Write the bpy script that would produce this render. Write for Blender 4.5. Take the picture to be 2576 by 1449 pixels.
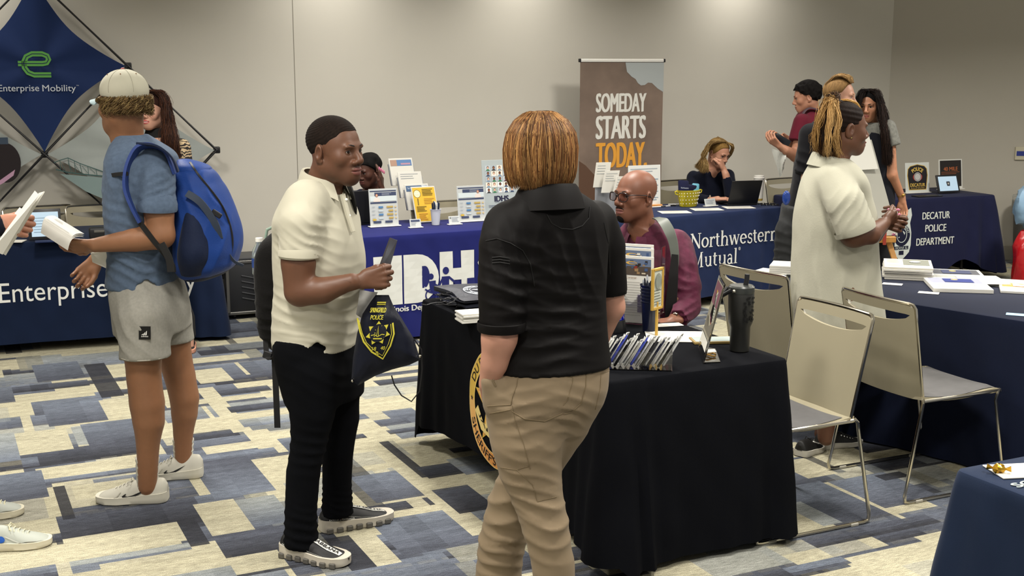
import bpy, bmesh, math, random
import numpy as np
from mathutils import Vector, Matrix, noise as mnoise
random.seed(7); RNG = np.random.default_rng(11)
SC = bpy.context.scene
for _o in list(bpy.data.objects): bpy.data.objects.remove(_o)
# ---------------------------------------------------------------- camera
F_PX, CAM_H, PITCH = 3080.0, 1.87, math.atan((724.5 - 165.0) / 3080.0)
_c, _s = math.cos(PITCH), math.sin(PITCH)
cam_d = bpy.data.cameras.new('camera'); cam = bpy.data.objects.new('camera', cam_d)
SC.collection.objects.link(cam); SC.camera = cam
cam_d.sensor_width = 36; cam_d.lens = 36 * F_PX / 2576; cam_d.clip_start = 0.05
cam.location = (0, 0, CAM_H); cam.rotation_euler = (math.pi / 2 - PITCH, 0, 0)
# ---------------------------------------------------------------- world, lights, exposure
SC.view_settings.view_transform = 'Standard'; SC.view_settings.look = 'None'
SC.view_settings.exposure = 0.0; SC.view_settings.gamma = 1.0
SC.view_settings.use_curve_mapping = False
wd = bpy.data.worlds.new('room_air'); SC.world = wd; wd.use_nodes = True
wd.node_tree.nodes['Background'].inputs[0].default_value = (1.0, .98, .95, 1)
wd.node_tree.nodes['Background'].inputs[1].default_value = 0.42
def area(name, loc, size, power, col=(1, .93, .82), spread=180, rot=(0, 0, 0)):
    l = bpy.data.lights.new(name, 'AREA'); l.shape = 'DISK'; l.size = size; l.energy = power
    l.color = col; l.spread = math.radians(spread)
    o = bpy.data.objects.new(name, l); SC.collection.objects.link(o); o.location = loc; o.rotation_euler = rot
    o['kind'] = 'structure'; return o
WARM = (1.0, .955, .88)
CEIL = 3.05
for (x, y, p) in [(-3.2, 1.5, 80), (-.6, 1.6, 95), (2.0, 2.2, 95), (-3.4, 4.2, 95), (-1.1, 3.4, 95), (1.3, 4.0, 95), (-2.2, 6.3, 100),
                  (.3, 6.0, 100), (2.7, 6.2, 100), (-.6, 8.0, 70), (1.6, 8.6, 80), (4.4, 8.4, 170), (5.2, 5.0, 130)]:
    area('ceiling_lamp', (x, y, CEIL - .03), .5, p * .60, WARM, 150)
# wall washers: recessed downlights close to the back wall
WA = math.radians(24.0); WE = np.array([math.cos(WA), math.sin(WA)]); WN = np.array([-WE[1], WE[0]])
W0 = np.array([-2.1, 9.45])
for t in (-1.9, .75, 2.35, 4.45):
    q = W0 + WE * t - WN * .42
    area('ceiling_lamp', (q[0], q[1], CEIL - .03), .25, 9, WARM, 130)
# ---------------------------------------------------------------- helpers
def G(px, py, z=0.0):                      # where the ray of an image point meets the level z
    x = (px - 1288) / F_PX; y = -(py - 724.5) / F_PX
    r = (x, _c + y * _s, -_s + y * _c); t = (z - CAM_H) / r[2]
    return np.array((r[0] * t, r[1] * t, z))
def D(px, py, Y):                          # where it meets the vertical plane at depth Y
    x = (px - 1288) / F_PX; y = -(py - 724.5) / F_PX
    r = (x, _c + y * _s, -_s + y * _c); t = Y / r[1]
    return np.array((r[0] * t, Y, CAM_H + r[2] * t))
def PXM(Y, z=1.0): return (Y * _c + (CAM_H - z) * _s) / F_PX      # metres per pixel
def S(h, a=1.0):
    h = h.lstrip('#'); v = [int(h[i:i + 2], 16) / 255 for i in (0, 2, 4)]
    return tuple([(c / 12.92 if c <= .04045 else ((c + .055) / 1.055) ** 2.4) for c in v] + [a])
def nrm(v): v = np.asarray(v, float); return v / (np.linalg.norm(v) + 1e-12)
def rotz(a): c, s = math.cos(a), math.sin(a); return np.array([[c, -s, 0], [s, c, 0], [0, 0, 1.]])
def rotx(a): c, s = math.cos(a), math.sin(a); return np.array([[1., 0, 0], [0, c, -s], [0, s, c]])
def roty(a): c, s = math.cos(a), math.sin(a); return np.array([[c, 0, s], [0, 1., 0], [-s, 0, c]])
def basis(f, up=(0, 0, 1)):                # columns: side, forward, up
    f = nrm(f); r = nrm(np.cross(f, up)); u = np.cross(r, f); return np.stack([r, f, u], 1)
# materials
MATS = {}
def mat(name, col='#888888', rough=.8, metal=0., bump=0., bscale=200., stretch=(1, 1, 1), var=0., vscale=6., spec=.5, trans=0., ior=1.45, emit=None, estr=1., sheen=0., attr=False, sss=0., alpha=1., bdist=.002, coat=0.):
    if name in MATS: return MATS[name]
    m = bpy.data.materials.new(name); m.use_nodes = True; nt = m.node_tree; b = nt.nodes['Principled BSDF']; N = nt.nodes; L = nt.links
    c = S(col) if isinstance(col, str) else col
    b.inputs['Base Color'].default_value = c; b.inputs['Roughness'].default_value = rough; b.inputs['Metallic'].default_value = metal
    b.inputs['Specular IOR Level'].default_value = spec; b.inputs['Transmission Weight'].default_value = trans; b.inputs['IOR'].default_value = ior
    b.inputs['Sheen Weight'].default_value = sheen; b.inputs['Alpha'].default_value = alpha; b.inputs['Coat Weight'].default_value = coat
    if sss: b.inputs['Subsurface Weight'].default_value = sss; b.inputs['Subsurface Radius'].default_value = (.012, .005, .003); b.inputs['Subsurface Scale'].default_value = 1
    if emit: b.inputs['Emission Color'].default_value = S(emit); b.inputs['Emission Strength'].default_value = estr
    tc = N.new('ShaderNodeTexCoord'); src = None
    if attr:
        a = N.new('ShaderNodeAttribute'); a.attribute_name = 'Col'; src = a.outputs['Color']
    if var or bump:
        mp = N.new('ShaderNodeMapping'); L.new(tc.outputs['Object'], mp.inputs[0]); mp.inputs['Scale'].default_value = stretch
    if var:
        n = N.new('ShaderNodeTexNoise'); n.inputs['Scale'].default_value = vscale; n.inputs['Detail'].default_value = 6; L.new(mp.outputs[0], n.inputs[0])
        r = N.new('ShaderNodeMapRange'); r.inputs['From Min'].default_value = .3; r.inputs['From Max'].default_value = .7
        r.inputs['To Min'].default_value = 1 - var; r.inputs['To Max'].default_value = 1 + var; L.new(n.outputs['Fac'], r.inputs[0])
        mx = N.new('ShaderNodeVectorMath'); mx.operation = 'SCALE'; L.new(r.outputs[0], mx.inputs['Scale'])
        if src: L.new(src, mx.inputs[0])
        else: mx.inputs[0].default_value = c[:3]
        src = mx.outputs[0]
    if src: L.new(src, b.inputs['Base Color'])
    if bump:
        n = N.new('ShaderNodeTexNoise'); n.inputs['Scale'].default_value = bscale; n.inputs['Detail'].default_value = 3; L.new(mp.outputs[0], n.inputs[0])
        bp = N.new('ShaderNodeBump'); bp.inputs['Strength'].default_value = bump; bp.inputs['Distance'].default_value = bdist
        L.new(n.outputs['Fac'], bp.inputs['Height']); L.new(bp.outputs[0], b.inputs['Normal'])
    MATS[name] = m; return m
def cloth(name, col, rough=.85, var=.06, bump=.25, bscale=350, sheen=.05, vscale=9, bdist=.001, attr=False):
    return mat(name, col, rough, bump=bump, bscale=bscale, var=var, vscale=vscale, sheen=sheen, spec=.15, bdist=bdist, attr=attr)
INK = mat('printed_ink', rough=.65, attr=True, spec=.3)
PAPER = mat('white_paper', '#cfcdc5', .7)
CHROME = mat('chrome_wire', '#c9c3b4', .18, metal=1.)
CLEAR = mat('clear_acrylic', '#ffffff', .03, trans=1., ior=1.3)
BLACKPL = mat('black_plastic', '#17171a', .4)
WHITEPL = mat('white_plastic', '#e6e4dd', .4)
STEEL = mat('grey_metal', '#8b8a86', .35, metal=.9)
# mesh builder
class MB:
    def __init__(s): s.v = []; s.f = []; s.mi = []; s.fc = []
    def add(s, V, F, mi=0, col=None):
        o = len(s.v); s.v += [tuple(map(float, p)) for p in V]
        for f in F: s.f.append(tuple(i + o for i in f)); s.mi.append(mi); s.fc.append(col)
        return s
    def box(s, c, size, R=None, ch=.0, mi=0, col=None):
        c = np.asarray(c, float); h = np.asarray(size, float) / 2; R = np.eye(3) if R is None else np.asarray(R)
        if ch <= 0:
            V = [(x, y, z) for x in (-1, 1) for y in (-1, 1) for z in (-1, 1)]
            V = (np.array(V) * h) @ R.T + c
            return s.add(V, [(0, 1, 3, 2), (4, 6, 7, 5), (0, 4, 5, 1), (2, 3, 7, 6), (0, 2, 6, 4), (1, 5, 7, 3)], mi, col)
        ch = min(ch, min(h) * .9); bm = bmesh.new(); bmesh.ops.create_cube(bm, size=1)
        for v in bm.verts: v.co = Vector(v.co[i] * 2 * h[i] for i in range(3))
        bmesh.ops.bevel(bm, geom=bm.edges[:], offset=ch, segments=2 if ch > .004 else 1, affect='EDGES', profile=.5)
        V = np.array([v.co[:] for v in bm.verts]) @ R.T + c; Fs = [[v.index for v in f.verts] for f in bm.faces]; bm.free()
        return s.add(V, Fs, mi, col)
    def tube(s, pts, r, n=8, cap=True, mi=0, col=None, closed=False):
        P = [np.asarray(p, float) for p in pts]; k = len(P); rs = r if hasattr(r, '__len__') else [r] * k
        T = [nrm((P[(i + 1) % k] if (closed or i < k - 1) else P[i]) - (P[i - 1] if (closed or i > 0) else P[i])) for i in range(k)]
        u = nrm(np.cross(T[0], (0, 0, 1) if abs(T[0][2]) < .9 else (1, 0, 0))); V = []; Fs = []
        for i in range(k):
            u = nrm(u - T[i] * np.dot(u, T[i])); w = np.cross(T[i], u)
            for j in range(n):
                a = 2 * math.pi * j / n; V.append(P[i] + (u * math.cos(a) + w * math.sin(a)) * rs[i])
        for i in range(k if closed else k - 1):
            i2 = (i + 1) % k
            for j in range(n): j2 = (j + 1) % n; Fs.append((i * n + j, i * n + j2, i2 * n + j2, i2 * n + j))
        if cap and not closed: Fs.append(tuple(range(n))[::-1]); Fs.append(tuple((k - 1) * n + j for j in range(n)))
        return s.add(V, Fs, mi, col)
    def lathe(s, prof, c=(0, 0, 0), n=24, R=None, mi=0, col=None, cap=True):
        R = np.eye(3) if R is None else R; V = []; Fs = []
        for (r, z) in prof:
            for j in range(n):
                a = 2 * math.pi * j / n; V.append(np.array((r * math.cos(a), r * math.sin(a), z)) @ R.T + np.asarray(c))
        for i in range(len(prof) - 1):
            for j in range(n): j2 = (j + 1) % n; Fs.append((i * n + j, i * n + j2, (i + 1) * n + j2, (i + 1) * n + j))
        if cap: Fs.append(tuple(range(n))[::-1]); Fs.append(tuple((len(prof) - 1) * n + j for j in range(n)))
        return s.add(V, Fs, mi, col)
    def prism(s, poly, f0, f1, mi=0, col=None):   # poly of 2D points; f0/f1 map (u,v)->3D for the two faces
        n = len(poly); V = [f0(*p) for p in poly] + [f1(*p) for p in poly]
        Fs = [tuple(range(n))[::-1], tuple(range(n, 2 * n))] + [(i, (i + 1) % n, (i + 1) % n + n, i + n) for i in range(n)]
        return s.add(V, Fs, mi, col)
    def grid(s, fn, nu, nv, mi=0, col=None, two=0.):
        V = [fn(i / nu, j / nv) for j in range(nv + 1) for i in range(nu + 1)]; w = nu + 1
        Fs = [(j * w + i, j * w + i + 1, (j + 1) * w + i + 1, (j + 1) * w + i) for j in range(nv) for i in range(nu)]
        return s.add(V, Fs, mi, col)
    def sphere(s, c, r, n=12, m=8, R=None, mi=0, col=None):
        r = np.asarray(r if hasattr(r, '__len__') else (r, r, r), float); R = np.eye(3) if R is None else R; V = []; Fs = []
        for i in range(m + 1):
            t = math.pi * i / m
            for j in range(n):
                a = 2 * math.pi * j / n; V.append((np.array((math.sin(t) * math.cos(a), math.sin(t) * math.sin(a), math.cos(t))) * r) @ R.T + np.asarray(c, float))
        for i in range(m):
            for j in range(n): j2 = (j + 1) % n; Fs.append((i * n + j, (i + 1) * n + j, (i + 1) * n + j2, i * n + j2))
        return s.add(V, Fs, mi, col)
def link(o, parent=None, base=None):
    SC.collection.objects.link(o)
    if parent is not None: o.parent = parent
    return o
def base_of(p):                            # world location of an object in the (shallow, translation/rotation) tree
    return p.matrix_world if False else None
WORLD = {}
def thing(name, label, cat, loc=(0, 0, 0), rz=0., group=None):
    o = bpy.data.objects.new(name, None); o.empty_display_size = .1; link(o)
    o.location = tuple(map(float, loc)); o.rotation_euler = (0, 0, rz); o['label'] = label; o['category'] = cat
    if group: o['group'] = group
    WORLD[o] = (np.array(loc, float), rotz(rz)); return o
def tag(o, label, cat, group=None):
    o['label'] = label; o['category'] = cat
    if group: o['group'] = group
    return o
def finish(me, mats, smooth, ang=35):
    for m in (mats if isinstance(mats, (list, tuple)) else [mats]): me.materials.append(m)
    if smooth: me.shade_smooth(); me.set_sharp_from_angle(angle=math.radians(ang))
def put(name, mb, mats, parent=None, smooth=True, ang=35, world=True, label=None, kind=None):
    """one mesh object; world=True: coordinates are world ones, moved into the parent's frame"""
    V = np.array(mb.v, float)
    loc = np.zeros(3)
    if parent is not None and world:
        V = to_local(V, parent)
    elif parent is None:
        loc = np.array([(V[:, 0].min() + V[:, 0].max()) / 2, (V[:, 1].min() + V[:, 1].max()) / 2, V[:, 2].min()]); V = V - loc
    me = bpy.data.meshes.new(name); me.from_pydata(V.tolist(), [], mb.f)
    me.polygons.foreach_set('material_index', mb.mi)
    if any(c is not None for c in mb.fc):
        at = me.color_attributes.new('Col', 'FLOAT_COLOR', 'CORNER'); k = []
        for f, c in zip(mb.f, mb.fc): k += list(c or (1, 1, 1, 1)) * len(f)
        at.data.foreach_set('color', k)
    finish(me, mats, smooth, ang); me.update()
    o = bpy.data.objects.new(name, me); o.location = loc; link(o, parent)
    WORLD[o] = (loc, np.eye(3))
    if label: o['label'] = label
    if kind: o['kind'] = kind
    return o
def chain(o):
    c = []
    while o is not None: c.append(o); o = o.parent
    return c
def to_local(V, parent):
    for p in reversed(chain(parent)):
        l, R = WORLD[p]; V = (V - l) @ R
    return V
def putn(name, V, Q, mats, parent=None, cols=None, smooth=True, label=None, kind=None):
    """fast version for big numpy quad meshes, world coordinates"""
    V = np.asarray(V, float); loc = np.zeros(3)
    if parent is not None: V = to_local(V, parent)
    else: loc = np.array([(V[:, 0].min() + V[:, 0].max()) / 2, (V[:, 1].min() + V[:, 1].max()) / 2, V[:, 2].min()]); V = V - loc
    me = bpy.data.meshes.new(name); me.vertices.add(len(V)); me.vertices.foreach_set('co', V.astype(np.float32).ravel())
    k = Q.shape[1]; me.loops.add(Q.size); me.loops.foreach_set('vertex_index', Q.astype(np.int32).ravel())
    me.polygons.add(len(Q)); me.polygons.foreach_set('loop_start', np.arange(0, Q.size, k, dtype=np.int32))
    me.update(calc_edges=True)
    if cols is not None:
        dom = 'POINT' if len(cols) == len(V) else 'CORNER'
        at = me.color_attributes.new('Col', 'FLOAT_COLOR', dom); at.data.foreach_set('color', np.asarray(cols, np.float32).ravel())
    for m in (mats if isinstance(mats, (list, tuple)) else [mats]): me.materials.append(m)
    if smooth: me.shade_smooth()
    o = bpy.data.objects.new(name, me); o.location = loc; link(o, parent); WORLD[o] = (loc, np.eye(3))
    if label: o['label'] = label
    if kind: o['kind'] = kind
    return o
def copy_tree(o, loc=None, rz=None, label=None):
    def cp(x, par):
        c = x.copy(); SC.collection.objects.link(c); c.parent = par; WORLD[c] = WORLD[x]
        for ch in [k for k in bpy.data.objects if k.parent == x]: cp(ch, c)
        return c
    c = cp(o, None)
    if loc is not None: c.location = tuple(map(float, loc))
    if rz is not None: c.rotation_euler = (0, 0, rz)
    WORLD[c] = (np.array(c.location), rotz(c.rotation_euler[2]))
    if label: c['label'] = label
    return c
# flat print: coloured polygons mapped onto a surface fn(u, v, lift)
_TX = {}
def text2d(body, bold=0.):
    key = (body, bold)
    if key not in _TX:
        cu = bpy.data.curves.new('t', 'FONT'); cu.body = body; cu.offset = bold; cu.resolution_u = 5; cu.fill_mode = 'FRONT'
        o = bpy.data.objects.new('t', cu); SC.collection.objects.link(o); bpy.context.view_layer.update()
        me = bpy.data.meshes.new_from_object(o.evaluated_get(bpy.context.evaluated_depsgraph_get()))
        V = np.array([v.co[:2] for v in me.vertices]).reshape(-1, 2); Fs = [tuple(p.vertices) for p in me.polygons]
        bpy.data.objects.remove(o); bpy.data.curves.remove(cu); bpy.data.meshes.remove(me); _TX[key] = (V, Fs)
    return _TX[key]
class Print:
    def __init__(s, fn): s.fn = fn; s.mb = MB(); s.k = 0
    def poly(s, V, Fs, col, sub=0.):
        s.k += 1; lift = .0006 + .00025 * (s.k if s.k < 12 else 12 + (s.k % 7))
        col = S(col) if isinstance(col, str) else col
        if sub:
            bm = bmesh.new(); vs = [bm.verts.new((p[0], p[1], 0)) for p in V]
            for f in Fs:
                try: bm.faces.new([vs[i] for i in f])
                except ValueError: pass
            A = np.array(V)
            for ax in (0, 1):
                lo, hi = A[:, ax].min(), A[:, ax].max(); q = math.floor(lo / sub) * sub + sub
                while q < hi:
                    co = [0, 0, 0]; no = [0, 0, 0]; co[ax] = q; no[ax] = 1
                    bmesh.ops.bisect_plane(bm, geom=bm.verts[:] + bm.edges[:] + bm.faces[:], plane_co=co, plane_no=no); q += sub
            bm.verts.index_update(); V = [v.co[:2] for v in bm.verts]; Fs = [[v.index for v in f.verts] for f in bm.faces]; bm.free()
        s.mb.add([s.fn(p[0], p[1], lift) for p in V], Fs, 0, col); return s
    def rect(s, x0, y0, x1, y1, col, sub=0.): return s.poly([(x0, y0), (x1, y0), (x1, y1), (x0, y1)], [(0, 1, 2, 3)], col, sub)
    def pg(s, pts, col, sub=0.): return s.poly(pts, [tuple(range(len(pts)))], col, sub)
    def text(s, body, x0, y0, x1, y1, col, bold=.0, sub=0., shear=0.):
        V, Fs = text2d(body, 0.); lo, hi = V.min(0), V.max(0); W = (V - lo) / np.maximum(hi - lo, 1e-6); k = s.k
        for q in ((-1, -.5), (1, .5), (0, 0)) if bold > .012 else ((0, 0),):
            d = bold * (y1 - y0) * 1.3
            U = np.stack([x0 + d + W[:, 0] * (x1 - x0 - 2 * d) + shear * W[:, 1] * (y1 - y0) + q[0] * d, y0 + W[:, 1] * (y1 - y0) + q[1] * d * .5], 1); s.poly(U.tolist(), Fs, col, sub)
        return s
    def arc(s, body, cx, cy, rx, ry, a0, a1, h, col, bold=.01, inward=False, sub=0.):   # text along an ellipse, angles in degrees, top of glyph outward (or inward)
        V, Fs = text2d(body, bold); lo, hi = V.min(0), V.max(0); W = (V - lo) / np.maximum(hi - lo, 1e-6); o = []
        for u, v in W:
            a = math.radians(a0 + (a1 - a0) * u); q = (v - .5) * h * (-1 if inward else 1)
            o.append((cx + (rx + q) * math.cos(a), cy + (ry + q) * math.sin(a)))
        return s.poly(o, Fs, col, sub)
    def ring(s, cx, cy, rx, ry, w, col, n=48, sub=0.):
        P = [(cx + (rx - k) * math.cos(2 * math.pi * i / n), cy + (ry - k) * math.sin(2 * math.pi * i / n)) for k in (0, w) for i in range(n)]
        return s.poly(P, [(i, (i + 1) % n, n + (i + 1) % n, n + i) for i in range(n)], col, sub)
    def disc(s, cx, cy, rx, ry, col, n=32, sub=0.): return s.pg([(cx + rx * math.cos(2 * math.pi * i / n), cy + ry * math.sin(2 * math.pi * i / n)) for i in range(n)], col, sub)
    def stroke(s, pts, w, col, sub=0.):
        P = [np.array(p, float) for p in pts]; k = len(P); Lf, Rt = [], []
        for i in range(k):
            t = nrm(P[min(i + 1, k - 1)] - P[max(i - 1, 0)]); nn = np.array((-t[1], t[0])); ww = (w[i] if hasattr(w, '__len__') else w) / 2
            Lf.append(P[i] + nn * ww); Rt.append(P[i] - nn * ww)
        V = [tuple(p) for p in Lf + Rt]; return s.poly(V, [(i, i + 1, k + i + 1, k + i) for i in range(k - 1)], col, sub)
    def star(s, cx, cy, r, ri, n, col, rot=90, asp=1., sub=0.):
        return s.pg([(cx + (r if i % 2 == 0 else ri) * math.cos(math.radians(rot + 180 * i / n)) * asp, cy + (r if i % 2 == 0 else ri) * math.sin(math.radians(rot + 180 * i / n))) for i in range(2 * n)], col, sub)
    def lines(s, x0, y0, x1, y1, n, col, h=.35, jag=.25, seed=1):
        r = random.Random(seed); dy = (y1 - y0) / n
        for i in range(n):
            yy = y1 - (i + .5) * dy; s.rect(x0, yy - dy * h / 2, x1 - (x1 - x0) * jag * r.random(), yy + dy * h / 2, col)
        return s
    def done(s, name, parent, **k): return put(name, s.mb, INK, parent, smooth=False, **k)
def plane_fn(o, ux, uy):                   # origin, unit axes; lifted along ux x uy
    o, ux, uy = np.asarray(o, float), nrm(ux), nrm(uy); n = np.cross(ux, uy)
    return lambda u, v, l=0.: o + ux * u + uy * v + n * l
# ================================================================ the room
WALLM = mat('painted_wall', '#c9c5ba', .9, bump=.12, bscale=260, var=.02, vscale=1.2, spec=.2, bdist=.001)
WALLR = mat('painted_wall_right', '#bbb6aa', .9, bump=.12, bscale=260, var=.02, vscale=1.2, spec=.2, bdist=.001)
TRIM = mat('painted_trim', '#a8a293', .5)
CA = math.radians(25.5); CE_ = np.array([math.cos(CA), math.sin(CA)]); CN = np.array([-CE_[1], CE_[0]])
def wall_strip(name, p, q, z0, z1, th, m, kind='structure', parent=None, ch=0.):
    p = np.array(p, float); q = np.array(q, float); d = nrm(q - p); n = np.array((-d[1], d[0])); c = (p + q) / 2 + n * th / 2
    R = np.eye(3); R[:2, 0] = d; R[:2, 1] = n
    mb = MB().box((c[0], c[1], (z0 + z1) / 2), (np.linalg.norm(q - p), abs(th), z1 - z0), R, ch)
    return put(name, mb, m, parent, kind=kind)
corner = W0 + WE * 6.30
wl = W0 - WE * 4.2
RWA = math.radians(-9.0); RE = np.array([math.cos(RWA), math.sin(RWA)])
wr = corner + RE * 3.6
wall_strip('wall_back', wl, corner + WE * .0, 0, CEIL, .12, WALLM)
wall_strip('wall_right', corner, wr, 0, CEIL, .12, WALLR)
def bb(name, a, b):
    d = nrm(b - a); n = np.array((-d[1], d[0]))
    o = wall_strip(name, a - n * .014, b - n * .014, 0, .145, .014, TRIM, ch=.003)
    return o
bb('baseboard_back', wl, corner - WE * .01); bb('baseboard_right', corner + RE * .02, wr)
# wallpaper seam: a shallow joint strip proud of the wall
sp = W0 + WE * .68
def find_t(px):
    best = None
    for i in range(2000):
        t = -4 + i * .006; q = W0 + WE * t; d = q[1] * _c; X = 1288 + F_PX * q[0] / (q[1] * _c)
        if best is None or abs(X - px) < best[0]: best = (abs(X - px), t)
    return best[1]
ts = find_t(740)
wall_strip('trim_1', W0 + WE * ts - WN * .0012, W0 + WE * (ts + .005) - WN * .0012, .145, CEIL, .0012, mat('seam', '#7f7b70', .9))
cmb = MB().box((0, 5.5, CEIL + .05), (16, 19, .1)); put('ceiling', cmb, mat('ceiling_paint', '#dedbd0', .9), kind='structure')
lf = MB().box((-5.9, 5.5, CEIL / 2), (.1, 19, CEIL)); put('wall_left', lf, WALLM, kind='structure')
CARPET_BLOCKS = [(168,1410,438,1311,'c'), (170,1427,466,1364,'p'), (180,1441,474,1379,'t'), (269,1477,551,1369,'c'), (158,1355,481,1254,'ns'), (474,1379,486,1298,'n'), (531,1352,589,1254,'c'), (543,1254,620,1155,'ts'), (185,1261,336,1201,'c'), (103,1222,336,1179,'st'), (103,1206,332,1148,'c'), (98,1172,332,1112,'ns'), (50,1145,166,1076,'c'), (192,1122,202,1071,'p'), (228,1122,332,1056,'st'), (0,1165,28,1092,'tp'), (0,1266,91,1189,'st'), (158,1309,168,1220,'n'), (125,1073,250,1006,'st'), (67,1088,74,1025,'c'), (45,1015,226,974,'c'), (31,991,206,959,'ns'), (96,960,185,912,'st'), (279,1059,332,999,'c'), (255,1001,259,912,'n'), (500,966,553,924,'c'), (476,917,613,888,'c'), (539,970,722,946,'ns'), (587,1088,539,972,'c'), (584,1038,736,1008,'ns'), (604,1056,736,1023,'c'), (620,1074,736,1042,'tp'), (671,1145,673,1078,'c'), (519,1145,635,1107,'c'), (510,1165,678,1132,'st'), (645,1328,683,1249,'tp'), (568,1405,712,1328,'ns'), (592,1449,697,1381,'c'), (953,1266,1006,1189,'st'), (1025,1400,1116,1290,'st'), (1181,1348,967,1112,'c'), (1066,1203,967,1107,'n'), (943,1112,929,1054,'c'), (1073,1204,1131,1169,'ns'), (1049,1160,1078,1116,'c'), (1160,1290,1174,1225,'ns'), (957,1425,929,1333,'c'), (885,1434,876,1348,'n'), (2107,1322,2060,1216,'st'), (2273,1309,2084,1211,'c'), (2080,1324,2006,1260,'p'), (2000,1344,2000,1283,'c'), (2057,1378,2323,1300,'ns'), (2188,1445,2323,1358,'c'), (2000,1422,2053,1378,'c'), (2006,1448,2104,1405,'st'), (2232,1280,2215,1192,'st'), (2357,1226,2286,1175,'g'), (2229,1209,2266,1186,'n'), (2296,1179,2418,1152,'n'), (2030,1202,2023,1152,'c')]
# ---- carpet: loom pattern on a 2.5 cm grid in the carpet's own frame
def carpet():
    st = .025; u0, u1, v0, v1 = -3.9, 11.5, -.4, 13.6
    nu, nv = int((u1 - u0) / st), int((v1 - v0) / st); r = np.random.default_rng(5)
    C = np.zeros((nv, nu, 3)); cream = np.array(S('#a09b85')[:3]); C[:] = cream
    navy, slate, steel, pale, grey = [np.array(S(h)[:3]) for h in ('#2f3035', '#43464f', '#5c626d', '#7d8180', '#78776c')]
    def rect(a, b, w, h, col, al):
        i0, i1 = int((a - u0) / st), int((a + w - u0) / st); j0, j1 = int((b - v0) / st), int((b + h - v0) / st)
        i0, j0 = max(i0, 0), max(j0, 0)
        if i1 <= i0 or j1 <= j0: return
        C[j0:j1, i0:i1] = C[j0:j1, i0:i1] * (1 - al) + col * al
    def shade(a, b, w, h, cols, al):   # a block whose tone drifts in bands along its length
        n = max(1, int(w / .1)); ph = r.random(n + 1)
        m = max(1, int(round(h / .025)))
        for q in range(m):
            k = q / max(m - 1, 1); c0 = cols[0] * (1 - k) + cols[1] * k
            for i in range(n): rect(a + w * i / n, b + h * q / m, w / n + st, h / m + st, c0 * (.86 + .28 * ph[i]) * (.92 + .16 * r.random()), al)
    # woven field: rows of blocks
    v = v0
    while v < v1:
        hh = r.choice([.2, .25, .3, .35, .4]); u = u0 - r.random()
        while u < u1:
            w = r.choice([.3, .4, .5, .6, .75]); k = r.random()
            if k < .36: shade(u, v, w, hh, (slate, steel), .9)
            elif k < .52: shade(u, v, w, hh, (steel, pale), .85)
            elif k < .60: rect(u, v, w, hh, pale, .75)
            elif k < .66: shade(u, v, w, hh * .5, (navy, slate), .95)
            u += w + r.choice([0, .05, .2, .35])
        v += hh
    for i in range(300):   # long dark runners along the loom
        w = r.choice([.4, .6, .9, 1.2]); shade(u0 + r.random() * (u1 - u0), v0 + r.random() * (v1 - v0), w, r.choice([.05, .075, .1]), (navy, slate), .9)
    for i in range(330):   # pale cross bars
        rect(u0 + r.random() * (u1 - u0), v0 + r.random() * (v1 - v0), r.choice([.075, .1, .15]), r.choice([.25, .4, .6, .9]), cream * 1.02 if r.random() < .55 else grey, .8 if r.random() < .5 else .5)
    for i in range(330):
        rect(u0 + r.random() * (u1 - u0), v0 + r.random() * (v1 - v0), r.choice([.3, .45, .6]), r.choice([.1, .15, .2]), cream, .95)
    for i in range(170):
        rect(u0 + r.random() * (u1 - u0), v0 + r.random() * (v1 - v0), r.choice([.05, .075, .1]), r.choice([.2, .35, .5]), navy * 1.1, .8)
    for i in range(420):   # translucent overlay squares
        rect(u0 + r.random() * (u1 - u0), v0 + r.random() * (v1 - v0), r.choice([.15, .2, .3]), r.choice([.15, .2, .3]), steel if r.random() < .5 else pale, .38)
    cm = {'c': cream, 'n': navy, 's': slate, 't': steel, 'p': pale, 'g': grey}
    for (xa, ya, xb, yb, col) in CARPET_BLOCKS:
        A, B = G(xa, ya)[:2], G(xb, yb)[:2]; sn = lambda x: round(x / st) * st + 1e-6
        a0, a1 = sorted((sn(A @ CE_), sn(B @ CE_))); b0, b1 = sorted((sn(A @ CN), sn(B @ CN)))
        if len(col) == 2: shade(a0, b0, a1 - a0, b1 - b0, (cm[col[0]], cm[col[1]]), .95)
        else: rect(a0, b0, a1 - a0, b1 - b0, cm[col], .95)
    gu, gv = np.meshgrid(u0 + st * np.arange(nu + 1), v0 + st * np.arange(nv + 1))
    P = gu[..., None] * CE_ + gv[..., None] * CN; V = np.concatenate([P, np.zeros(P.shape[:2] + (1,))], 2)
    idx = np.arange((nu + 1) * (nv + 1)).reshape(nv + 1, nu + 1)
    Q = np.stack([idx[:-1, :-1], idx[:-1, 1:], idx[1:, 1:], idx[1:, :-1]], -1).reshape(-1, 4)
    cc = np.concatenate([C.reshape(-1, 3), np.ones((nu * nv, 1))], 1); cc = np.repeat(cc, 4, 0)
    # keep what lies inside the walls
    ctr = V.reshape(-1, 3)[Q].mean(1)[:, :2]
    ok = ((ctr - W0) @ WN < .03) & (((ctr - corner) @ np.array((-RE[1], RE[0])) < .03)) & (ctr[:, 0] > -5.9) & (ctr[:, 1] > .6)
    Q = Q[ok]; cc = cc.reshape(-1, 4, 4)[ok].reshape(-1, 4)
    m = bpy.data.materials.new('loom_carpet'); m.use_nodes = True; N = m.node_tree.nodes; L = m.node_tree.links; b = N['Principled BSDF']
    at = N.new('ShaderNodeAttribute'); at.attribute_name = 'Col'; tc = N.new('ShaderNodeTexCoord'); mp = N.new('ShaderNodeMapping')
    mp.inputs['Rotation'].default_value = (0, 0, -CA); L.new(tc.outputs['Object'], mp.inputs[0])
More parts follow.
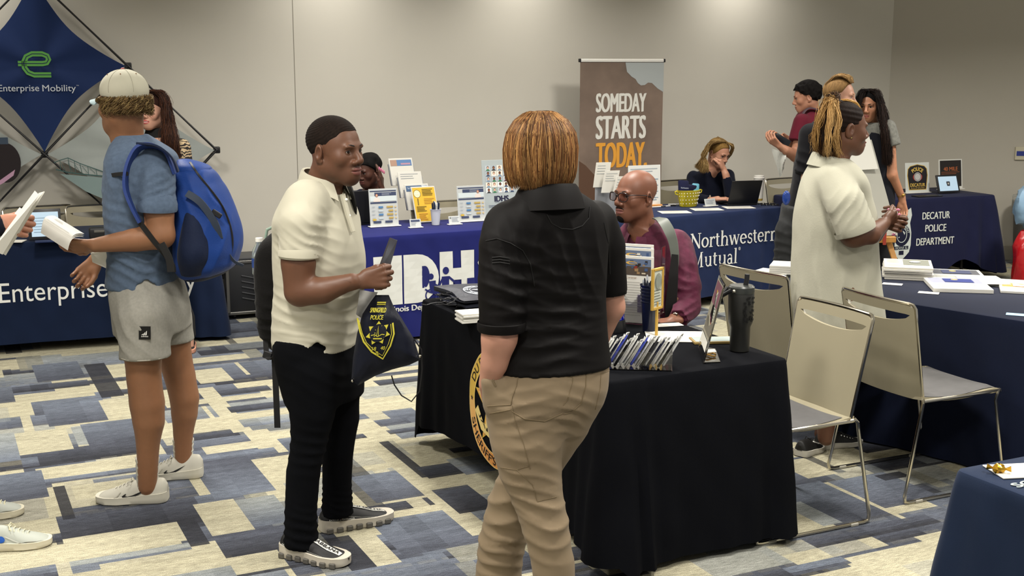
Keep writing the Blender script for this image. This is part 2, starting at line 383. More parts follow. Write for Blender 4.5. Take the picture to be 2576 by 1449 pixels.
    def noise(scale, st_, det=3):
        m2 = N.new('ShaderNodeMapping'); m2.inputs['Scale'].default_value = st_; L.new(mp.outputs[0], m2.inputs[0])
        n = N.new('ShaderNodeTexNoise'); n.inputs['Scale'].default_value = scale; n.inputs['Detail'].default_value = det; L.new(m2.outputs[0], n.inputs[0]); return n.outputs['Fac']
    a = noise(70, (.35, 2.2, 1)); c = noise(260, (1, 1, 1), 1); d = noise(5, (.6, 5, 1))
    def rng(x, lo, hi, f0=.3, f1=.7):
        r_ = N.new('ShaderNodeMapRange'); r_.inputs['From Min'].default_value = f0; r_.inputs['From Max'].default_value = f1; r_.inputs['To Min'].default_value = lo; r_.inputs['To Max'].default_value = hi; L.new(x, r_.inputs[0]); return r_.outputs[0]
    mu = N.new('ShaderNodeMath'); mu.operation = 'MULTIPLY'; L.new(rng(a, .72, 1.28), mu.inputs[0]); L.new(rng(c, .72, 1.28), mu.inputs[1])
    m3 = N.new('ShaderNodeMath'); m3.operation = 'MULTIPLY'; L.new(mu.outputs[0], m3.inputs[0]); L.new(rng(d, .88, 1.12), m3.inputs[1])
    vm = N.new('ShaderNodeVectorMath'); vm.operation = 'SCALE'; L.new(at.outputs['Color'], vm.inputs[0]); L.new(m3.outputs[0], vm.inputs['Scale'])
    L.new(vm.outputs[0], b.inputs['Base Color']); b.inputs['Roughness'].default_value = 1; b.inputs['Specular IOR Level'].default_value = .1
    bp = N.new('ShaderNodeBump'); bp.inputs['Strength'].default_value = .5; bp.inputs['Distance'].default_value = .003; L.new(c, bp.inputs['Height']); L.new(bp.outputs[0], b.inputs['Normal'])
    o = putn('floor', V.reshape(-1, 3), Q, m, cols=cc, smooth=False, kind='structure')
carpet()
# outlet-like wall plate on the right wall
def on_wall_right(px, py, off=.0):
    n = np.array((-RE[1], RE[0])); x = (px - 1288) / F_PX; y = -(py - 724.5) / F_PX; r = np.array((x, _c + y * _s, -_s + y * _c))
    t = (np.dot(corner, n) - off) / np.dot(r[:2], n); return np.array((0, 0, CAM_H)) + r * t
# ================================================================ draped tables
TA = math.radians(26.0)
class Table:
    def __init__(s, o, ang, L, W, H=.74, flare=.012, hem=None, fold=None, corners=(.05, .05, .05, .05), seed=1, rc=.03, cw=.16, ripple=.004):
        s.o = np.array(o[:2], float); s.e = np.array([math.cos(ang), math.sin(ang)]); s.n = np.array([-s.e[1], s.e[0]]); s.L, s.W, s.H = L, W, H
        s.hem = hem or (lambda side, t: .025); s.fold = fold or (lambda side, t: 0.); s.flare = flare; s.cn = corners; s.rc = rc; s.ang = ang; s.cw = cw; s.rip = ripple
        r = random.Random(seed); s.ph = [r.random() * 6.28 for _ in range(12)]
        s.E3 = np.array([s.e[0], s.e[1], 0]); s.N3 = np.array([s.n[0], s.n[1], 0])
        s.len = (L, W, L, W)
    def at(s, u, v, z=None): p = s.o + s.e * u + s.n * v; return np.array((p[0], p[1], s.H if z is None else z))
    def _pt(s, side, t):
        L, W = s.L, s.W; return [((t, 0), (0, -1)), ((L, t), (1, 0)), ((L - t, W), (0, 1)), ((0, W - t), (-1, 0))][side]
    def off(s, side, t, z):
        k = max(0., (s.H - z) / s.H); ln = s.len[side]; d0, d1 = t, ln - t; c0, c1 = s.cn[side], s.cn[(side + 1) % 4]
        o = s.flare + c0 * math.exp(-(d0 / s.cw) ** 2) + c1 * math.exp(-(d1 / s.cw) ** 2)
        w = math.exp(-(min(d0, d1) / .3) ** 2)
        o += s.rip * math.sin(t * 9 + s.ph[side]) + s.rip * .7 * math.sin(t * 21 + s.ph[side + 4]) + .012 * w * math.sin(t * 48 + s.ph[side + 8]) + s.fold(side, t)
        return o * k ** .8 + .0015 * math.sin(t * 31 + z * 23 + s.ph[2]) * min(1, k * 8)
    def surf(s, side, t, z, lift=0.):
        (u, v), (nu, nv) = s._pt(side, t); q = s.off(side, t, z) + lift; return s.at(u + nu * q, v + nv * q, z)
    def build(s, name, label, m, group=None, lining=None, seat=True):
        ring = []; rc = s.rc
        for side in range(4):
            ln = s.len[side]; n = max(8, int(ln / .02))
            for i in range(n + 1): ring.append((side, rc + (ln - 2 * rc) * i / n, None))
            for j in range(1, 6): ring.append((side, ln - rc, math.pi / 2 * j / 6))
        K = len(ring); V = []; zs = [s.H, s.H - .004, s.H - .012] + [s.H - .012 - (s.H - .012) * (i / 22) for i in range(1, 23)]
        for k, z in enumerate(zs):
            for (side, t, a) in ring:
                hem = s.hem(side, t if a is None else s.len[side]); fz = s.H - (s.H - z) * (s.H - hem) / s.H
                ins = (.012, .003, 0)[k] if k < 3 else 0
                if a is None:
                    (u, v), (nu, nv) = s._pt(side, t); q = s.off(side, t, fz) - ins
                else:
                    L, W = s.L, s.W; c = [(L - rc, rc), (L - rc, W - rc), (rc, W - rc), (rc, rc)][side]; b = [-math.pi / 2, 0, math.pi / 2, math.pi][side] + a
                    nu, nv = math.cos(b), math.sin(b); u, v = c[0] + rc * nu, c[1] + rc * nv
                    f = a / (math.pi / 2); q = s.off(side, s.len[side] - rc, fz) * (1 - f) + s.off((side + 1) % 4, rc, fz) * f - ins
                    q += s.cn[(side + 1) % 4] * .5 * math.sin(f * math.pi) * (s.H - fz) / s.H
                V.append(s.at(u + nu * q, v + nv * q, fz))
        Fs = [(k * K + i, k * K + (i + 1) % K, (k + 1) * K + (i + 1) % K, (k + 1) * K + i) for k in range(len(zs) - 1) for i in range(K)]
        Fs = [f[::-1] for f in Fs]
        mb = MB().add(V, Fs); mb.f.append(tuple(range(K))); mb.mi.append(0); mb.fc.append(None)
        s.obj = put(name, mb, m, None); tag(s.obj, label, 'tablecloth', group)
        return s.obj
    def carcass(s, name, label, group):
        c = s.at(s.L / 2, s.W / 2, 0); t = thing(name, label, 'table', (c[0], c[1], 0), s.ang, group)
        i = .012; mb = MB(); R = rotz(s.ang); mb.box(s.at(s.L / 2, s.W / 2, s.H - .026), (s.L - 2 * i, s.W - 2 * i, .035), R, .004); put('tabletop', mb, mat('table_laminate', '#6b6356', .6), t)
        for du in (.25, s.L - .25):
            mb = MB()
            for dv in (.09, s.W - .09): mb.tube([s.at(du, dv, s.H - .045), s.at(du, dv, .0)], .014, 8)
            mb.tube([s.at(du, .09, .09), s.at(du, s.W - .09, .09)], .011, 8); mb.tube([s.at(du, .09, .62), s.at(du, s.W - .09, .62)], .011, 8)
            put('leg', mb, mat('dark_steel', '#2b2a29', .45, metal=.6), t)
        return t
NAVY = '#1d2b4d'
mEnt = cloth('navy_cloth', '#0f1b33', var=.10, vscale=5); mIdhs = cloth('royal_cloth', '#1a1f5c', var=.07); mNW = cloth('nw_cloth', '#1b2748', var=.12, vscale=7)
mDec = cloth('dec_cloth', '#1b1e3a', var=.06); mBlk = mat('black_cloth', '#090a0e', .95, bump=.2, bscale=350, var=.1, vscale=4, spec=.08, bdist=.001); mRt = cloth('dark_navy_cloth', '#0d1428', var=.12, vscale=4); mBr = cloth('blue_navy_cloth', '#162238', var=.05)
# 1 black table in the middle
TB = Table((.340, 4.31), TA, .83, 1.80, hem=lambda sd, t: (.035 if sd != 3 else .10 + .10 * max(0, (t if False else (1.8 - t)) / 1.8) * 0 + .05 * math.sin(t * 2)), corners=(.075, .02, .05, .03), ripple=.004, seed=3,
           fold=lambda sd, t: (.055 + .035 * math.exp(-((t - .06) / .03) ** 2) + .03 * math.exp(-((t - .15) / .022) ** 2) - .012 * math.exp(-((t - .105) / .02) ** 2) - .02 * math.exp(-((t - .7) / .05) ** 2) if sd == 0 else (.05 * max(0, .3 - t) if sd == 3 else 0)))
TB.build('tablecloth', 'black cloth with gold star badge draped over the nearest long table', mBlk)
TB.carcass('folding_table', 'folding table under the black cloth with the gold badge', None)
# 2 enterprise
TE = Table((-3.31 - 1.3 * math.cos(math.radians(21)), 7.84 - 1.3 * math.sin(math.radians(21))), math.radians(21), 2.66, .74, hem=lambda sd, t: .07 if sd == 0 and t < 2.3 else .03, corners=(.03, .07, .05, .05), seed=5)
TE.build('tablecloth', 'dark navy cloth with white Enterprise lettering, at the left', mEnt)
TE.carcass('folding_table', 'folding table under the navy cloth at the left', None)
# 3 IDHS
TI = Table((-1.29, 7.98), TA, 1.84, .76, corners=(.03, .03, .03, .03), seed=6, ripple=.006)
TI.build('tablecloth', 'royal blue cloth with huge white IDHS letters', mIdhs)
TI.carcass('folding_table', 'folding table under the royal blue cloth', None)
# 4 NW
NA = math.radians(33); TN = Table((1.215 - .55 * math.cos(NA), 9.26 - .55 * math.sin(NA)), NA, 1.75, .70, hem=lambda sd, t: .08, seed=7, ripple=.006, corners=(.03, .03, .03, .03))
TN.build('tablecloth', 'blue cloth with white serif Northwestern Mutual lettering by the back wall', mNW)
TN.carcass('folding_table', 'folding table under the cloth with serif lettering', None)
# 5 Decatur
DA = math.radians(21.8); TD = Table((4.30 - 1.83 * math.cos(DA), 10.86 - 1.83 * math.sin(DA)), DA, 1.83, .75, seed=8, corners=(.03, .10, .04, .04), cw=.22,
    hem=lambda sd, t: (.05 + .13 * math.exp(-((t - 1.5) / .18) ** 2) if sd == 0 else .02), fold=lambda sd, t: .03 * math.sin((t - 1.4) * 38) * math.exp(-((t - 1.66) / .16) ** 2) if sd == 0 else 0)
TD.build('tablecloth', 'dark navy cloth reading Decatur Police Department, against the right wall', mDec)
TD.carcass('folding_table', 'folding table under the police department cloth', None)
# 6 right table with newspapers
RA = math.radians(-47.5); TR = Table((1.36, 6.42), RA, 1.83, .76, seed=9, corners=(.04, .04, .04, .04), hem=lambda sd, t: .01, ripple=.008)
TR.build('tablecloth', 'plain dark navy cloth under the stacks of magazines on the right', mRt)
TR.carcass('folding_table', 'folding table under the magazines on the right', None)
# 7 bottom right
TF = Table((1.26, 3.36 - 1.2), math.radians(90 + 26 - 90), 1.3, 1.2, seed=4)
_e = math.radians(26); _o = np.array((1.262, 3.345)) - 1.5 * np.array((-math.sin(_e), math.cos(_e)))
TF = Table(_o, _e, .9, 1.5, seed=4, corners=(.06, .06, .06, .07), hem=lambda sd, t: .02, ripple=.006)
TF.build('tablecloth', 'blue cloth of the table corner at the bottom right', mBr)
TF.carcass('folding_table', 'folding table under the cloth at the bottom right', None)
# ================================================================ print on the tablecloths
def serif_glyphs():
    # small serif alphabet: list of strokes (points, width) in a box with x-height 1, cap height 1.45
    def sf(x, y, w=.34, h=.07): return ([(x - w / 2, y), (x + w / 2, y)], h)
    T, t = .20, .10; g = {}
    g['N'] = (1.35, [([(.2, 0), (.2, 1.45)], t), ([(.14, 1.42), (1.1, .03)], T * 1.1), ([(1.12, 0), (1.12, 1.45)], t), sf(.2, .035, .4), sf(.14, 1.415, .36), sf(1.12, 1.415, .4)])
    g['M'] = (1.75, [([(.22, 0), (.3, 1.45)], t), ([(.3, 1.42), (.82, .05)], T), ([(.82, .05), (1.32, 1.42)], t), ([(1.36, 0), (1.32, 1.45)], T), sf(.22, .035, .4), sf(1.38, .035, .46), sf(.22, 1.415, .34), sf(1.4, 1.415, .34)])
    def ell(cx, cy, rx, ry, a0, a1, n=16): return [(cx + rx * math.cos(math.radians(a0 + (a1 - a0) * i / n)), cy + ry * math.sin(math.radians(a0 + (a1 - a0) * i / n))) for i in range(n + 1)]
    g['o'] = (1.0, [(ell(.5, .5, .37, .44, 0, 360, 24), [.10 + .11 * abs(math.cos(math.radians(15 * i))) for i in range(25)])])
    g['r'] = (.78, [([(.26, 0), (.26, .98)], T), sf(.26, .035, .46), sf(.2, .93, .26), (ell(.62, .62, .3, .32, 165, 70, 8), .12), ([(.66, .9), (.72, .78)], .16)])
    g['t'] = (.66, [([(.28, .2), (.28, 1.25)], T), ([(.06, .93), (.58, .93)], .09), (ell(.5, .25, .22, .21, 180, 290, 8), .12)])
    g['h'] = (1.12, [([(.25, 0), (.25, 1.5)], T), sf(.25, .035, .44), sf(.2, 1.46, .24), ([(.85, 0), (.85, .62)], T), (ell(.57, .6, .28, .34, 0, 165, 10), .13), sf(.85, .035, .4)])
    g['w'] = (1.45, [([(.14, .95), (.42, .02)], T), ([(.42, .02), (.72, .95)], t), ([(.72, .95), (1.0, .02)], T), ([(1.0, .02), (1.3, .95)], t), sf(.12, .94, .3), sf(.7, .94, .3), sf(1.3, .94, .26)])
    g['e'] = (.92, [(ell(.48, .5, .34, .44, 5, 320, 20), [.10 + .10 * abs(math.cos(math.radians(5 + 315 * i / 20))) for i in range(21)]), ([(.15, .54), (.82, .54)], .08)])
    g['s'] = (.76, [(ell(.4, .72, .22, .22, 40, 250, 10) + ell(.38, .27, .25, .24, 70, -150, 10), .13), ([(.62, .72), (.62, .94)], .08), ([(.12, .06), (.12, .3)], .08)])
    g['n'] = (1.12, [([(.25, 0), (.25, .96)], T), sf(.25, .035, .44), sf(.2, .93, .24), ([(.85, 0), (.85, .62)], T), (ell(.57, .6, .28, .34, 0, 165, 10), .13), sf(.85, .035, .4)])
    g['u'] = (1.12, [([(.25, .4), (.25, .96)], T), sf(.2, .93, .28), ([(.85, .0), (.85, .96)], T), (ell(.53, .36, .28, .32, 180, 340, 10), .13), sf(.92, .035, .24), sf(.8, .93, .24)])
    g['a'] = (.92, [([(.64, .05), (.64, .62)], T), (ell(.42, .66, .24, .27, 0, 160, 8), .12), (ell(.4, .28, .26, .24, 60, 330, 12), .14), sf(.74, .035, .24)])
    g['l'] = (.52, [([(.27, 0), (.27, 1.5)], T), sf(.27, .035, .44), sf(.2, 1.46, .26)])
    return g
def serif(pr, body, x0, y0, xh, col, squeeze=1., sub=0.):
    g = serif_glyphs(); x = x0
    for ch in body:
        w, st = g[ch]
        for pts, wd in st:
            k = [v * xh for v in wd] if hasattr(wd, '__len__') else wd * xh
            pr.stroke([(x + p[0] * xh * squeeze, y0 + p[1] * xh) for p in pts], k, col, sub)
        x += w * xh * squeeze
    return x
# Enterprise: white sans lettering on the front
def side_fn(T, side, t0=0., flip=False): return lambda u, v, l=0.: T.surf(side, t0 + u, v, l + .002)
pr = Print(side_fn(TE, 0, 1.3)); WT = '#d9dad6'
def s_of(T, px):      # distance along the front edge that shows at image column px
    best = (1e9, 0)
    for i in range(int(T.L / .004)):
        q = T.surf(0, i * .004, .45); d = q[1] * _c - (q[2] - CAM_H) * _s
        X = abs(1288 + F_PX * q[0] / d - px)
        if X < best[0]: best = (X, i * .004)
    return best[1]
a0, a1, a2 = s_of(TE, -4) - 1.3, s_of(TE, 268) - 1.3, s_of(TE, 492) - 1.3
pr.text('Enterprise', a0, .307, a1, .477, WT, .0, .06); pr.text('Mobility', a1 + .085, .307, a2, .487, WT, .0, .06)
pr.done('lettering', TE.obj)
# IDHS
pr = Print(side_fn(TI, 0)); WI = '#c9cbc8'
b0, b1, b2, b3 = s_of(TI, 940), s_of(TI, 1013), s_of(TI, 1105), s_of(TI, 1192)
z0, z1 = .262, .60; NV = '#1a1f5c'
pr.rect(b0, z0, b1 - .006, z1, WI, .05)
w = b2 - b1 - .01
def dshape(x, w, z0, z1, n=12, inner=False):
    h = z1 - z0; return [(x, z0)] + [(x + w * .38 + w * .62 * math.cos(math.radians(-90 + 180 * i / n)), (z0 + z1) / 2 + h / 2 * math.sin(math.radians(-90 + 180 * i / n))) for i in range(n + 1)] + [(x, z1)]
pr.pg(dshape(b1 + .006, w, z0, z1), WI, .05); pr.pg(dshape(b1 + .006 + w * .52, w * .22, z0 + .10, z1 - .085), NV, .05)
wh = b3 - b2
pr.rect(b2 + .004, z0, b2 + wh * .38, z1 + .004, WI, .05); pr.rect(b2 + wh * .62, z0, b3, z1 + .004, WI, .05); pr.rect(b2 + wh * .3, z0 + .14, b2 + wh * .7, z1 - .115, WI, .05)
sx = b3 + .02; pr.stroke([(sx + .22 + .17 * math.cos(math.radians(a)), z1 - .09 + .075 * math.sin(math.radians(a))) for a in range(20, 260, 20)] + [(sx + .22 + .17 * math.cos(math.radians(a)), z0 + .11 + .085 * math.sin(math.radians(a))) for a in range(80, -160, -20)], .085, WI, .05)
# little figures: wheelchair user and helper
fx = b1 + w * .62
pr.disc(fx + .045, z0 + .175, .020, .022, NV); pr.stroke([(fx + .055, z0 + .145), (fx + .06, z0 + .07), (fx + .10, z0 + .065), (fx + .11, z0 + .02)], [.05, .045, .028, .022], NV); pr.stroke([(fx + .05, z0 + .13), (fx + .095, z0 + .105), (fx + .1, z0 + .08)], .016, NV)
pr.ring(fx + .045, z0 + .045, .045, .045, .01, NV); pr.stroke([(fx, z0 + .09), (fx + .03, z0 + .07), (fx + .09, z0 + .05)], .012, NV)
fx += .155; pr.disc(fx, z0 + .21, .023, .026, NV); pr.stroke([(fx - .004, z0 + .17), (fx - .004, z0 + .02)], [.055, .05], NV); pr.stroke([(fx - .02, z0 + .165), (fx - .05, z0 + .11), (fx - .045, z0 + .04)], .015, NV); pr.stroke([(fx + .02, z0 + .165), (fx + .06, z0 + .13), (fx + .075, z0 + .12)], .016, NV)
pr.disc(fx + .085, z0 + .115, .019, .02, NV); pr.stroke([(fx + .09, z0 + .09), (fx + .09, z0 + .02)], [.04, .035], NV)
pr.rect(fx + .16, z0 + .10, fx + .22, z0 + .145, NV)
pr.text('Illinois Department of Human Services', s_of(TI, 975), .2, s_of(TI, 975) + .93, .252, WI, .03, .06)
pr.done('lettering', TI.obj)
# Northwestern Mutual
pr = Print(side_fn(TN, 0)); c0 = s_of(TN, 1737); xh = .082
serif(pr, 'Northwestern', c0, .475, xh, WT, .98, .08); e = serif(pr, 'Mutual', c0, .325, xh, WT, .98, .08)
pr.ring(e + .02, .44, .011, .013, .003, WT); pr.text('R', e + .015, .434, e + .025, .446, WT)
pr.done('lettering', TN.obj)
# Decatur police department
pr = Print(side_fn(TD, 0)); d0 = s_of(TD, 2353)
for wd_, y, hw in (('DECATUR', .555, .150), ('POLICE', .445, .112), ('DEPARTMENT', .330, .205)): pr.text(wd_, d0 - hw, y, d0 + hw, y + .062, '#d5d9d2', .018, .06)
bx, bz = s_of(TD, 2268), .43; GR = '#c4cbc6'; NVD = '#15182f'
out = [(-.085, .235), (-.03, .20), (0, .225), (.03, .20), (.085, .235), (.10, .17), (.082, .10), (.098, .02), (.10, -.09), (.085, -.15), (.03, -.20), (0, -.225), (-.03, -.20), (-.085, -.15), (-.10, -.09), (-.098, .02), (-.082, .10), (-.10, .17)]
pr.pg([(bx + x, bz + y) for x, y in out], GR, .05)
pr.arc('POLICE', bx, bz + .02, .083, .17, 140, 40, .034, NVD, .02); pr.ring(bx, bz, .085, .095, .03, NVD, sub=.05)
pr.arc('DEPARTMENT', bx, bz, .070, .08, 170, 10, .022, GR, .01); pr.disc(bx, bz, .05, .06, NVD); pr.ring(bx, bz, .055, .065, .006, GR)
pr.star(bx, bz, .045, .02, 6, GR); pr.disc(bx + .012, bz + .008, .018, .028, GR); pr.rect(bx - .075, bz - .125, bx + .075, bz - .095, NVD); pr.text('DECATUR  ILL', bx - .065, bz - .12, bx + .065, bz - .1, GR, .01)
pr.rect(bx - .025, bz - .17, bx + .025, bz - .135, NVD); pr.stroke([(bx - .012, bz - .152), (bx + .012, bz - .152)], .006, GR); pr.stroke([(bx, bz - .165), (bx, bz - .14)], .006, GR)
pr.done('lettering', TD.obj)
# gold badge on the black cloth (long side facing left)
pr = Print(side_fn(TB, 3)); GD = '#c9a648'; GD2 = '#d8c07a'; OR = '#d2904c'; BKI = '#0b0b0d'
best = (1e9, 0)
for i in range(60, 170):
    q = TB.surf(3, i * .01, .42); X = abs(1288 + F_PX * q[0] / (q[1] * _c - (q[2] - CAM_H) * _s) - 1176)
    if X < best[0]: best = (X, i * .01)
br = .262; gx, gz = best[1] + br, .395
n = 60
for i in range(n):      # ring in two metals, gold above and orange towards the foot
    a, b = 2 * math.pi * i / n, 2 * math.pi * (i + 1) / n; m = (math.sin((a + b) / 2) + 1) / 2; c = tuple(np.array(S(OR)) * (1 - m) + np.array(S(GD2)) * m) if m < .5 else S(GD)
    pr.k = 1; pr.pg([(gx + br * math.cos(a), gz + br * math.sin(a)), (gx + br * math.cos(b), gz + br * math.sin(b)), (gx + (br - .062) * math.cos(b), gz + (br - .062) * math.sin(b)), (gx + (br - .062) * math.cos(a), gz + (br - .062) * math.sin(a))], c)
pr.ring(gx, gz, br, br, .003, '#e6cf86'); pr.ring(gx, gz, br - .06, br - .06, .003, '#e6cf86')
pr.arc('DU PAGE COUNTY', gx, gz, br - .031, br - .031, 158, 22, .038, BKI, .015); pr.arc("SHERIFF'S OFFICE", gx, gz, br - .031, br - .031, 202, 338, .038, BKI, .015, inward=True)
pr.star(gx - br + .031, gz, .014, .006, 5, BKI); pr.star(gx + br - .031, gz, .014, .006, 5, BKI)
pr.star(gx, gz, br - .066, .085, 5, GD); pr.star(gx, gz, br - .082, .075, 5, OR); pr.star(gx, gz, br - .1, .068, 5, GD2)
pr.stroke([(gx - .17, gz - .03), (gx - .11, gz - .10), (gx, gz - .125), (gx + .11, gz - .10), (gx + .17, gz - .03)], .045, GD2); pr.arc('JAMES M', gx, gz + .05, .17, .17, 215, 325, .022, BKI, .01, inward=True)
pr.ring(gx, gz + .01, .07, .07, .012, BKI); pr.disc(gx, gz + .01, .055, .055, GD)
pr.done('badge_print', TB.obj)
# ================================================================ pop-up display on the left
PDO = np.array((-2.35, 9.10, 0)); pda = math.radians(22); PE = np.array((math.cos(pda), math.sin(pda), 0)); PNn = np.array((PE[1], -PE[0], 0))   # towards camera
def rp(px, py, o=PDO, n=PNn):
    x = (px - 1288) / F_PX; y = -(py - 724.5) / F_PX; r = np.array((x, _c + y * _s, -_s + y * _c)); c0 = np.array((0, 0, CAM_H))
    return c0 + r * (np.dot(o - c0, n) / np.dot(r, n))
def pd(px, py): q = rp(px, py) - PDO; return (float(np.dot(q, PE)), float(q[2]))
cR = pd(298, 166); cB = pd(112, 388); cRR = pd(545, 378)
hx = (cRR[0] - cB[0]) / 2; hz = cR[1] - cB[1]
pdn = thing('display_frame', 'pop-up fabric display with navy diamond panel and black lattice struts', 'display', (PDO + PE * (cB[0] - .3)) * np.array((1, 1, 0)), pda)
PDF = lambda u, v, l=0.: PDO + PE * u + np.array((0, 0, 1)) * v + PNn * l
nodes = {}
x0, zz0 = cB[0], cB[1]
def node(i, j): return (x0 + i * hx, zz0 + j * hz)     # diamonds' corners sit where i + j is even
kn = []
for (i, j) in [(0, 0), (1, 1), (2, 0), (1, -1), (-1, 1), (-1, -1), (0, 2), (-2, 0), (-2, 2), (2, -2), (0, -2), (-1, 3), (-3, 1), (-3, -1), (-2, -2)]:
    u, v = node(i, j)
    if v < .04: v = .04
    kn.append((i, j)); mb = MB().box(PDF(u, v, .0), (.05, .035, .05), rotz(pda), .008); put('hub', mb, BLACKPL, pdn)
def strut(a, b):
    (u0, v0), (u1, v1) = node(*a), node(*b); v0, v1 = max(v0, .04), max(v1, .04); mb = MB()
    mb.tube([PDF(u0, v0, .02), PDF(u1, v1, -.05)], .0065, 8); mb.tube([PDF(u0, v0, -.05), PDF(u1, v1, .02)], .0065, 8); put('strut', mb, BLACKPL, pdn)
for a in kn:
    for b in kn:
        if a < b and abs(a[0] - b[0]) == 1 and abs(a[1] - b[1]) == 1: strut(a, b)
NAVYF = cloth('display_fabric', '#1b2d57', rough=.6, vscale=3, var=.05)
def diamond(i, j, name, m, prn=None):     # lower corner at node (i, j)
    (cx, cz) = node(i, j + 1); N = 14; V = []; Fs = []
    ring = []
    for q in range(4):
        a, b = [(0, -1), (1, 0), (0, 1), (-1, 0)][q], [(1, 0), (0, 1), (-1, 0), (0, -1)][q]
        for k in range(N):
            t = k / N; s = 1 - .20 * math.sin(math.pi * t) ** .8; ring.append(((a[0] * (1 - t) + b[0] * t) * s, (a[1] * (1 - t) + b[1] * t) * s))
    K = len(ring)
    for r_ in range(1, 9):
        for (x, z) in ring: f = r_ / 8; V.append(PDF(cx + x * f * hx * .97, cz + z * f * hz * .97, .030 + .012 * math.cos(f * 1.5) - .012 * f * math.cos(6 * math.atan2(z, x))))
    V.append(PDF(cx, cz, .045)); c = len(V) - 1
    Fs = [(c, i_, (i_ + 1) % K) for i_ in range(K)] + [(r_ * K + i_, (r_ + 1) * K + i_, (r_ + 1) * K + (i_ + 1) % K, r_ * K + (i_ + 1) % K) for r_ in range(7) for i_ in range(K)]
    return put(name, MB().add(V, Fs), m, pdn)
pan = diamond(0, 0, 'fabric_panel', NAVYF) if False else None
dm = diamond(0, 0, 'fabric_panel', NAVYF); dm['label'] = 'navy fabric diamond with green logo'
skyF = cloth('photo_fabric', '#9aa09d', rough=.6, vscale=2, var=.12)
d2 = diamond(1, -1, 'fabric_panel', skyF); d2['label'] = 'pale photo fabric diamond showing a bridge'
d3 = diamond(-1, -1, 'fabric_panel', skyF); d3['label'] = 'photo fabric diamond at lower left showing a dark-haired figure'
d4 = diamond(-2, 0, 'fabric_panel', skyF)
# logo and words on the navy panel
pr = Print(lambda u, v, l=0.: PDF(u, v, .052 + l)); mpx = hx / 217.
lg = pd(86, 162); GRN = '#5ea04c'; DK = '#16264b'
def L_(pts): return [(lg[0] + x * mpx * .98, lg[1] + y * mpx) for x, y in pts]
loop = [(-39, 3), (30, 3)] + [(30 - 2 + 17 * math.cos(math.radians(a)), 13 + 10 * math.sin(math.radians(a)) + 0) for a in (-60, -20, 20, 60)] + [(20, 24), (-2, 24), (-18, 17), (-24, 4), (-24, -6), (-16, -20), (-2, -27), (39, -27)]
loop = [(-39, 2), (20, 2), (30, 4), (35, 12), (32, 21), (20, 26), (-4, 26), (-18, 19), (-25, 5), (-24, -8), (-16, -20), (-2, -26), (39, -26)]
pr.stroke(L_(loop), .0 + 13 * mpx, GRN); pr.stroke(L_(loop), 2.0 * mpx, DK)
e0 = pd(-4, 222); e1 = pd(98, 222); e2 = pd(106, 222); e3 = pd(190, 222); th = 17 * mpx
pr.text('Enterprise', e0[0], e0[1] - th * .75, e1[0], e0[1] + th * .5, '#ccd2da', .004); pr.text('Mobility', e2[0], e2[1] - th * .75, e3[0], e2[1] + th * .5, '#ccd2da', .004)
pr.text('TM', e3[0] + .004, e3[1] + th * .35, e3[0] + .02, e3[1] + th * .5, '#ccd2da')
pr.done('printed_logo', dm)
pr = Print(lambda u, v, l=0.: PDF(u, v, .05 + l)); BR = '#3f5a58'; q = pd(150, 405)
P = [pd(*a) for a in [(135, 408), (150, 402), (170, 396), (200, 410), (240, 424), (262, 432)]]; Q = [pd(*a) for a in [(140, 425), (170, 432), (200, 436), (240, 440), (266, 442)]]
pr.pg([pd(*a) for a in [(150, 436), (262, 446), (300, 452), (340, 470), (330, 520), (262, 500), (215, 480)]], '#7f918f'); pr.stroke(P, .006, BR); pr.stroke(Q, .008, BR)
for k, (a, b) in enumerate([((150, 402), (152, 428)), ((170, 396), (178, 434)), ((186, 404), (190, 436)), ((200, 410), (206, 437)), ((220, 418), (222, 439)), ((240, 424), (243, 441))]): pr.stroke([pd(*a), pd(*b)], .004, BR)
for k in range(5): pr.stroke([pd(152 + 18 * k, 405 + 4 * k), pd(166 + 18 * k, 434)], .003, BR)
pr.done('printed_photo', d2)
pr = Print(lambda u, v, l=0.: PDF(u, v, .05 + l)); q = pd(12, 408)
pr.disc(q[0], q[1], .105, .14, '#241d1f'); pr.pg([pd(*a) for a in [(-20, 440), (0, 452), (38, 425), (34, 440), (10, 458), (-20, 475)]], '#b58fa6'); pr.rect(pd(-40, 350)[0], pd(0, 362)[1], pd(20, 350)[0], pd(0, 345)[1], '#3b4858')
pr.done('printed_photo', d3)
# ================================================================ roll-up banner by the wall
bl = D(1457, 152, 10.22); brr = D(1672, 152, 10.49); be = nrm((brr - bl) * (1, 1, 0)); bw = np.linalg.norm((brr - bl)[:2]); btop = bl[2]
ban = thing('rollup_banner', 'brown roll-up banner reading SOMEDAY STARTS TODAY against the back wall', 'banner', ((bl + brr) / 2) * (1, 1, 0), math.atan2(be[1], be[0]))
BF = lambda u, v, l=0.: np.array((bl[0], bl[1], 0)) + be * (u + .5 * 0) + np.array((be[1], -be[0], 0)) * l + np.array((0, 0, v))
mbn = mat('banner_print_base', '#77665a', .75, var=.22, vscale=3.5, stretch=(1, 1, 1))
put('banner_sheet', MB().box(BF(bw / 2, (btop + .05) / 2, 0), (bw - .02, .002, btop - .05), rotz(math.atan2(be[1], be[0]))), mbn, ban)
put('top_rail', MB().box(BF(bw / 2, btop, 0), (bw - .02, .022, .026), rotz(math.atan2(be[1], be[0])), .004), WHITEPL, ban)
for u in (.005, bw - .005): put('end_cap', MB().box(BF(u, btop, 0), (.018, .026, .03), rotz(math.atan2(be[1], be[0])), .004), BLACKPL, ban)
put('base_cassette', MB().box(BF(bw / 2, .045, 0), (bw, .12, .09), rotz(math.atan2(be[1], be[0])), .015), STEEL, ban)
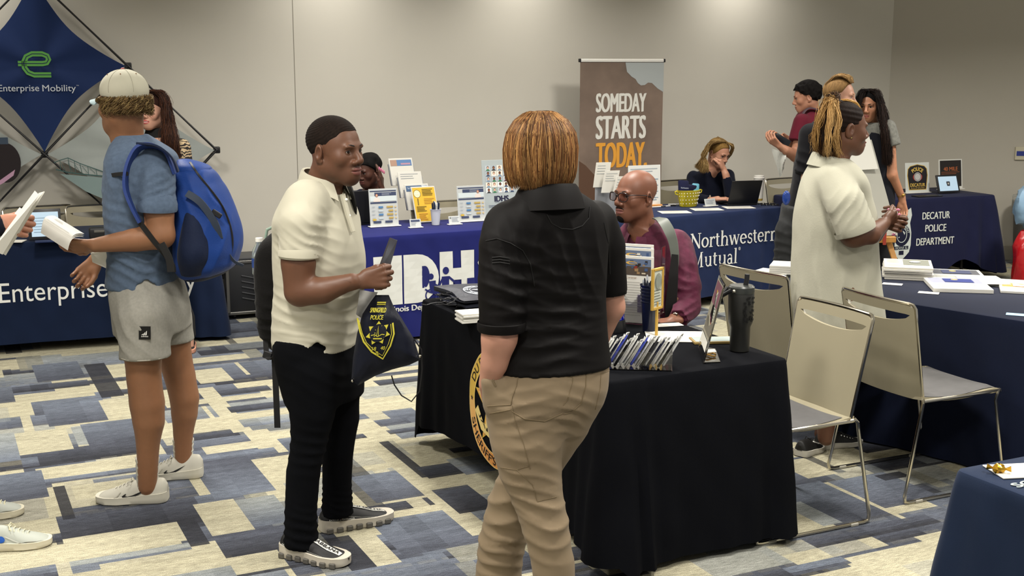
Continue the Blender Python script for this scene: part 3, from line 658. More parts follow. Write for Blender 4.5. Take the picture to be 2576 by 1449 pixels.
pr = Print(lambda u, v, l=0.: BF(u, v, l + .002)); bm_ = PXM(10.35, 1.7); k = bw / 215.
def bp(px, py): return ((px - 1457) * k, btop - (py - 152) * bm_)
def btext(s, x0, y0, x1, y1, c, b=.028): a = bp(x0, y1); d = bp(x1, y0); pr.text(s, a[0], a[1], d[0], d[1], c, b)
pr.pg([bp(*a) for a in [(1572, 157), (1670, 157), (1670, 231), (1655, 222), (1640, 208), (1630, 207), (1622, 213), (1612, 214), (1604, 208), (1598, 198), (1588, 192), (1576, 180)]], '#a8aeae')
btext('SOMEDAY', 1499, 233, 1627, 280, '#dcdbd3'); btext('STARTS', 1499, 289, 1627, 347, '#dcdbd3'); btext('TODAY.', 1500, 356, 1631, 420, '#dd9c3c')
btext('SPEND', 1500, 463, 1560, 478, '#b9b3aa', .01); btext('STUFF', 1500, 444, 1560, 458, '#b9b3aa', .01)
pr.pg([bp(*a) for a in [(1458, 400), (1475, 412), (1500, 440), (1530, 470), (1530, 530), (1458, 530)]], '#5b4334')
pr.done('printed_text', ban)
# wall plate
q = on_wall_right(2569, 386, .012); wre = np.array((RE[0], RE[1], 0)); R = rotz(RWA)
wp = thing('wall_plate', 'small cream wall plate with a blue window at the right edge', 'wall plate', q, RWA)
put('plate', MB().box(q, (.115, .022, .125), R, .004), mat('cream_plastic', '#c9c3ab', .5), wp); put('display', MB().box(q - np.array((-wre[1], wre[0], 0)) * .012, (.09, .004, .045), R), mat('blue_window', '#2c3a8c', .3), wp)
# ================================================================ chairs
SHELL = mat('beige_shell', '#8d8670', .45, spec=.5); PAD = cloth('grey_pad', '#5d5c5c', vscale=20)
def chair_parts(t):
    """local frame: x = width, y = forward, z up"""
    W, Dp = .235, .22
    # backrest with slot handle: curved sheet, top rail, slot, lower panel
    def bk(u, v, off=0.):      # u -1..1, v 0..1
        w = W * (.985 - .05 * (1 - v)) * u; y = -.20 - .085 * v - .02 * (1 - u * u) * (1 if off >= 0 else 1) + off
        return np.array((w, y, .445 + .425 * v))
    vt = .955; slot = lambda u: .80 + .10 * abs(u) ** 2.2
    mb = MB()
    def patch(fn0, fn1, us):
        for k in range(len(us) - 1):
            a, b = us[k], us[k + 1]; P = []
            for off in (.007, -.007):
                for (u, f) in ((a, fn0), (b, fn0), (b, fn1), (a, fn1)): P.append(bk(u, f(u), off))
            mb.add(P, [(0, 1, 2, 3), (7, 6, 5, 4), (0, 4, 5, 1), (1, 5, 6, 2), (2, 6, 7, 3), (3, 7, 4, 0)])
    us = list(np.linspace(-1, 1, 21)); s0, s1 = lambda u: 0.0, lambda u: 1.0
    low = lambda u: slot(u) if abs(u) < .87 else .90
    patch(lambda u: 0. if abs(u) < .9 else .012, lambda u: low(u), us)
    patch(lambda u: .905 if abs(u) < .87 else .90, lambda u: 1. - .03 * max(0, abs(u) - .88) / .12, us)
    bmw = put('backrest', mb, SHELL, t, world=False, ang=50)
    mb = MB(); loopp = [bk(-1.01, v) for v in np.linspace(-.02, .97, 8)] + [bk(-.96, 1.01)] + [bk(u, 1.015) for u in np.linspace(-.88, .88, 9)] + [bk(.96, 1.01)] + [bk(1.01, v) for v in np.linspace(.97, -.02, 8)]
    put('back_frame', mb.tube(loopp, .0075, 8), CHROME, t, world=False)
    # seat shell + pad
    def st(u, v, dz): return np.array((W * .97 * u, -.215 + .46 * v, .452 + dz + .012 * (abs(u) ** 3) - .02 * math.sin(math.pi * min(1, v * 1.1)) + .0 - .02 * max(0, v - .8) * 5 * .5))
    mb = MB().grid(lambda a, b: st(a * 2 - 1, b, .0), 10, 12); n = len(mb.v); mb.grid(lambda a, b: st(a * 2 - 1, b, -.012), 10, 12)
    k = 11; ring = [i for i in range(k)] + [j * k + 10 for j in range(1, 13)] + [12 * k + i for i in range(9, -1, -1)] + [j * k for j in range(11, 0, -1)]
    for i in range(len(ring)): a, b = ring[i], ring[(i + 1) % len(ring)]; mb.f.append((b, a, a + n, b + n)); mb.mi.append(0); mb.fc.append(None)
    put('seat', mb, SHELL, t, world=False)
    def pd_(a, b): u, v = (a * 2 - 1) * .90, .09 + b * .88; e = min(a, 1 - a, b, 1 - b); return st(u, v, .003 + .013 * min(1, e * 14) ** .5)
    put('seat_pad', MB().grid(pd_, 16, 16), PAD, t, world=False)
    for sx in (-1, 1):
        x = sx * .245
        P = [(x * .93, .235, .452), (x, .21, .44), (x, .20, .41), (x * 1.03, .275, .035), (x * 1.03, .272, .012), (x * 1.03, .25, .008), (x * 1.03, -.27, .008), (x * 1.03, -.295, .013), (x * 1.03, -.3, .035), (x, -.225, .41), (x, -.22, .44), (x * .95, -.21, .455)]
        put('leg', MB().tube(P, .0078, 8), CHROME, t, world=False)
        put('rail', MB().tube([(x * .955, -.215, .447), (x * .955, .235, .447)], .008, 8), CHROME, t, world=False)
        for y in (.2, -.22): put('glide', MB().box((x * 1.03, y, .007), (.02, .04, .014), None, .003), CLEAR if False else mat('glide_plastic', '#9a968a', .4), t, world=False)
GCH = 'beige stacking chairs with grey seat pads'
chA = thing('stacking_chair', 'beige shell chair at the end of the black table, its grey seat towards the camera', 'chair', (0, 0, 0), 0, GCH)
chair_parts(chA)
def setc(o, x, y, facing): o.location = (x, y, 0); o.rotation_euler = (0, 0, facing - math.pi / 2); WORLD[o] = (np.array((x, y, 0.)), rotz(facing - math.pi / 2))
# placed from foot positions read off the floor
def chair_at(o, rear_near, front_near, side):
    r, f = np.array(rear_near), np.array(front_near); d = nrm(f - r); n = np.array((-d[1], d[0])) * side; c = (r + f) / 2 + n * .252; setc(o, c[0], c[1], math.atan2(d[1], d[0]))
chair_at(chA, (1.475, 4.83), (.95, 4.575), -1)
chB = copy_tree(chA, label='beige shell chair facing away, pulled up to the magazine table'); chair_at(chB, (1.70, 5.045), (2.235, 5.29), 1)
chC = copy_tree(chA, label='beige shell chair with its back to the black tumbler, behind the black table'); setc(chC, 1.425, 6.12, math.radians(34))
def chair_bg(px, py, Y, facing, label):
    q = D(px, py, Y); c = copy_tree(chA, label=label); d = np.array((math.cos(facing), math.sin(facing))); setc(c, q[0] + d[0] * .27, Y + d[1] * .27, facing); return c
chair_bg(1108, 492, 9.05, math.radians(-62), 'beige chair behind the royal blue table, right of the yellow flyer')
chair_bg(252, 533, 8.82, math.radians(-66), 'beige chair behind the navy table at the left, by the black strap')
chair_bg(96, 541, 8.72, math.radians(-60), 'beige chair behind the tablet on the left table')
chair_bg(1703, 472, 10.75, math.radians(-60), 'beige chair under the seated blonde woman by the back wall')
chair_bg(1978, 460, 10.95, math.radians(-60), 'beige chair by the back wall, right of the paper cup')
# ================================================================ small things
def on(T): return T.H + .001
def frame_at(p, ang): return np.array((math.cos(ang), math.sin(ang), 0.)), np.array((math.sin(ang), -math.cos(ang), 0.))   # along, towards viewer
UP = np.array((0, 0, 1.))
def sign_holder(label, p, ang, w, h, lean=.12, base=.06, group=None, paper='#b9bdbc', name='sign_holder', cat='sign', thick=.004, th=None):
    e, f = frame_at(p, ang); up = nrm(UP - f * lean); nn = np.cross(e, up); R = np.stack([e, nn if np.dot(nn, f) > 0 else -nn, up], 1)
    if np.dot(R[:, 1], f) < 0: R[:, 1] *= -1
    t = thing(name, label, cat, p, ang, group)
    put('base', MB().box(p + UP * .004, (w + .02, base, .006), np.stack([e, -f, UP], 1), .002), WHITEPL, t)
    c = p + UP * .008 + up * h / 2
    put('sheet', MB().box(c, (w, thick, h), R, .001), mat('sheet_' + paper, paper, .35), t)
    n3 = R[:, 1]; fn = lambda u, v, l=0.: p + UP * .008 + e * (u - w / 2) + up * v + n3 * (thick / 2 + .0004 + l)
    return t, Print(fn)
tz = .7415
def flyer(pr, w, h, person, dark='#3c4560'):
    pr.rect(w * .04, h * .92, w * .96, h * .95, dark); pr.rect(w * .2, h * .80, w * .96, h * .9, dark); pr.rect(w * .04, h * .66, w * .96, h * .8, '#c8d2d3'); pr.rect(w * .04, h * .60, w * .96, h * .64, dark)
    px = w * person; pr.pg([(px - w * .12, h * .65), (px + w * .12, h * .65), (px + w * .09, h * .74), (px, h * .78), (px - w * .09, h * .74)], '#dccfc6'); pr.disc(px, h * .82, w * .05, h * .05, '#6b4a3c'); pr.disc(px, h * .82, w * .035, h * .036, '#c99a82')
    pr.lines(w * .45, h * .81, w * .8, h * .89, 3, '#a9b0bd', .3, .3)
    for i in range(4):
        y = h * (.50 - .10 * i); pr.lines(w * .08, y - h * .01, w * .2, y + h * .03, 2, '#9aa4ad'); b = i in (0, 2)
        pr.stroke([(w * .31, y), (w * .47, y)], h * .05, '#4f7aa4' if b else '#b9c4c8'); pr.stroke([(w * (.6 if b else .66), y), (w * .82, y)], h * .05, '#b39a58'); pr.rect(w * .88, y - h * .02, w * .94, y + h * .02, '#c9b587')
    pr.rect(w * .11, h * .07, w * .38, h * .13, dark); pr.rect(w * .52, h * .07, w * .78, h * .13, dark); pr.disc(w * .15, h * .165, w * .07, h * .03, '#c2a447')
def holder_px(label, xl, yb, xr, h, T, **k):
    a = G(xl, yb, tz); e3 = T.E3; ang = T.ang; d = None
    # the right end where the edge direction crosses the column xr
    best = (1e9, 0)
    for i in range(400):
        q = a + e3 * i * .002; X = 1288 + F_PX * q[0] / (q[1] * _c - (q[2] - CAM_H) * _s)
        if abs(X - xr) < best[0]: best = (abs(X - xr), i * .002)
    w = best[1]; return sign_holder(label, a + e3 * w / 2, ang, w, h, **k) + (w,)
t, pr, w = holder_px('white flyer in an upright holder beside the black laptop, woman with long hair', 932, 572, 1003, .262, TI); flyer(pr, w, .262, .27); pr.done('printed_graphic', t)
t, pr, w = holder_px('white flyer in an upright holder in front of the group portrait poster', 1153, 559, 1222, .255, TI); flyer(pr, w, .255, .75); pr.done('printed_graphic', t)
t, pr, w = holder_px('small white card holder in front of the yellow flyer', 1032, 574, 1060, .055, TI, lean=.3, base=.04, cat='card'); pr.rect(w * .1, .035, w * .9, .049, '#3c4560'); pr.lines(w * .1, .006, w * .6, .032, 3, '#8b929c'); pr.done('printed_graphic', t)
t, pr, w = holder_px('small white card holder right of the white pen bucket', 1130, 566, 1158, .055, TI, lean=.3, base=.04, cat='card'); pr.disc(w * .15, .042, .006, .006, '#666c6a'); pr.lines(w * .25, .01, w * .9, .048, 4, '#8b929c'); pr.done('printed_graphic', t)
# big portrait poster
t, pr, w = holder_px('tall white poster with a grid of portraits and IDHS lettering', 1218, 549, 1306, .425, TI, base=.10, paper='#a9b2b3', cat='poster', name='poster_stand')
r = random.Random(3); hh = .425
for j in range(5):
    for i in range(5):
        x, y = w * (.09 + .165 * i), hh * (.42 + .098 * (4 - j)); cw, chh = w * .155, hh * .092
        pr.k = 1; pr.rect(x, y, x + cw, y + chh, r.choice(['#dfe4e4', '#b8c2c8', '#e6ddd0', '#aab4bb', '#e0dccf', '#9fb0a8']))
        hc = r.choice(['#2f2622', '#4a3227', '#6f5138', '#231d1d']); sk = r.choice(['#8a5a42', '#c79a80', '#d9b29a', '#6d4634']); cl = r.choice(['#dfe0de', '#40506c', '#5b3640', '#3c3a3a', '#3f7a55', '#7f95a8'])
        pr.k = 2; pr.pg([(x + cw * .15, y), (x + cw * .85, y), (x + cw * .7, y + chh * .3), (x + cw * .3, y + chh * .3)], cl); pr.k = 3; pr.disc(x + cw * .5, y + chh * .6, cw * .22, chh * .3, hc, 12); pr.k = 4; pr.disc(x + cw * .5, y + chh * .54, cw * .16, chh * .24, sk, 12)
pr.text('IDHS', w * .31, hh * .265, w * .72, hh * .365, '#23233f', .05); pr.lines(w * .14, hh * .16, w * .9, hh * .21, 2, '#4b5570', .3, .05); pr.lines(w * .32, hh * .245, w * .72, hh * .258, 1, '#4b5570'); pr.done('printed_graphic', t)
# tiered leaflet rack
a = G(1036, 563, tz); e3, f3 = TI.E3, -TI.N3; rk = thing('leaflet_rack', 'tiered clear rack of leaflets with the yellow flyer in front', 'leaflet rack', a + e3 * .12 + TI.N3 * .12, TI.ang)
for k, (hh, dx, dy, colr) in enumerate([(.262, .03, .0, '#c9a544'), (.19, -.005, .07, '#d5d9da'), (.19, -.03, .14, '#dcdcd6'), (.20, -.07, .21, '#c8cdd2')]):
    q = a + e3 * dx + TI.N3 * dy + UP * (.005 + .085 * k + (.0)); up = nrm(UP - e3 * .10 + TI.N3 * .16); n3 = nrm(np.cross(e3, up)); n3 = -n3 if np.dot(n3, f3) < 0 else n3; R = np.stack([e3, n3, up], 1)
    e4 = nrm(e3 + UP * .0); w = .185; c = q + e3 * w / 2 + up * hh / 2
    if k: put('tray', MB().box(c + n3 * .004 - up * hh * .1, (w + .014, .014, hh * .8), R, .003), mat('grey_acrylic', '#8e9196', .2), rk)
    o = put('leaflet', MB().box(c + n3 * .014, (w, .004, hh), R, .001), PAPER, rk)
    if k == 0: o['label'] = 'yellow leaflet with a magnifying glass'
    fn = lambda u, v, l=0., q=q, up=up, n3=n3: q + e3 * u + up * v + n3 * (.0165 + l); p2 = Print(fn)
    if k == 0:
        p2.rect(.008, .008, w - .006, hh - .008, '#d9b13c'); p2.disc(.04, hh * .80, .026, .028, '#ece0b4'); p2.ring(.04, hh * .80, .028, .030, .0035, '#7a6530'); p2.stroke([(.04, hh * .67), (.038, hh * .48)], .009, '#7a6530'); p2.text('100', .022, hh * .775, .058, hh * .825, '#f4efe0', .03)
        p2.lines(.08, hh * .74, .165, hh * .94, 5, '#6c5a26', .45, .2); p2.lines(.085, hh * .5, .17, hh * .68, 4, '#a4642a', .25, .3); p2.lines(.02, hh * .3, .1, hh * .46, 4, '#6c5a26', .45, .3); p2.lines(.03, hh * .06, .1, hh * .26, 4, '#a4642a', .3, .3)
    elif k == 1: p2.rect(.01, hh * .72, w - .01, hh * .94, '#4d6483'); p2.text('Tips for Completing', .018, hh * .8, w * .62, hh * .88, '#c9d2dc', .01); p2.pg([(w * .7, hh * .94), (w - .01, hh * .92), (w - .02, hh * .76), (w * .8, hh * .8)], '#c9d2dc')
    elif k == 2: p2.lines(.02, hh * .7, w - .02, hh * .95, 3, '#8d949b', .2, .4)
    else: p2.rect(.01, hh * .72, w - .01, hh * .94, '#5a7ca8'); p2.rect(.01, hh * .72, .06, hh * .94, '#a88978'); p2.rect(.09, hh * .76, w - .02, hh * .82, '#b08a9c')
    p2.done('printed_graphic', o)
# pen bucket
def pens(parent, c, rad, n, h, cols, seed=1, lean=.25):
    r = random.Random(seed)
    for i in range(n):
        a = r.random() * 6.28; rr = rad * math.sqrt(r.random()) * .7; b = np.array(c) + (rr * math.cos(a), rr * math.sin(a), .01); tip = b + np.array((math.cos(a) * lean * h * .35 * r.random(), math.sin(a) * lean * h * .35 * r.random(), h * (.88 + .12 * r.random())))
        pn = thing('pen', None, 'pen', b, 0, parent) if False else None
        yield b, tip, cols[i % len(cols)]
def bucket(label, p, r0, r1, h, m, penh, n, cols, name='pen_bucket', group='pens', plabel='pen', seed=1, ridges=0):
    t = thing(name, label, 'bucket' if 'bucket' in name else 'cup', p); prof = [(r0 * .9, 0), (r0, .002), (r1, h * .97), (r1 + .0035, h * .975), (r1 + .0035, h), (r1 - .001, h), (r1 - .0025, h * .96), (r0 - .003, .006), (.001, .005)]
    if ridges:
        prof = [(r0 * .95, 0), (r0, .003), (r0 + (r1 - r0) * .6, h * .6)]
        for k in range(ridges): z = h * (.62 + .36 * k / ridges); rr = r0 + (r1 - r0) * (.62 + .36 * k / ridges); prof += [(rr, z), (rr + .003, z + .003), (rr + .003, z + .006), (rr, z + .008)]
        prof += [(r1 + .003, h), (r1 - .001, h), (r0 - .002, .006), (.001, .005)]
    put('body', MB().lathe(prof, p, 24), m, t)
    for b, tip, c in pens(None, p, r0, n, penh, cols, seed):
        o = put('pen', MB().tube([b, tip - (tip - b) * .18], .0042, 6).tube([tip - (tip - b) * .18, tip - (tip - b) * .04, tip], [.0048, .0042, .002], 6), mat('pen' + c, c, .3), None, world=True); tag(o, plabel, 'pen', group)
    return t
q = G(1096, 566, tz); bucket('white metal bucket of navy pens on the royal blue table', q, .027, .038, .115, mat('white_enamel', '#c9ccd4', .4), .165, 16, ['#1c2740', '#1c2740', '#d8dad8', '#2c3d58'], plabel='navy pen standing in the white bucket', group='pens in the white bucket')
# laptops and tablets
def laptop(label, p, ang, w=.31, d=.21, open_=100, back=True, scr=None):
    e, f = frame_at(p, ang); t = thing('laptop', label, 'laptop', p, ang); R = np.stack([e, -f, UP], 1)
    put('keyboard_base', MB().box(p + UP * .009, (w, d, .016), R, .003), BLACKPL, t)
    a = math.radians(open_ - 90); up = nrm(UP * math.cos(a) + f * math.sin(a)); hinge = p + f * d / 2 + UP * .016; n3 = np.cross(e, up)
    R2 = np.stack([e, n3, up], 1); put('lid', MB().box(hinge + up * d / 2, (w, .008, d), R2, .003), BLACKPL, t)
    put('screen', MB().box(hinge + up * d / 2 + (-f if True else f) * .0048, (w - .02, .0012, d - .02), R2), mat('lcd', '#1a2634', .2, emit='#8fa4b8', estr=.3), t); return t
q = G(903, 566, tz) + TI.N3 * .10; t = laptop('open black laptop in front of the seated woman with pink nails', q, TI.ang + .1, .30, .24, 99)
q = G(1866, 515, tz) + TN.N3 * .06; laptop('open black laptop on the cloth with serif lettering', q, TN.ang - .30, .27, .21, 112)
def tablet(label, p, ang, w, h, lean, scr, case=.012, name='tablet', prn=None, stand=True):
    e, f = frame_at(p, ang); up = nrm(UP - f * lean); n3 = nrm(np.cross(e, up)); n3 = n3 if np.dot(n3, f) > 0 else -n3; R = np.stack([e, n3, up], 1); t = thing(name, label, 'tablet', p, ang)
    put('case', MB().box(p + up * (h / 2 + .004) + UP * .004, (w, case, h), R, .005), BLACKPL, t); c = p + up * (h / 2 + .004) + UP * .004 + n3 * (case / 2 + .0006)
    put('screen', MB().box(c, (w * .84, .0012, h * .80), R), scr, t)
    if stand: put('stand', MB().box(p - f * (.05 + lean * h * .3) + UP * h * .25, (w * .5, .006, h * .6), np.stack([e, nrm(UP * .5 - f * -1 * 1), nrm(UP + f * .5)], 1) if False else R @ rotx(.55), .002), BLACKPL, t)
    return t, Print(lambda u, v, l=0.: c + e * u + up * v + n3 * (.001 + l))
SCR = mat('lit_screen', '#9fb4c4', .25, emit='#a8c0d2', estr=.55)
t, pr = tablet('black-cased tablet with a lit screen on the police department table', G(2388, 487, tz), TD.ang, .245, .165, .35, SCR); pr.pg([(-.018, .02), (.018, .02), (.02, .008), (.015, -.022), (-.015, -.022), (-.02, .008)], '#3a3a44'); pr.disc(0, 0, .008, .009, '#b8b4a8'); pr.done('screen_image', t)
t, pr = tablet('tablet showing a pale blue page at the left table', G(116, 607, tz) + TE.N3 * .03, TE.ang, .20, .20, .2, SCR); pr.lines(-.07, -.06, .05, .05, 6, '#7f97ab', .2); pr.done('screen_image', t)
# police sign and the 40 mile sign
t, pr, w = holder_px('clear sign with a black and gold police patch reading POLICE DECATUR ILLINOIS', 2278, 487, 2338, .265, TD, paper='#c9ccc6', base=.05)
pr.pg([(w * .1, .21), (w * .2, .235), (w * .5, .250), (w * .8, .235), (w * .9, .21), (w * .93, .15), (w * .86, .02), (w * .14, .02), (w * .07, .15)], '#c6a54d'); pr.pg([(w * .12, .207), (w * .21, .230), (w * .5, .245), (w * .79, .230), (w * .88, .207), (w * .905, .15), (w * .84, .026), (w * .16, .026), (w * .095, .15)], '#221f22')
pr.arc('POLICE', w * .5, .10, w * .36, .108, 128, 52, .035, '#cfae52', .03); pr.text('DECATUR', w * .19, .05, w * .81, .08, '#cfae52', .03); pr.text('ILLINOIS', w * .22, .032, w * .78, .045, '#b59a52', .01); pr.disc(w * .5, .135, w * .2, .036, '#8d3530'); pr.disc(w * .5, .137, w * .15, .04, '#b9b8b4'); pr.ring(w * .5, .137, w * .13, .034, .004, '#4a4644'); pr.done('printed_graphic', t)
t, pr, w = holder_px('clear sign with a black sheet reading 40 MILE behind the tablet', 2362, 478, 2421, .27, TD, paper='#d6d6ce', base=.05)
pr.rect(w * .05, .02, w * .95, .26, '#2a2624'); pr.text('40 MILE', w * .2, .165, w * .8, .20, '#b8673c', .02); pr.lines(w * .1, .13, w * .9, .16, 2, '#8c5034'); pr.done('printed_graphic', t)
def slab(name, label, cat, p, ang, w, d, h, m, group=None, ch=.001, prn=None, parts=None):
    t = thing(name, label, cat, p, ang, group) if parts is None else parts; R = rotz(ang)
    o = put('body' if parts is None else name, MB().box(p + UP * (h / 2), (w, d, h), R, ch), m, t)
    if prn is not None:
        e = R[:, 0]; n = R[:, 1]; pr = Print(lambda u, v, l=0.: p + UP * (h + l) + e * (u - w / 2) + n * (v - d / 2)); prn(pr, w, d); pr.done('printed_graphic', t if parts is None else o)
    return t
slab('keyboard', 'thin dark grey keyboard folio in front of the police patch sign', 'keyboard', G(2332, 494, tz), TD.ang, .26, .10, .008, BLACKPL)
# papers on the serif-lettered cloth
lin = lambda s: (lambda pr, w, d: pr.lines(w * .1, d * .1, w * .9, d * .9, 8, '#a8a69c', .18, .3, s))
for k, (x, y, lb) in enumerate([(1697, 534, 'white sheet nearest the front, left of three papers'), (1778, 527, 'white sheet in the middle of three papers below the yellow tub'), (1858, 522, 'white sheet below the open laptop')]):
    slab('paper_sheet', lb, 'paper', G(x, y, tz), TN.ang - .45, .24, .16, .0025, PAPER, 'paper sheets on the serif-lettered cloth', prn=lin(k))
t, pr, w = holder_px('small white business card stand between yellow tub and laptop', 1774, 520, 1801, .055, TN, lean=.3, base=.04, cat='card'); pr.lines(w * .1, .01, w * .9, .045, 3, '#8b929c'); pr.done('printed_graphic', t)
for k, x in enumerate((1648, 1660, 1672, 1686)):
    q = G(x, 521 - k, tz + .005); o = put('pen', MB().tube([q - (.06, .02, 0), q + (.05, .035, 0)], .0045, 6), BLACKPL if k % 2 else WHITEPL); tag(o, 'pen lying on the cloth left of the yellow tub', 'pen', 'loose pens left of the yellow tub')
for k, x in enumerate((1665, 1682, 1706)):
    q = G(x + 34, 514, tz + .005); o = put('pen', MB().tube([q - (.06, .01, 0), q + (.055, .03, 0)], .005, 6), WHITEPL); tag(o, 'white pen lying at the foot of the yellow tub', 'pen', 'white pens by the yellow tub')
# lanyard heap
for k in range(6):
    q = G(1912 + k * 8, 512 + (k % 2) * 3, tz + .008); o = put('sunglasses' if k == 2 else 'keychain', MB().tube([q + (.02 * math.cos(a), .012 * math.sin(a), .003 * math.sin(3 * a)) for a in np.linspace(0, 6.0, 14)], .004, 6), BLACKPL); tag(o, 'dark looped keychain on the cloth right of the laptop', 'keychain', 'dark keychains right of the laptop')
# yellow tub
q = G(1731, 519, tz); YL = mat('yellow_enamel', '#c4b42c', .35); t = thing('party_tub', 'yellow oval tub with white dots and two handles', 'tub', q, TN.ang)
R = np.stack([TN.E3 * 1.0, TN.N3 * .62, UP], 1)
prof = [(.075, 0), (.08, .004), (.108, .125), (.115, .13), (.115, .134), (.106, .134), (.078, .012), (.001, .01)]
put('body', MB().lathe(prof, q, 36, R), YL, t)
for s in (-1, 1): put('handle', MB().tube([q + TN.E3 * s * x + UP * z for x, z in ((.11, .118), (.13, .13), (.143, .125), (.138, .108), (.112, .10))], .005, 8), YL, t)
for zz, n, ph in ((.028, 9, 0), (.058, 10, .3), (.088, 11, 0), (.112, 12, .3)):
    for k in range(n):
        a = -math.pi + math.pi * (k + .5) / n + ph * .2; rr = .079 + (.108 - .079) * zz / .125 + .0012; c = q + R @ np.array((rr * math.cos(a), rr * math.sin(a), zz)); 
        put('dot', MB().lathe([(.0045, 0), (.0045, .0012)], c, 8, np.stack([TN.E3, UP, nrm(c - q - UP * zz)], 1)), WHITEPL, t)
def pouch(label, c, sz, ang, tilt, m, txt=None):
    R = rotz(ang) @ rotx(tilt) @ roty(.1); t = thing('pouch', label, 'pouch', c); put('body', MB().box(c, sz, R, .012), m, t)
    if txt:
        pr = Print(lambda u, v, l=0.: c + R @ np.array((u, -sz[1] / 2 - .001 - l, v))); pr.text(txt, -.04, -.02, .04, -.008, '#b7c0d0', .01); pr.done('lettering', t)
pouch('navy can cooler sticking out of the yellow tub at the left', q + TN.E3 * -.055 + UP * .165, (.10, .03, .10), TN.ang, -.2, mDec, 'Northwestern'); pouch('navy can cooler lying in the middle of the yellow tub', q + TN.E3 * .03 + UP * .145, (.10, .03, .06), TN.ang + .1, .2, mDec); pouch('light blue packet in the right side of the yellow tub', q + TN.E3 * .075 + UP * .145, (.07, .02, .075), TN.ang, -.1, mat('cyan_packet', '#6fb4cc', .4))
# paper cup
q = G(1914, 505, tz) + TN.N3 * .03; t = thing('coffee_cup', 'tall white paper cup with lid and gold foot behind the laptop', 'cup', q)
put('body', MB().lathe([(.036, .018), (.044, .19), (.044, .192)], q, 24), WHITEPL, t); put('foot_band', MB().lathe([(.035, 0), (.0365, .018)], q, 24), mat('gold_band', '#b89b4a', .4), t); put('lid', MB().lathe([(.047, .188), (.047, .196), (.042, .2), (.041, .212), (.034, .213)], q, 24), WHITEPL, t)
# white board with orange base and leaflet rack behind the bald man
q = G(1641, 524, tz) + TN.N3 * .10; t, pr = sign_holder('large white information board on an orange foot behind the bald man', q, TN.ang - .15, .30, .33, lean=.05, cat='board', name='information_board', paper='#d6d8d4'); put('foot', MB().box(q + UP * .01, (.30, .07, .018), rotz(TN.ang - .15), .003), mat('orange_foot', '#c78a4c', .5), t)
pr.lines(.02, .27, .28, .31, 2, '#9aa3a8'); [pr.lines(.20, .04 + .05 * i, .28, .075 + .05 * i, 2, '#8fa0b0') for i in range(4)]; [pr.ring(.24, .06 + .05 * i, .012, .014, .002, '#8fa0b0') for i in range(4)]; pr.lines(.02, .05, .15, .25, 8, '#aab2b5', .2); pr.done('printed_graphic', t)
q = G(1545, 545, tz); rk = thing('leaflet_rack', 'rack of white leaflets in front of the brown banner', 'leaflet rack', q, TN.ang)
for k, (dx, dz, h) in enumerate([(-.075, .22, .19), (-.03, .18, .17), (.03, .12, .19), (.045, .02, .16)]):
    up = nrm(UP + np.array((.12 + .05 * k, 0, 0))); e = frame_at(q, TN.ang - .3)[0]; n3 = np.cross(e, up); c = q + e * dx + UP * dz + up * h / 2 + TN.N3 * (.06 - .03 * k)
    o = put('leaflet', MB().box(c, (.12, .003, h), np.stack([e, -n3, up], 1), .001), PAPER, rk); p2 = Print(lambda u, v, l=0., c=c, e=e, up=up, n3=n3: c + e * u + up * v + n3 * (.0018 + l)); p2.lines(-.045, 0, .05, h * .42, 4, '#9aa0a2', .2, .4, k); p2.done('printed_graphic', o)
put('back_panel', MB().box(q + UP * .14 + TN.N3 * .10, (.22, .004, .28), rotz(TN.ang), .002), mat('grey_acrylic', '#8e9196', .2), rk); put('base', MB().box(q + UP * .006 + TN.N3 * .03, (.24, .16, .012), rotz(TN.ang), .002), mat('grey_acrylic', '#8e9196', .2), rk)
# left table things
slab('paper_sheet', 'white sheets lying at the left end of the navy table', 'paper', G(22, 608, tz), TE.ang - .3, .2, .1, .006, PAPER)
slab('notebook', 'closed navy folder under the tablet at the left', 'folder', G(140, 607, tz), TE.ang, .25, .09, .007, mNW)
q = G(258, 603, tz) + TE.N3 * .06; t = thing('card_reader', 'small black device behind the student holding papers', 'device', q, TE.ang); put('body', MB().box(q + UP * .04, (.16, .09, .075), rotz(TE.ang), .015), BLACKPL, t); put('slot', MB().box(q + UP * .055 - TE.N3 * .046, (.1, .006, .016), rotz(TE.ang), .002), STEEL, t)
q = G(48, 596, tz) + TE.N3 * .10; t = thing('tote_bag', 'crumpled cream cloth bag on the left table behind the hand', 'bag', q); mb = MB().grid(lambda a, b: q + np.array(((a - .5) * .22, .02 * math.sin(9 * a) + .05 * (1 - b), .13 * b * (.8 + .2 * math.sin(7 * a)))), 14, 8); put('body', mb, cloth('cream_cloth', '#b8b09a'), t)
# ---- things on the black table
def tb(px, py): return G(px, py, tz)
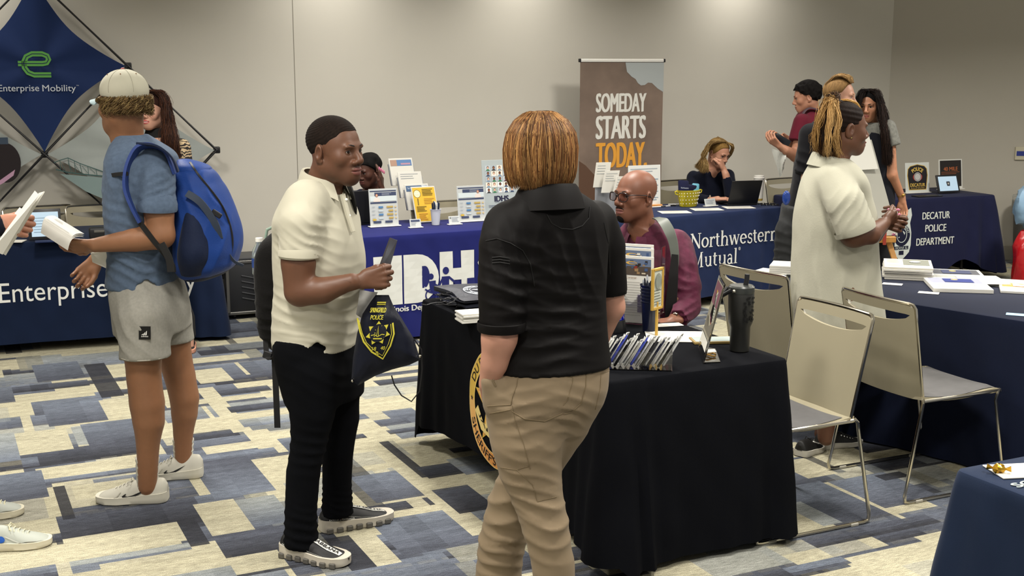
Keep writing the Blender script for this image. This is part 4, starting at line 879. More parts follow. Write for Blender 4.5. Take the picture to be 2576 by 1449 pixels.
# stack of navy drawstring bags
BAGM = mat('nylon_navy', '#20232f', .45, bump=.5, bscale=14, bdist=.01, var=.1)
q0 = np.array(TB.at(.255, 1.55)); grp = 'stack of folded drawstring bags'
fe, fn_ = TB.E3, TB.N3
for k in range(5):
    rr = random.Random(k); z0 = tz + .008 + .0125 * k; du, dv = .012 * rr.uniform(-1, 1), .012 * rr.uniform(-1, 1); w, l = .40, .36
    def gf(a, b, top, k=k, z0=z0, du=du, dv=dv): 
        e = min(a, 1 - a, b, 1 - b); zz = .0125 * (.45 + .55 * min(1, e * 8)) if top else 0
        return np.array((q0[0], q0[1], 0)) + fe * ((a - .5) * w + du + .012 * math.sin(7 * b + k) * (1 if a < .1 else 0)) + fn_ * ((b - .5) * l + dv) + UP * (z0 + zz + (.007 * math.sin(5 * a + k) * math.sin(4 * b + 2 * k) + .012 * max(0, b - .6) if top else 0) + .0)
    mb = MB(); mb.grid(lambda a, b: gf(a, b, True), 18, 18); n = len(mb.v); mb.grid(lambda a, b: gf(a, b, False), 18, 18); kk = 19; ring = list(range(kk)) + [j * kk + 18 for j in range(1, 19)] + [18 * kk + i for i in range(17, -1, -1)] + [j * kk for j in range(17, 0, -1)]
    for i in range(len(ring)): a_, b_ = ring[i], ring[(i + 1) % len(ring)]; mb.f.append((b_, a_, a_ + n, b_ + n)); mb.mi.append(0); mb.fc.append(None)
    lb = ['bottom of the stack of navy drawstring bags', 'second from the bottom in the stack of navy bags', 'middle navy bag of the folded stack', 'second from the top in the stack of navy bags', 'top folded navy drawstring bag with round white sheriff emblem'][k]
    t = thing('drawstring_bag', lb, 'bag', (q0[0], q0[1], z0), 0, grp); put('fabric', mb, BAGM, t)
    for s in range(2):
        x = .3 * rr.random() - .5; P = [gf(0.0, .15 + .3 * s + .1 * rr.random(), True) + fe * (-.0) + UP * .003]; 
        for m_ in range(6): P.append(P[-1] + np.array((-.016 * fe[0] + .02 * rr.uniform(-1, 1), .02 * rr.uniform(-1, .4), .004 * rr.uniform(-1, 1))))
        put('cord', MB().tube(P, .0022, 5), BLACKPL, t)
    if k == 4:
        pr = Print(lambda u, v, lf=0.: gf(.5 + u / w, .5 + v / .36, True) + UP * (.002 + lf)); c = '#b9c0c8'
        cx, cy = -.04, -.03
        pr.ring(cx, cy, .10, .10, .004, c, sub=.03); pr.ring(cx, cy, .07, .07, .003, c, sub=.03); pr.arc('DU PAGE COUNTY', cx, cy, .085, .085, 170, 10, .02, c, .015); pr.arc("SHERIFF'S OFFICE", cx, cy, .085, .085, 190, 350, .02, c, .015, inward=True); pr.star(cx, cy, .062, .028, 5, c); pr.star(cx, cy, .045, .02, 5, '#4a5060'); pr.disc(cx, cy, .018, .018, c)
        pr.done('printed_emblem', t)
# white note pads
q = tb(1196, 806); 
for k in range(5): slab('note_pad', ['bottom pad', 'second pad', 'middle pad', 'fourth pad', 'top pad'][k] + ' of the white note pads at the elbow of the black polo', 'note pad', q + UP * (.0085 * k) + np.array((.006 * (k % 2), .004 * (k % 3), 0)), TA - .1, .16, .11, .0078, PAPER, 'white note pads on the black table')
# blue beacon
q = tb(1545, 832); t = thing('beacon_light', 'blue rotating beacon with black base on the black table', 'beacon', q); put('base', MB().lathe([(.052, 0), (.053, .004), (.047, .05), (.045, .052)], q, 28), BLACKPL, t)
put('dome', MB().lathe([(.043, .052), (.044, .056), (.042, .10), (.036, .122), (.024, .128), (.001, .129)], q, 28), mat('blue_glass', '#1526c8', .08, trans=.55, ior=1.4, coat=.5), t); put('reflector', MB().box(q + UP * .085, (.03, .012, .05), rotz(.5), .004), CHROME, t)
# brochure holder
q = tb(1608, 812); q2 = tb(1565, 806); e = nrm((tb(1607, 818) - tb(1566, 806)) * (1, 1, 0)); hold = thing('brochure_holder', 'clear countertop holder packed with sheriff brochures', 'brochure holder', q, 0)
e = nrm(np.array((.93, -.38, 0))); f = np.array((e[1], -e[0], 0)); base = tb(1585, 815)
def BH(u, v, w): return base + e * u - f * v + UP * w
mbk = MB(); th = .0025
for (c, s) in [((0, .055, .165), (.24, th, .33)), ((0, -.0, .09), (.24, th, .02)), ((-.12, .027, .12), (th, .055, .24)), ((.12, .027, .12), (th, .055, .24)), ((0, .027, .0015), (.24, .056, .003))]: mbk.box(BH(*c), s, np.stack([e, -f, UP], 1))
V = [(-.12, 0, 0), (-.12, 0, .21), (-.0, 0, .10), (.12, 0, .21), (.12, 0, 0)]; mbk.add([BH(*p) for p in V] + [BH(p[0], th, p[2]) for p in V], [(0, 1, 2, 3, 4), (9, 8, 7, 6, 5), (0, 5, 6, 1), (1, 6, 7, 2), (2, 7, 8, 3), (3, 8, 9, 4)]); put('holder_body', mbk, CLEAR, hold, smooth=False)
put('side_fin', MB().box(BH(.135, .04, .20), (th, .05, .30), np.stack([e, -f, UP], 1), .001), CLEAR, hold)
for k in range(3):
    up = UP; hh = [.30, .335, .35][k]; y = .012 + .014 * k; lb = ['front brochure in the clear holder, photo of a parade of vehicles', 'middle brochure in the clear holder', 'rear brochure in the clear holder'][k]
    t = thing('brochure', lb, 'brochure', BH(0, y, .004), 0, 'brochures in the clear holder'); put('sheet', MB().box(BH(-.005 * k, y, .004 + hh / 2), (.20, .004, hh), np.stack([e, -f, UP], 1), .001), PAPER, t)
    pr = Print(lambda u, v, l=0., y=y, k=k: BH(u - .1 - .005 * k, y - .0024 - l, .004 + v)); r = random.Random(k)
    pr.rect(.012, hh - .085, .188, hh - .012, '#4a4038'); pr.rect(.012, hh - .045, .188, hh - .012, '#5d6b84')
    for i in range(26): pr.k = 3 + i % 6; x = .015 + .16 * r.random(); yy = hh - .08 + .05 * r.random(); pr.rect(x, yy, x + .006 + .012 * r.random(), yy + .004 + .01 * r.random(), r.choice(['#b8ac94', '#7a2f26', '#2a2420', '#c9c4b8', '#8b7150', '#3b4f74']))
    pr.k = 11; pr.stroke([(.05, hh - .018), (.062, hh - .04)], .006, '#d0a23a'); pr.stroke([(.062, hh - .018), (.05, hh - .04)], .006, '#d0a23a'); pr.disc(.10, hh - .03, .025, .007, '#c8a050'); pr.disc(.105, hh - .03, .018, .004, '#5d6b84')
    pr.text('Coroner', .075, hh - .1, .125, hh - .09, '#7c5a32'); pr.lines(.02, .03, .18, hh - .11, 14, '#a7a49c', .22, .3, k)
    if k == 0: pr.rect(.13, .05, .17, .13, '#6b6475'); pr.pg([(.02, .12), (.04, .18), (.075, .12)], '#5d5048')
    pr.done('printed_graphic', t)
# pen cup, framed clip sign, organiser
q = tb(1634, 833); bucket('ribbed navy plastic cup of pens beside the yellow framed sign', q, .030, .043, .205, mat('navy_plastic', '#10152c', .3), .235, 9, ['#1a1c26', '#9da0a6', '#20222c'], name='pen_cup', plabel='dark pen standing in the ribbed navy cup', group='pens in the navy cup', seed=4, ridges=5)
q = tb(1651, 846); ef = nrm(np.array((.62, .78, 0))); t = thing('framed_clip_sign', 'small yellow framed notice on a tall wooden stick', 'sign', q, 0); fn3 = np.array((ef[1], -ef[0], 0)); R = np.stack([ef, -fn3, UP], 1)
GF = mat('yellow_wood', '#b5913f', .5); put('stick', MB().box(q + UP * .075, (.012, .010, .15), R, .002), GF, t); c = q + UP * .205
put('frame', MB().box(c + UP * .083, (.085, .012, .012), R, .002).box(c - UP * .083, (.085, .012, .012), R, .002).box(c + ef * .037, (.012, .012, .178), R, .002).box(c - ef * .037, (.012, .012, .178), R, .002), GF, t)
o = put('notice', MB().box(c, (.07, .004, .16), R), mat('notice_paper', '#b9bcae', .6), t); pr = Print(lambda u, v, l=0.: c + ef * u + UP * v + fn3 * (.0025 + l)); pr.lines(-.028, -.07, .028, .0, 6, '#6d7169', .3); pr.disc(0, .03, .02, .03, '#7f857c'); pr.ring(0, .03, .026, .036, .003, '#6d7169'); pr.done('printed_graphic', o)
A0, A1 = tb(1536, 930), tb(1690, 934); e = nrm((A1 - A0) * (1, 1, 0)); nn = np.array((-e[1], e[0], 0)); A0 = A1 - e * .30; t = thing('clear_organizer', 'clear acrylic tray holding wrapped giveaways near the front edge', 'tray', (A0 + A1) / 2); mb = MB(); R = np.stack([e, nn, UP], 1)
L_o, D_o, H_o = .30, .10, .07
for (c, s) in [((L_o / 2, 0, H_o / 2), (L_o, .0025, H_o)), ((L_o / 2, D_o, H_o / 2), (L_o, .0025, H_o)), ((0, D_o / 2, H_o / 2), (.0025, D_o, H_o)), ((L_o, D_o / 2, H_o / 2), (.0025, D_o, H_o)), ((L_o / 2, D_o / 2, .0015), (L_o, D_o, .003))]: mb.box(A0 + e * c[0] + nn * c[1] + UP * c[2], s, R)
put('tray_body', mb, CLEAR, t, smooth=False)
WRAP = mat('cellophane', '#c8c8c4', .12, spec=.9, bump=.8, bscale=60, bdist=.01, coat=.4)
gcol = ['#d8d8d2', '#1c2244', '#3340a0', '#1a1a1e', '#c9c9c6', '#d8d8d2', '#3a48a8', '#c9c9c6', '#18181c', '#1c2244', '#d0cfca', '#17171a', '#c9c9c6']
for k in range(13):
    x = .022 + k * .0205; c = A0 + e * x + nn * (.05 + .012 * (-1) ** k) + UP * .006; d = nrm(e * .50 + UP * .86 + nn * .1 * (-1) ** k); ln = .115 + .018 * ((k * 7) % 5) / 4
    lb = 'wrapped pen tool leaning in the clear tray'; t = thing('wrapped_pen', lb, 'giveaway', c, 0, 'wrapped giveaways in the clear tray')
    s2 = nrm(np.cross(d, nn)); R3 = np.stack([s2, nn, d], 1)
    put('body', MB().box(c + d * ln / 2, (.009, .022, ln), R3, .003), mat('tool' + gcol[k], gcol[k], .4), t)
    put('wrapper', MB().box(c + d * (ln * .93 + .004) + nn * .003, (.004, .036, .03), R3 @ rotz(.3), .001).box(c + d * ln * .5 + s2 * .008, (.003, .034, ln * .92), R3, .001), WRAP, t)
# slanted clear sign with foot
a, b = tb(1764, 914), tb(1812, 913); e = nrm((b - a) * (1, 1, 0)); n = np.array((-e[1], e[0], 0)); t = thing('sign_holder', 'slanted clear sign holder seen edge-on beside the black tumbler', 'sign', (a + b) / 2)
tl = D(1810, 692, a[1] + .16); tr = D(1824, 716, a[1] + .055); bl_ = tb(1757, 872); br_ = tb(1770, 915)
Pp = [bl_, br_, tr, tl]; nrm_ = nrm(np.cross(br_ - bl_, tl - bl_)); mb = MB().add([p + nrm_ * s for s in (.002, -.002) for p in Pp], [(0, 1, 2, 3), (7, 6, 5, 4), (0, 4, 5, 1), (1, 5, 6, 2), (2, 6, 7, 3), (3, 7, 4, 0)])
put('face', mb, CLEAR, t, smooth=False); rt = tb(1812, 913); rb = tb(1800, 880); mb = MB().add([p + UP * z for z in (.001, .005) for p in (bl_, br_, rt, rb)], [(3, 2, 1, 0), (4, 5, 6, 7), (0, 1, 5, 4), (1, 2, 6, 5), (2, 3, 7, 6), (3, 0, 4, 7)]); put('foot', mb, CLEAR, t, smooth=False)
SG = lambda u, v, l=0.: (bl_ * (1 - u) + br_ * u) * (1 - v) + (tl * (1 - u) + tr * u) * v + nrm_ * (l * (1 if np.dot(nrm_, -bl_) > 0 else -1)); pr = Print(lambda u, v, l=0.: SG(u, v, .0028 + l)); pr.rect(.06, .26, .94, .97, '#8d8878'); pr.rect(.1, .66, .9, .95, '#6b4450'); pr.pg([(.1, .3), (.9, .3), (.9, .5), (.5, .38), (.1, .48)], '#6a665a'); pr.rect(.08, .12, .92, .25, '#d8d6cc'); pr.done('printed_graphic', t)
q = tb(1786, 900); t = thing('gold_clip', 'small gold clip and folded card on the clear foot', 'clip', q); put('clip', MB().tube([q + (.018 * math.cos(x) * 1.2, .014 * math.sin(x), .012 + .004 * math.sin(2 * x)) for x in np.linspace(0, 5.9, 14)], .0035, 6), mat('gold_metal', '#b08a4a', .3, metal=.8), t); put('folded_card', MB().box(q + (.004, .02, .022), (.045, .02, .006), rotz(.3) @ rotx(.4), .001), PAPER, t)
# papers, tablet
slab('paper_sheet', 'white sheets on the black table in front of the seated man', 'paper', tb(1706, 848), TA - .5, .27, .20, .004, PAPER, prn=None)
slab('paper_sheet', 'small white form under the seated man\'s wrist', 'paper', tb(1682, 818), TA - .2, .12, .06, .003, PAPER)
slab('picture_frame', 'flat picture with gold edge lying behind the slanted sign', 'picture', tb(1793, 859), TA - .35, .18, .10, .010, mat('gold_edge', '#8a7440', .5), prn=lambda pr, w, d: pr.rect(.008, .008, w - .008, d - .008, '#8f9a98'))
# tumbler
q = tb(1860, 882); t = thing('tumbler', 'tall black insulated tumbler with straw lid and carry handle', 'tumbler', q); TM = mat('matte_black_steel', '#1c1c1a', .42, spec=.5)
put('body', MB().lathe([(.036, 0), (.039, .003), (.0405, .10), (.048, .118), (.0515, .235), (.050, .240)], q, 40), TM, t)
put('lid', MB().lathe([(.052, .238), (.053, .243), (.052, .262), (.046, .268), (.001, .269)], q, 40), mat('lid_grey', '#2b2d2b', .3), t)
put('straw', MB().tube([q + (.015, -.0, .262), (q + (.02, 0, .29)), q + (.021, 0, .312)], .010, 12), BLACKPL, t); hp = q + np.array((-.053, -.01, .25))
put('handle', MB().tube([q + (-.045, -.03, .252), q + (-.062, -.022, .24), q + (-.082, -.005, .222), q + (-.078, .014, .224), q + (-.05, .03, .252)], .008, 8), BLACKPL, t); put('pivot', MB().sphere(q + (-.036, -.04, .25), .0075), CHROME, t)
pr = Print(lambda u, v, l=0.: q + np.array(((.0385 + .01 * min(1, max(0, (v - .1) / .018)) + l + .001 + .0035 * (v - .118) / .117) * math.cos(u), (.0385 + .01 * min(1, max(0, (v - .1) / .018)) + l + .001 + .0035 * (v - .118) / .117) * math.sin(u), v))); r = random.Random(9)
for i in range(46): u, v = -1.5 + 1.5 * r.random(), .125 + .1 * r.random(); pr.k = 2; pr.disc(u, v, .07 + .06 * r.random(), .003 + .003 * r.random(), '#060606', 8)
pr.done('leopard_print', t)
slab('cloth_flap', 'dark flap hanging', 'cloth', np.array((0, 0, -5)), 0, .1, .1, .1, mBlk) if False else None
# ---- right table: magazines
def mag(label, x, y, ang, w, d, h, seed, cols, grp):
    def f(pr, w, d):
        r = random.Random(seed); pr.rect(w * .04, d * .04, w * .96, d * .96, cols[0]); pr.rect(w * .06, d * .5, w * .94, d * .94, cols[1]); pr.lines(w * .08, d * .08, w * .9, d * .45, 7, '#8c8a82', .25, .2, seed)
        pr.rect(w * .3, d * .55, w * .8, d * .85, cols[2]); pr.disc(w * .5, d * .78, w * .06, d * .05, '#c9a468')
    return slab('magazine', label, 'magazine', G(x, y, tz) if h is not None else None, ang, w, d, h, PAPER, grp, prn=f)
q = G(2282, 694, tz); gm = 'pile of newspapers by the white dress'
for k in range(6):
    rr = random.Random(k); p = q + UP * (.0115 * k) + np.array((.008 * rr.uniform(-1, 1), .008 * rr.uniform(-1, 1), 0)); lb = ['lowest', 'second lowest', 'third', 'fourth', 'fifth', 'topmost'][k] + ' newspaper of the pile beside the white dress'
    slab('newspaper', lb, 'newspaper', p, RA + .55, .25, .30, .0108, mat('newsprint', '#bdbab0', .8), gm, prn=(lambda pr, w, d: (pr.rect(w * .4, d * .3, w * .94, d * .94, '#77796f'), pr.lines(w * .06, d * .06, w * .36, d * .94, 12, '#a5a39a', .25), pr.disc(w * .65, d * .65, w * .12, d * .1, '#c5c2b6'))) if k == 5 else None)
mag('open-edged glossy magazine with dark grey cover, behind the others', 2402, 696, RA + .62, .30, .36, .012, 4, ['#b9bab6', '#4c4d52', '#3a3f58'], 'magazines on the navy cloth')
mag('thick glossy magazine with navy cover block nearest the chairs', 2408, 722, RA + .66, .29, .34, .02, 5, ['#c9cac6', '#8d8fa0', '#2c3670'], 'magazines on the navy cloth')
slab('paper_sheet', 'fan of white printed pages right of the magazines', 'paper', G(2512, 712, tz), RA + .45, .36, .22, .006, PAPER, prn=lin(7))
slab('paper_sheet', 'second white page sliding off the magazines', 'paper', G(2470, 711, tz) + UP * .013, RA + .75, .22, .26, .003, PAPER, prn=lin(8))
mag('magazine with orange corner at the right edge', 2572, 729, RA + .5, .22, .26, .012, 6, ['#cfcfca', '#c98a4c', '#d9d6cc'], 'magazines on the navy cloth')
for (x, y, lb) in ((2245, 715, 'white card lying beside the white dress'), (2336, 737, 'white card in front of the navy magazine'), (2560, 792, 'pale blue card at the front edge of the magazine table')): slab('card', lb, 'card', G(x, y, tz), RA + .4, .10, .055, .002, PAPER if y < 760 else mat('pale_blue', '#8fb2cc', .6))
q = G(1972, 684, tz)
for k in range(4): slab('paper_stack', ['lowest', 'second', 'third', 'top'][k] + ' booklet of the small stack left of the white dress', 'booklet', q + UP * .012 * k, RA + .5, .14, .18, .011, PAPER, 'booklets left of the white dress')
slab('paper_sheet', 'white sheet on the table corner left of the white dress', 'paper', G(1948, 683, tz), RA + .2, .2, .14, .002, PAPER)
# ---- bottom right table
slab('card_sheet', 'white sheet of two cards near the bottom right corner', 'card', G(2560, 1186, tz), _e - .32, .15, .115, .004, PAPER, prn=lambda pr, w, d: (pr.lines(w * .3, d * .75, w * .45, d * .82, 2, '#a8a8a4'), pr.lines(w * .6, d * .5, w * .75, d * .57, 2, '#a8a8a4')))
q = G(2512, 1192, tz); t = thing('wrapped_candy', 'gold foil wrapped candy on the white card', 'candy', q); rr = random.Random(2); mb = MB().sphere(q + UP * .016, (.019, .015, .014), 9, 6); mb.v = [tuple(np.array(v) + [rr.uniform(-.0025, .0025) for _ in range(3)]) for v in mb.v]; put('candy_body', mb, mat('gold_foil', '#c89a30', .22, metal=.9), t, smooth=False)
for s in (-1, 1): put('foil_twist', MB().tube([q + UP * .016 + np.array((s * .016, -s * .006, 0)), q + UP * .018 + np.array((s * .03, -s * .012, 0))], [.003, .009], 6), MATS['gold_foil'], t, smooth=False)
pr = Print(lambda u, v, l=0.: G(2566, 1222, tz) + UP * (.001 + l) + TF.E3 * u + TF.N3 * v); pr.text('SC', -.02, -.012, .05, .02, '#c9d8c8', .03); pr.done('lettering', TF.obj)
# ---- trunk on wheels, bin, bags
q = G(632, 790); ta_ = math.radians(24); t = thing('equipment_case', 'black wheeled equipment case by the back wall', 'case', q, ta_); R = rotz(ta_); bx_ = lambda x, y, z: q + R @ np.array((x, y, z)); w, d, h = .42, .30, .40
put('shell', MB().box(bx_(0, 0, .04 + h / 2), (w, d, h), R, .012), mat('case_black', '#26272a', .45), t)
for x in (-w / 2 + .012, w / 2 - .012): put('edge_trim', MB().box(bx_(x, -d / 2 - .004, .04 + h / 2), (.026, .012, h + .01), R, .003), STEEL, t)
for z in (.045, .43): put('edge_trim', MB().box(bx_(0, -d / 2 - .004, z), (w, .012, .022), R, .003), STEEL, t)
for k in range(5): put('rib', MB().box(bx_(.02, -d / 2 - .003, .13 + k * .042), (.24, .008, .010), R @ roty(.25), .003), mat('case_grey', '#3c3d40', .5), t)
put('lid_tray', MB().box(bx_(0, 0, .452), (w + .01, d + .01, .02), R, .006), mat('case_grey', '#3c3d40', .5), t)
for x in (-.15, .15):
    for y in (-.11, .11): put('wheel', MB().lathe([(.018, -.01), (.02, -.008), (.02, .008), (.018, .01)], bx_(x, y, .02), 16, R @ roty(math.pi / 2)), BLACKPL, t)
put('pull_handle', MB().tube([bx_(-w / 2 - .012, -.08, .3), bx_(-w / 2 - .012, -.08, .54), bx_(-w / 2 - .012, .08, .54), bx_(-w / 2 - .012, .08, .3)], .009, 8), BLACKPL, t)
# trash bin with liner, red bag
qb = G(2592, 668); qb[2] = 0; t = thing('waste_bin', 'grey waste bin with clear liner against the right wall', 'bin', qb); put('body', MB().lathe([(.16, 0), (.19, .60), (.195, .61)], qb, 24), mat('bin_grey', '#4e4c48', .6), t); mb = MB().lathe([(.197, .50), (.203, .58), (.204, .66), (.17, .67)], qb, 24, cap=False); mb.v = [tuple(np.array(v) + [.006 * math.sin(17 * v[0] + 23 * v[1] + 9 * v[2])] * 3) for v in mb.v]; put('liner', mb, mat('clear_liner', '#d8d8d2', .25, trans=.6, ior=1.1), t)
qr = G(2592, 735); qr[2] = 0; t = thing('gift_bag', 'glossy red bag at the right edge', 'bag', qr)
def redf(a, b, rr=.165): 
    an = 2 * math.pi * a; z = .52 * b; r_ = rr * (1 - .35 * max(0, b - .75) / .25) + .012 * math.sin(3 * an + 5 * b) + .008 * math.sin(7 * an - 9 * b); return qr + np.array((r_ * math.cos(an) * 1.0, r_ * math.sin(an) * .75, z))
put('body', MB().grid(redf, 40, 16), mat('red_foil', '#a3121a', .22, spec=.8, bump=.3, bscale=20, bdist=.01), t); put('handle', MB().tube([qr + (-.05, 0, .5), qr + (-.04, 0, .58), qr + (.04, 0, .58), qr + (.05, 0, .5)], .005, 6), BLACKPL, t)
qc = qr + np.array((.0, .12, .60)); t = thing('plastic_bag', 'crumpled pale blue plastic bag above the red bag', 'bag', qc); mb = MB().sphere(qc + (.0, 0, .12), (.135, .12, .2), 28, 20)
mb.v = [tuple(qc + (0, 0, .12) + (np.array(v) - qc - (0, 0, .12)) * (1 + .22 * mnoise.noise(Vector(v) * 14) + .10 * mnoise.noise(Vector(v) * 33))) for v in mb.v]; put('body', mb, mat('blue_plastic_film', '#8fb0cc', .3, trans=.15), t)
t = None
# easel with boards, behind the white dress
EZ = thing('easel', 'wooden display easel behind the woman in the white dress', 'easel', D(2195, 700, 8.3) * (1, 1, 0)); WD = mat('easel_wood', '#a9793a', .5, var=.1, vscale=30, stretch=(1, 1, .1)); gz0 = lambda px, Y: D(px, 500, Y)[0]
ft = G(2265, 706 + 20); Yz = 8.3
top = D(2175, 420, Yz); lg2 = D(2262, 690, Yz - .25)
put('leg', MB().box((top + lg2 * 1) / 2, (.035, .02, np.linalg.norm(top - lg2) + .5), basis(np.cross(nrm(lg2 - top), (0, 1, 0)), (0, 1, 0))[:, [1, 2, 0]] if False else np.stack([nrm(np.cross((0, 1, 0), top - lg2)), np.cross(nrm(top - lg2), nrm(np.cross((0, 1, 0), top - lg2))), nrm(top - lg2)], 1), .003), WD, EZ)
l3 = np.array((top[0] - .38, Yz - .25, .0)); l4 = np.array((top[0] - .1, Yz + .35, 0))
for a in (l3, l4): put('leg', MB().tube([top, a + (0, 0, .01)], .014, 6), WD, EZ)
lt = D(2232, 600, Yz - .2); put('shelf', MB().box(D(2190, 603, Yz - .24), (.34, .05, .04), rotz(.15), .004), WD, EZ)
put('shelf_lip', MB().box(D(2226, 590, Yz - .27), (.02, .012, .14), rotz(.15), .002), mat('red_lip', '#8c2f22', .5), EZ)
p0, p1, p2_, p3 = D(2120, 596, Yz - .235), D(2262, 592, Yz - .19), D(2186, 345, Yz + .02), D(2090, 345, Yz + .0)
def quad(name, label, cat, P, th, m):
    n = nrm(np.cross(P[1] - P[0], P[3] - P[0])); mb = MB().add([p + n * s for s in (th / 2, -th / 2) for p in P], [(0, 1, 2, 3), (7, 6, 5, 4), (0, 4, 5, 1), (1, 5, 6, 2), (2, 6, 7, 3), (3, 7, 4, 0)]); o = put(name, mb, m, smooth=False); tag(o, label, cat); return o
quad('foam_board', 'large pale grey foam board on the easel behind the white dress', 'board', [p0, D(2258, 592, Yz - .21), D(2192, 352, Yz - .02), p3], .008, mat('foam_grey', '#9d9c93', .8))
quad('foam_board', 'smaller white board with slanting edge beside the smiling profile', 'board', [D(2120, 430, Yz - .12), D(2209, 425, Yz - .13), D(2186, 342, Yz - .06), D(2110, 345, Yz - .06)], .006, mat('foam_white', '#c9c8c0', .8))
# ================================================================ figures: distance fields meshed into one continuous skin
def fcone(a, b, ra, rb, fl=None, cap=False):
    a, b = np.asarray(a, float), np.asarray(b, float); d = b - a; dd = float(d @ d) + 1e-12; m = max(ra, rb)
    ax, s = (None, 1.) if fl is None else (nrm(fl[0]), fl[1]); lo, hi = np.minimum(a, b) - m, np.maximum(a, b) + m
    def f(X, Y, Z):
        x, y, z = X - a[0], Y - a[1], Z - a[2]; t = np.clip((x * d[0] + y * d[1] + z * d[2]) / dd, 0, 1)
        x, y, z = x - t * d[0], y - t * d[1], z - t * d[2]; q = x * x + y * y + z * z
        if ax is not None: c = x * ax[0] + y * ax[1] + z * ax[2]; q = q + c * c * (1 / (s * s) - 1)
        r_ = np.sqrt(q) - (ra + (rb - ra) * t)
        if cap: r_ = np.maximum(r_, ((X - b[0]) * d[0] + (Y - b[1]) * d[1] + (Z - b[2]) * d[2]) / math.sqrt(dd))
        return r_
    return f, lo, hi
def fell(c, rad, R=None):
    c = np.asarray(c, float); rad = np.asarray(rad, float); R = np.eye(3) if R is None else np.asarray(R, float); m = max(rad)
    def f(X, Y, Z):
        x, y, z = X - c[0], Y - c[1], Z - c[2]; k0 = 0; k1 = 0
        for i in range(3):
            q = (x * R[0, i] + y * R[1, i] + z * R[2, i]) / rad[i]; k0 = k0 + q * q; q = q / rad[i]; k1 = k1 + q * q
        k0 = np.sqrt(k0); return k0 * (k0 - 1) / (np.sqrt(k1) + 1e-9)
    return f, c - m, c + m
def fbox(c, size, R=None, r=.01):
    c = np.asarray(c, float); h = np.asarray(size, float) / 2 - r; R = np.eye(3) if R is None else np.asarray(R, float); m = np.linalg.norm(h) + r
    def f(X, Y, Z):
        x, y, z = X - c[0], Y - c[1], Z - c[2]; s = 0; mx = None
        for i in range(3):
            q = np.abs(x * R[0, i] + y * R[1, i] + z * R[2, i]) - h[i]; s = s + np.maximum(q, 0) ** 2; mx = q if mx is None else np.maximum(mx, q)
        return np.sqrt(s) + np.minimum(mx, 0) - r
    return f, c - m, c + m
def floft(rows, yaw=0., n=2.3, up=None):
    """rows: (z, cx, cy, half side, half depth); yaw: heading of the front"""
    rows = sorted(rows); A = np.array(rows, float); zz = np.linspace(A[0, 0], A[-1, 0], 80)
    def cr(k):
        z, v = A[:, 0], A[:, k]; m = np.gradient(v, z) if len(z) > 2 else np.full(len(z), (v[-1] - v[0]) / (z[-1] - z[0])); i = np.clip(np.searchsorted(z, zz) - 1, 0, len(z) - 2); h = z[i + 1] - z[i]; t = (zz - z[i]) / h
        return (2 * t ** 3 - 3 * t ** 2 + 1) * v[i] + (t ** 3 - 2 * t ** 2 + t) * h * m[i] + (-2 * t ** 3 + 3 * t ** 2) * v[i + 1] + (t ** 3 - t ** 2) * h * m[i + 1]
    T = [cr(k) for k in range(1, 5)]; fx, fy = math.cos(yaw), math.sin(yaw); m = max(A[:, 3].max(), A[:, 4].max()) * 1.1
    lo = np.array((A[:, 1].min() - m, A[:, 2].min() - m, A[0, 0])); hi = np.array((A[:, 1].max() + m, A[:, 2].max() + m, A[-1, 0]))
    def f(X, Y, Z):
        cx, cy, a, b = [np.interp(Z, zz, t) for t in T]; x, y = X - cx, Y - cy; s = (x * fy - y * fx) / a; g = (x * fx + y * fy) / b
        q = (np.abs(s) ** n + np.abs(g) ** n) ** (1 / n); d = (q - 1) * np.minimum(a, b)
        return np.maximum(d, np.maximum(Z - A[-1, 0], A[0, 0] - Z))
    return f, lo, hi
def fhalf(p, n):
    p, n = np.asarray(p, float), nrm(n)
    return (lambda X, Y, Z: (X - p[0]) * n[0] + (Y - p[1]) * n[1] + (Z - p[2]) * n[2]), np.full(3, -1e3), np.full(3, 1e3)
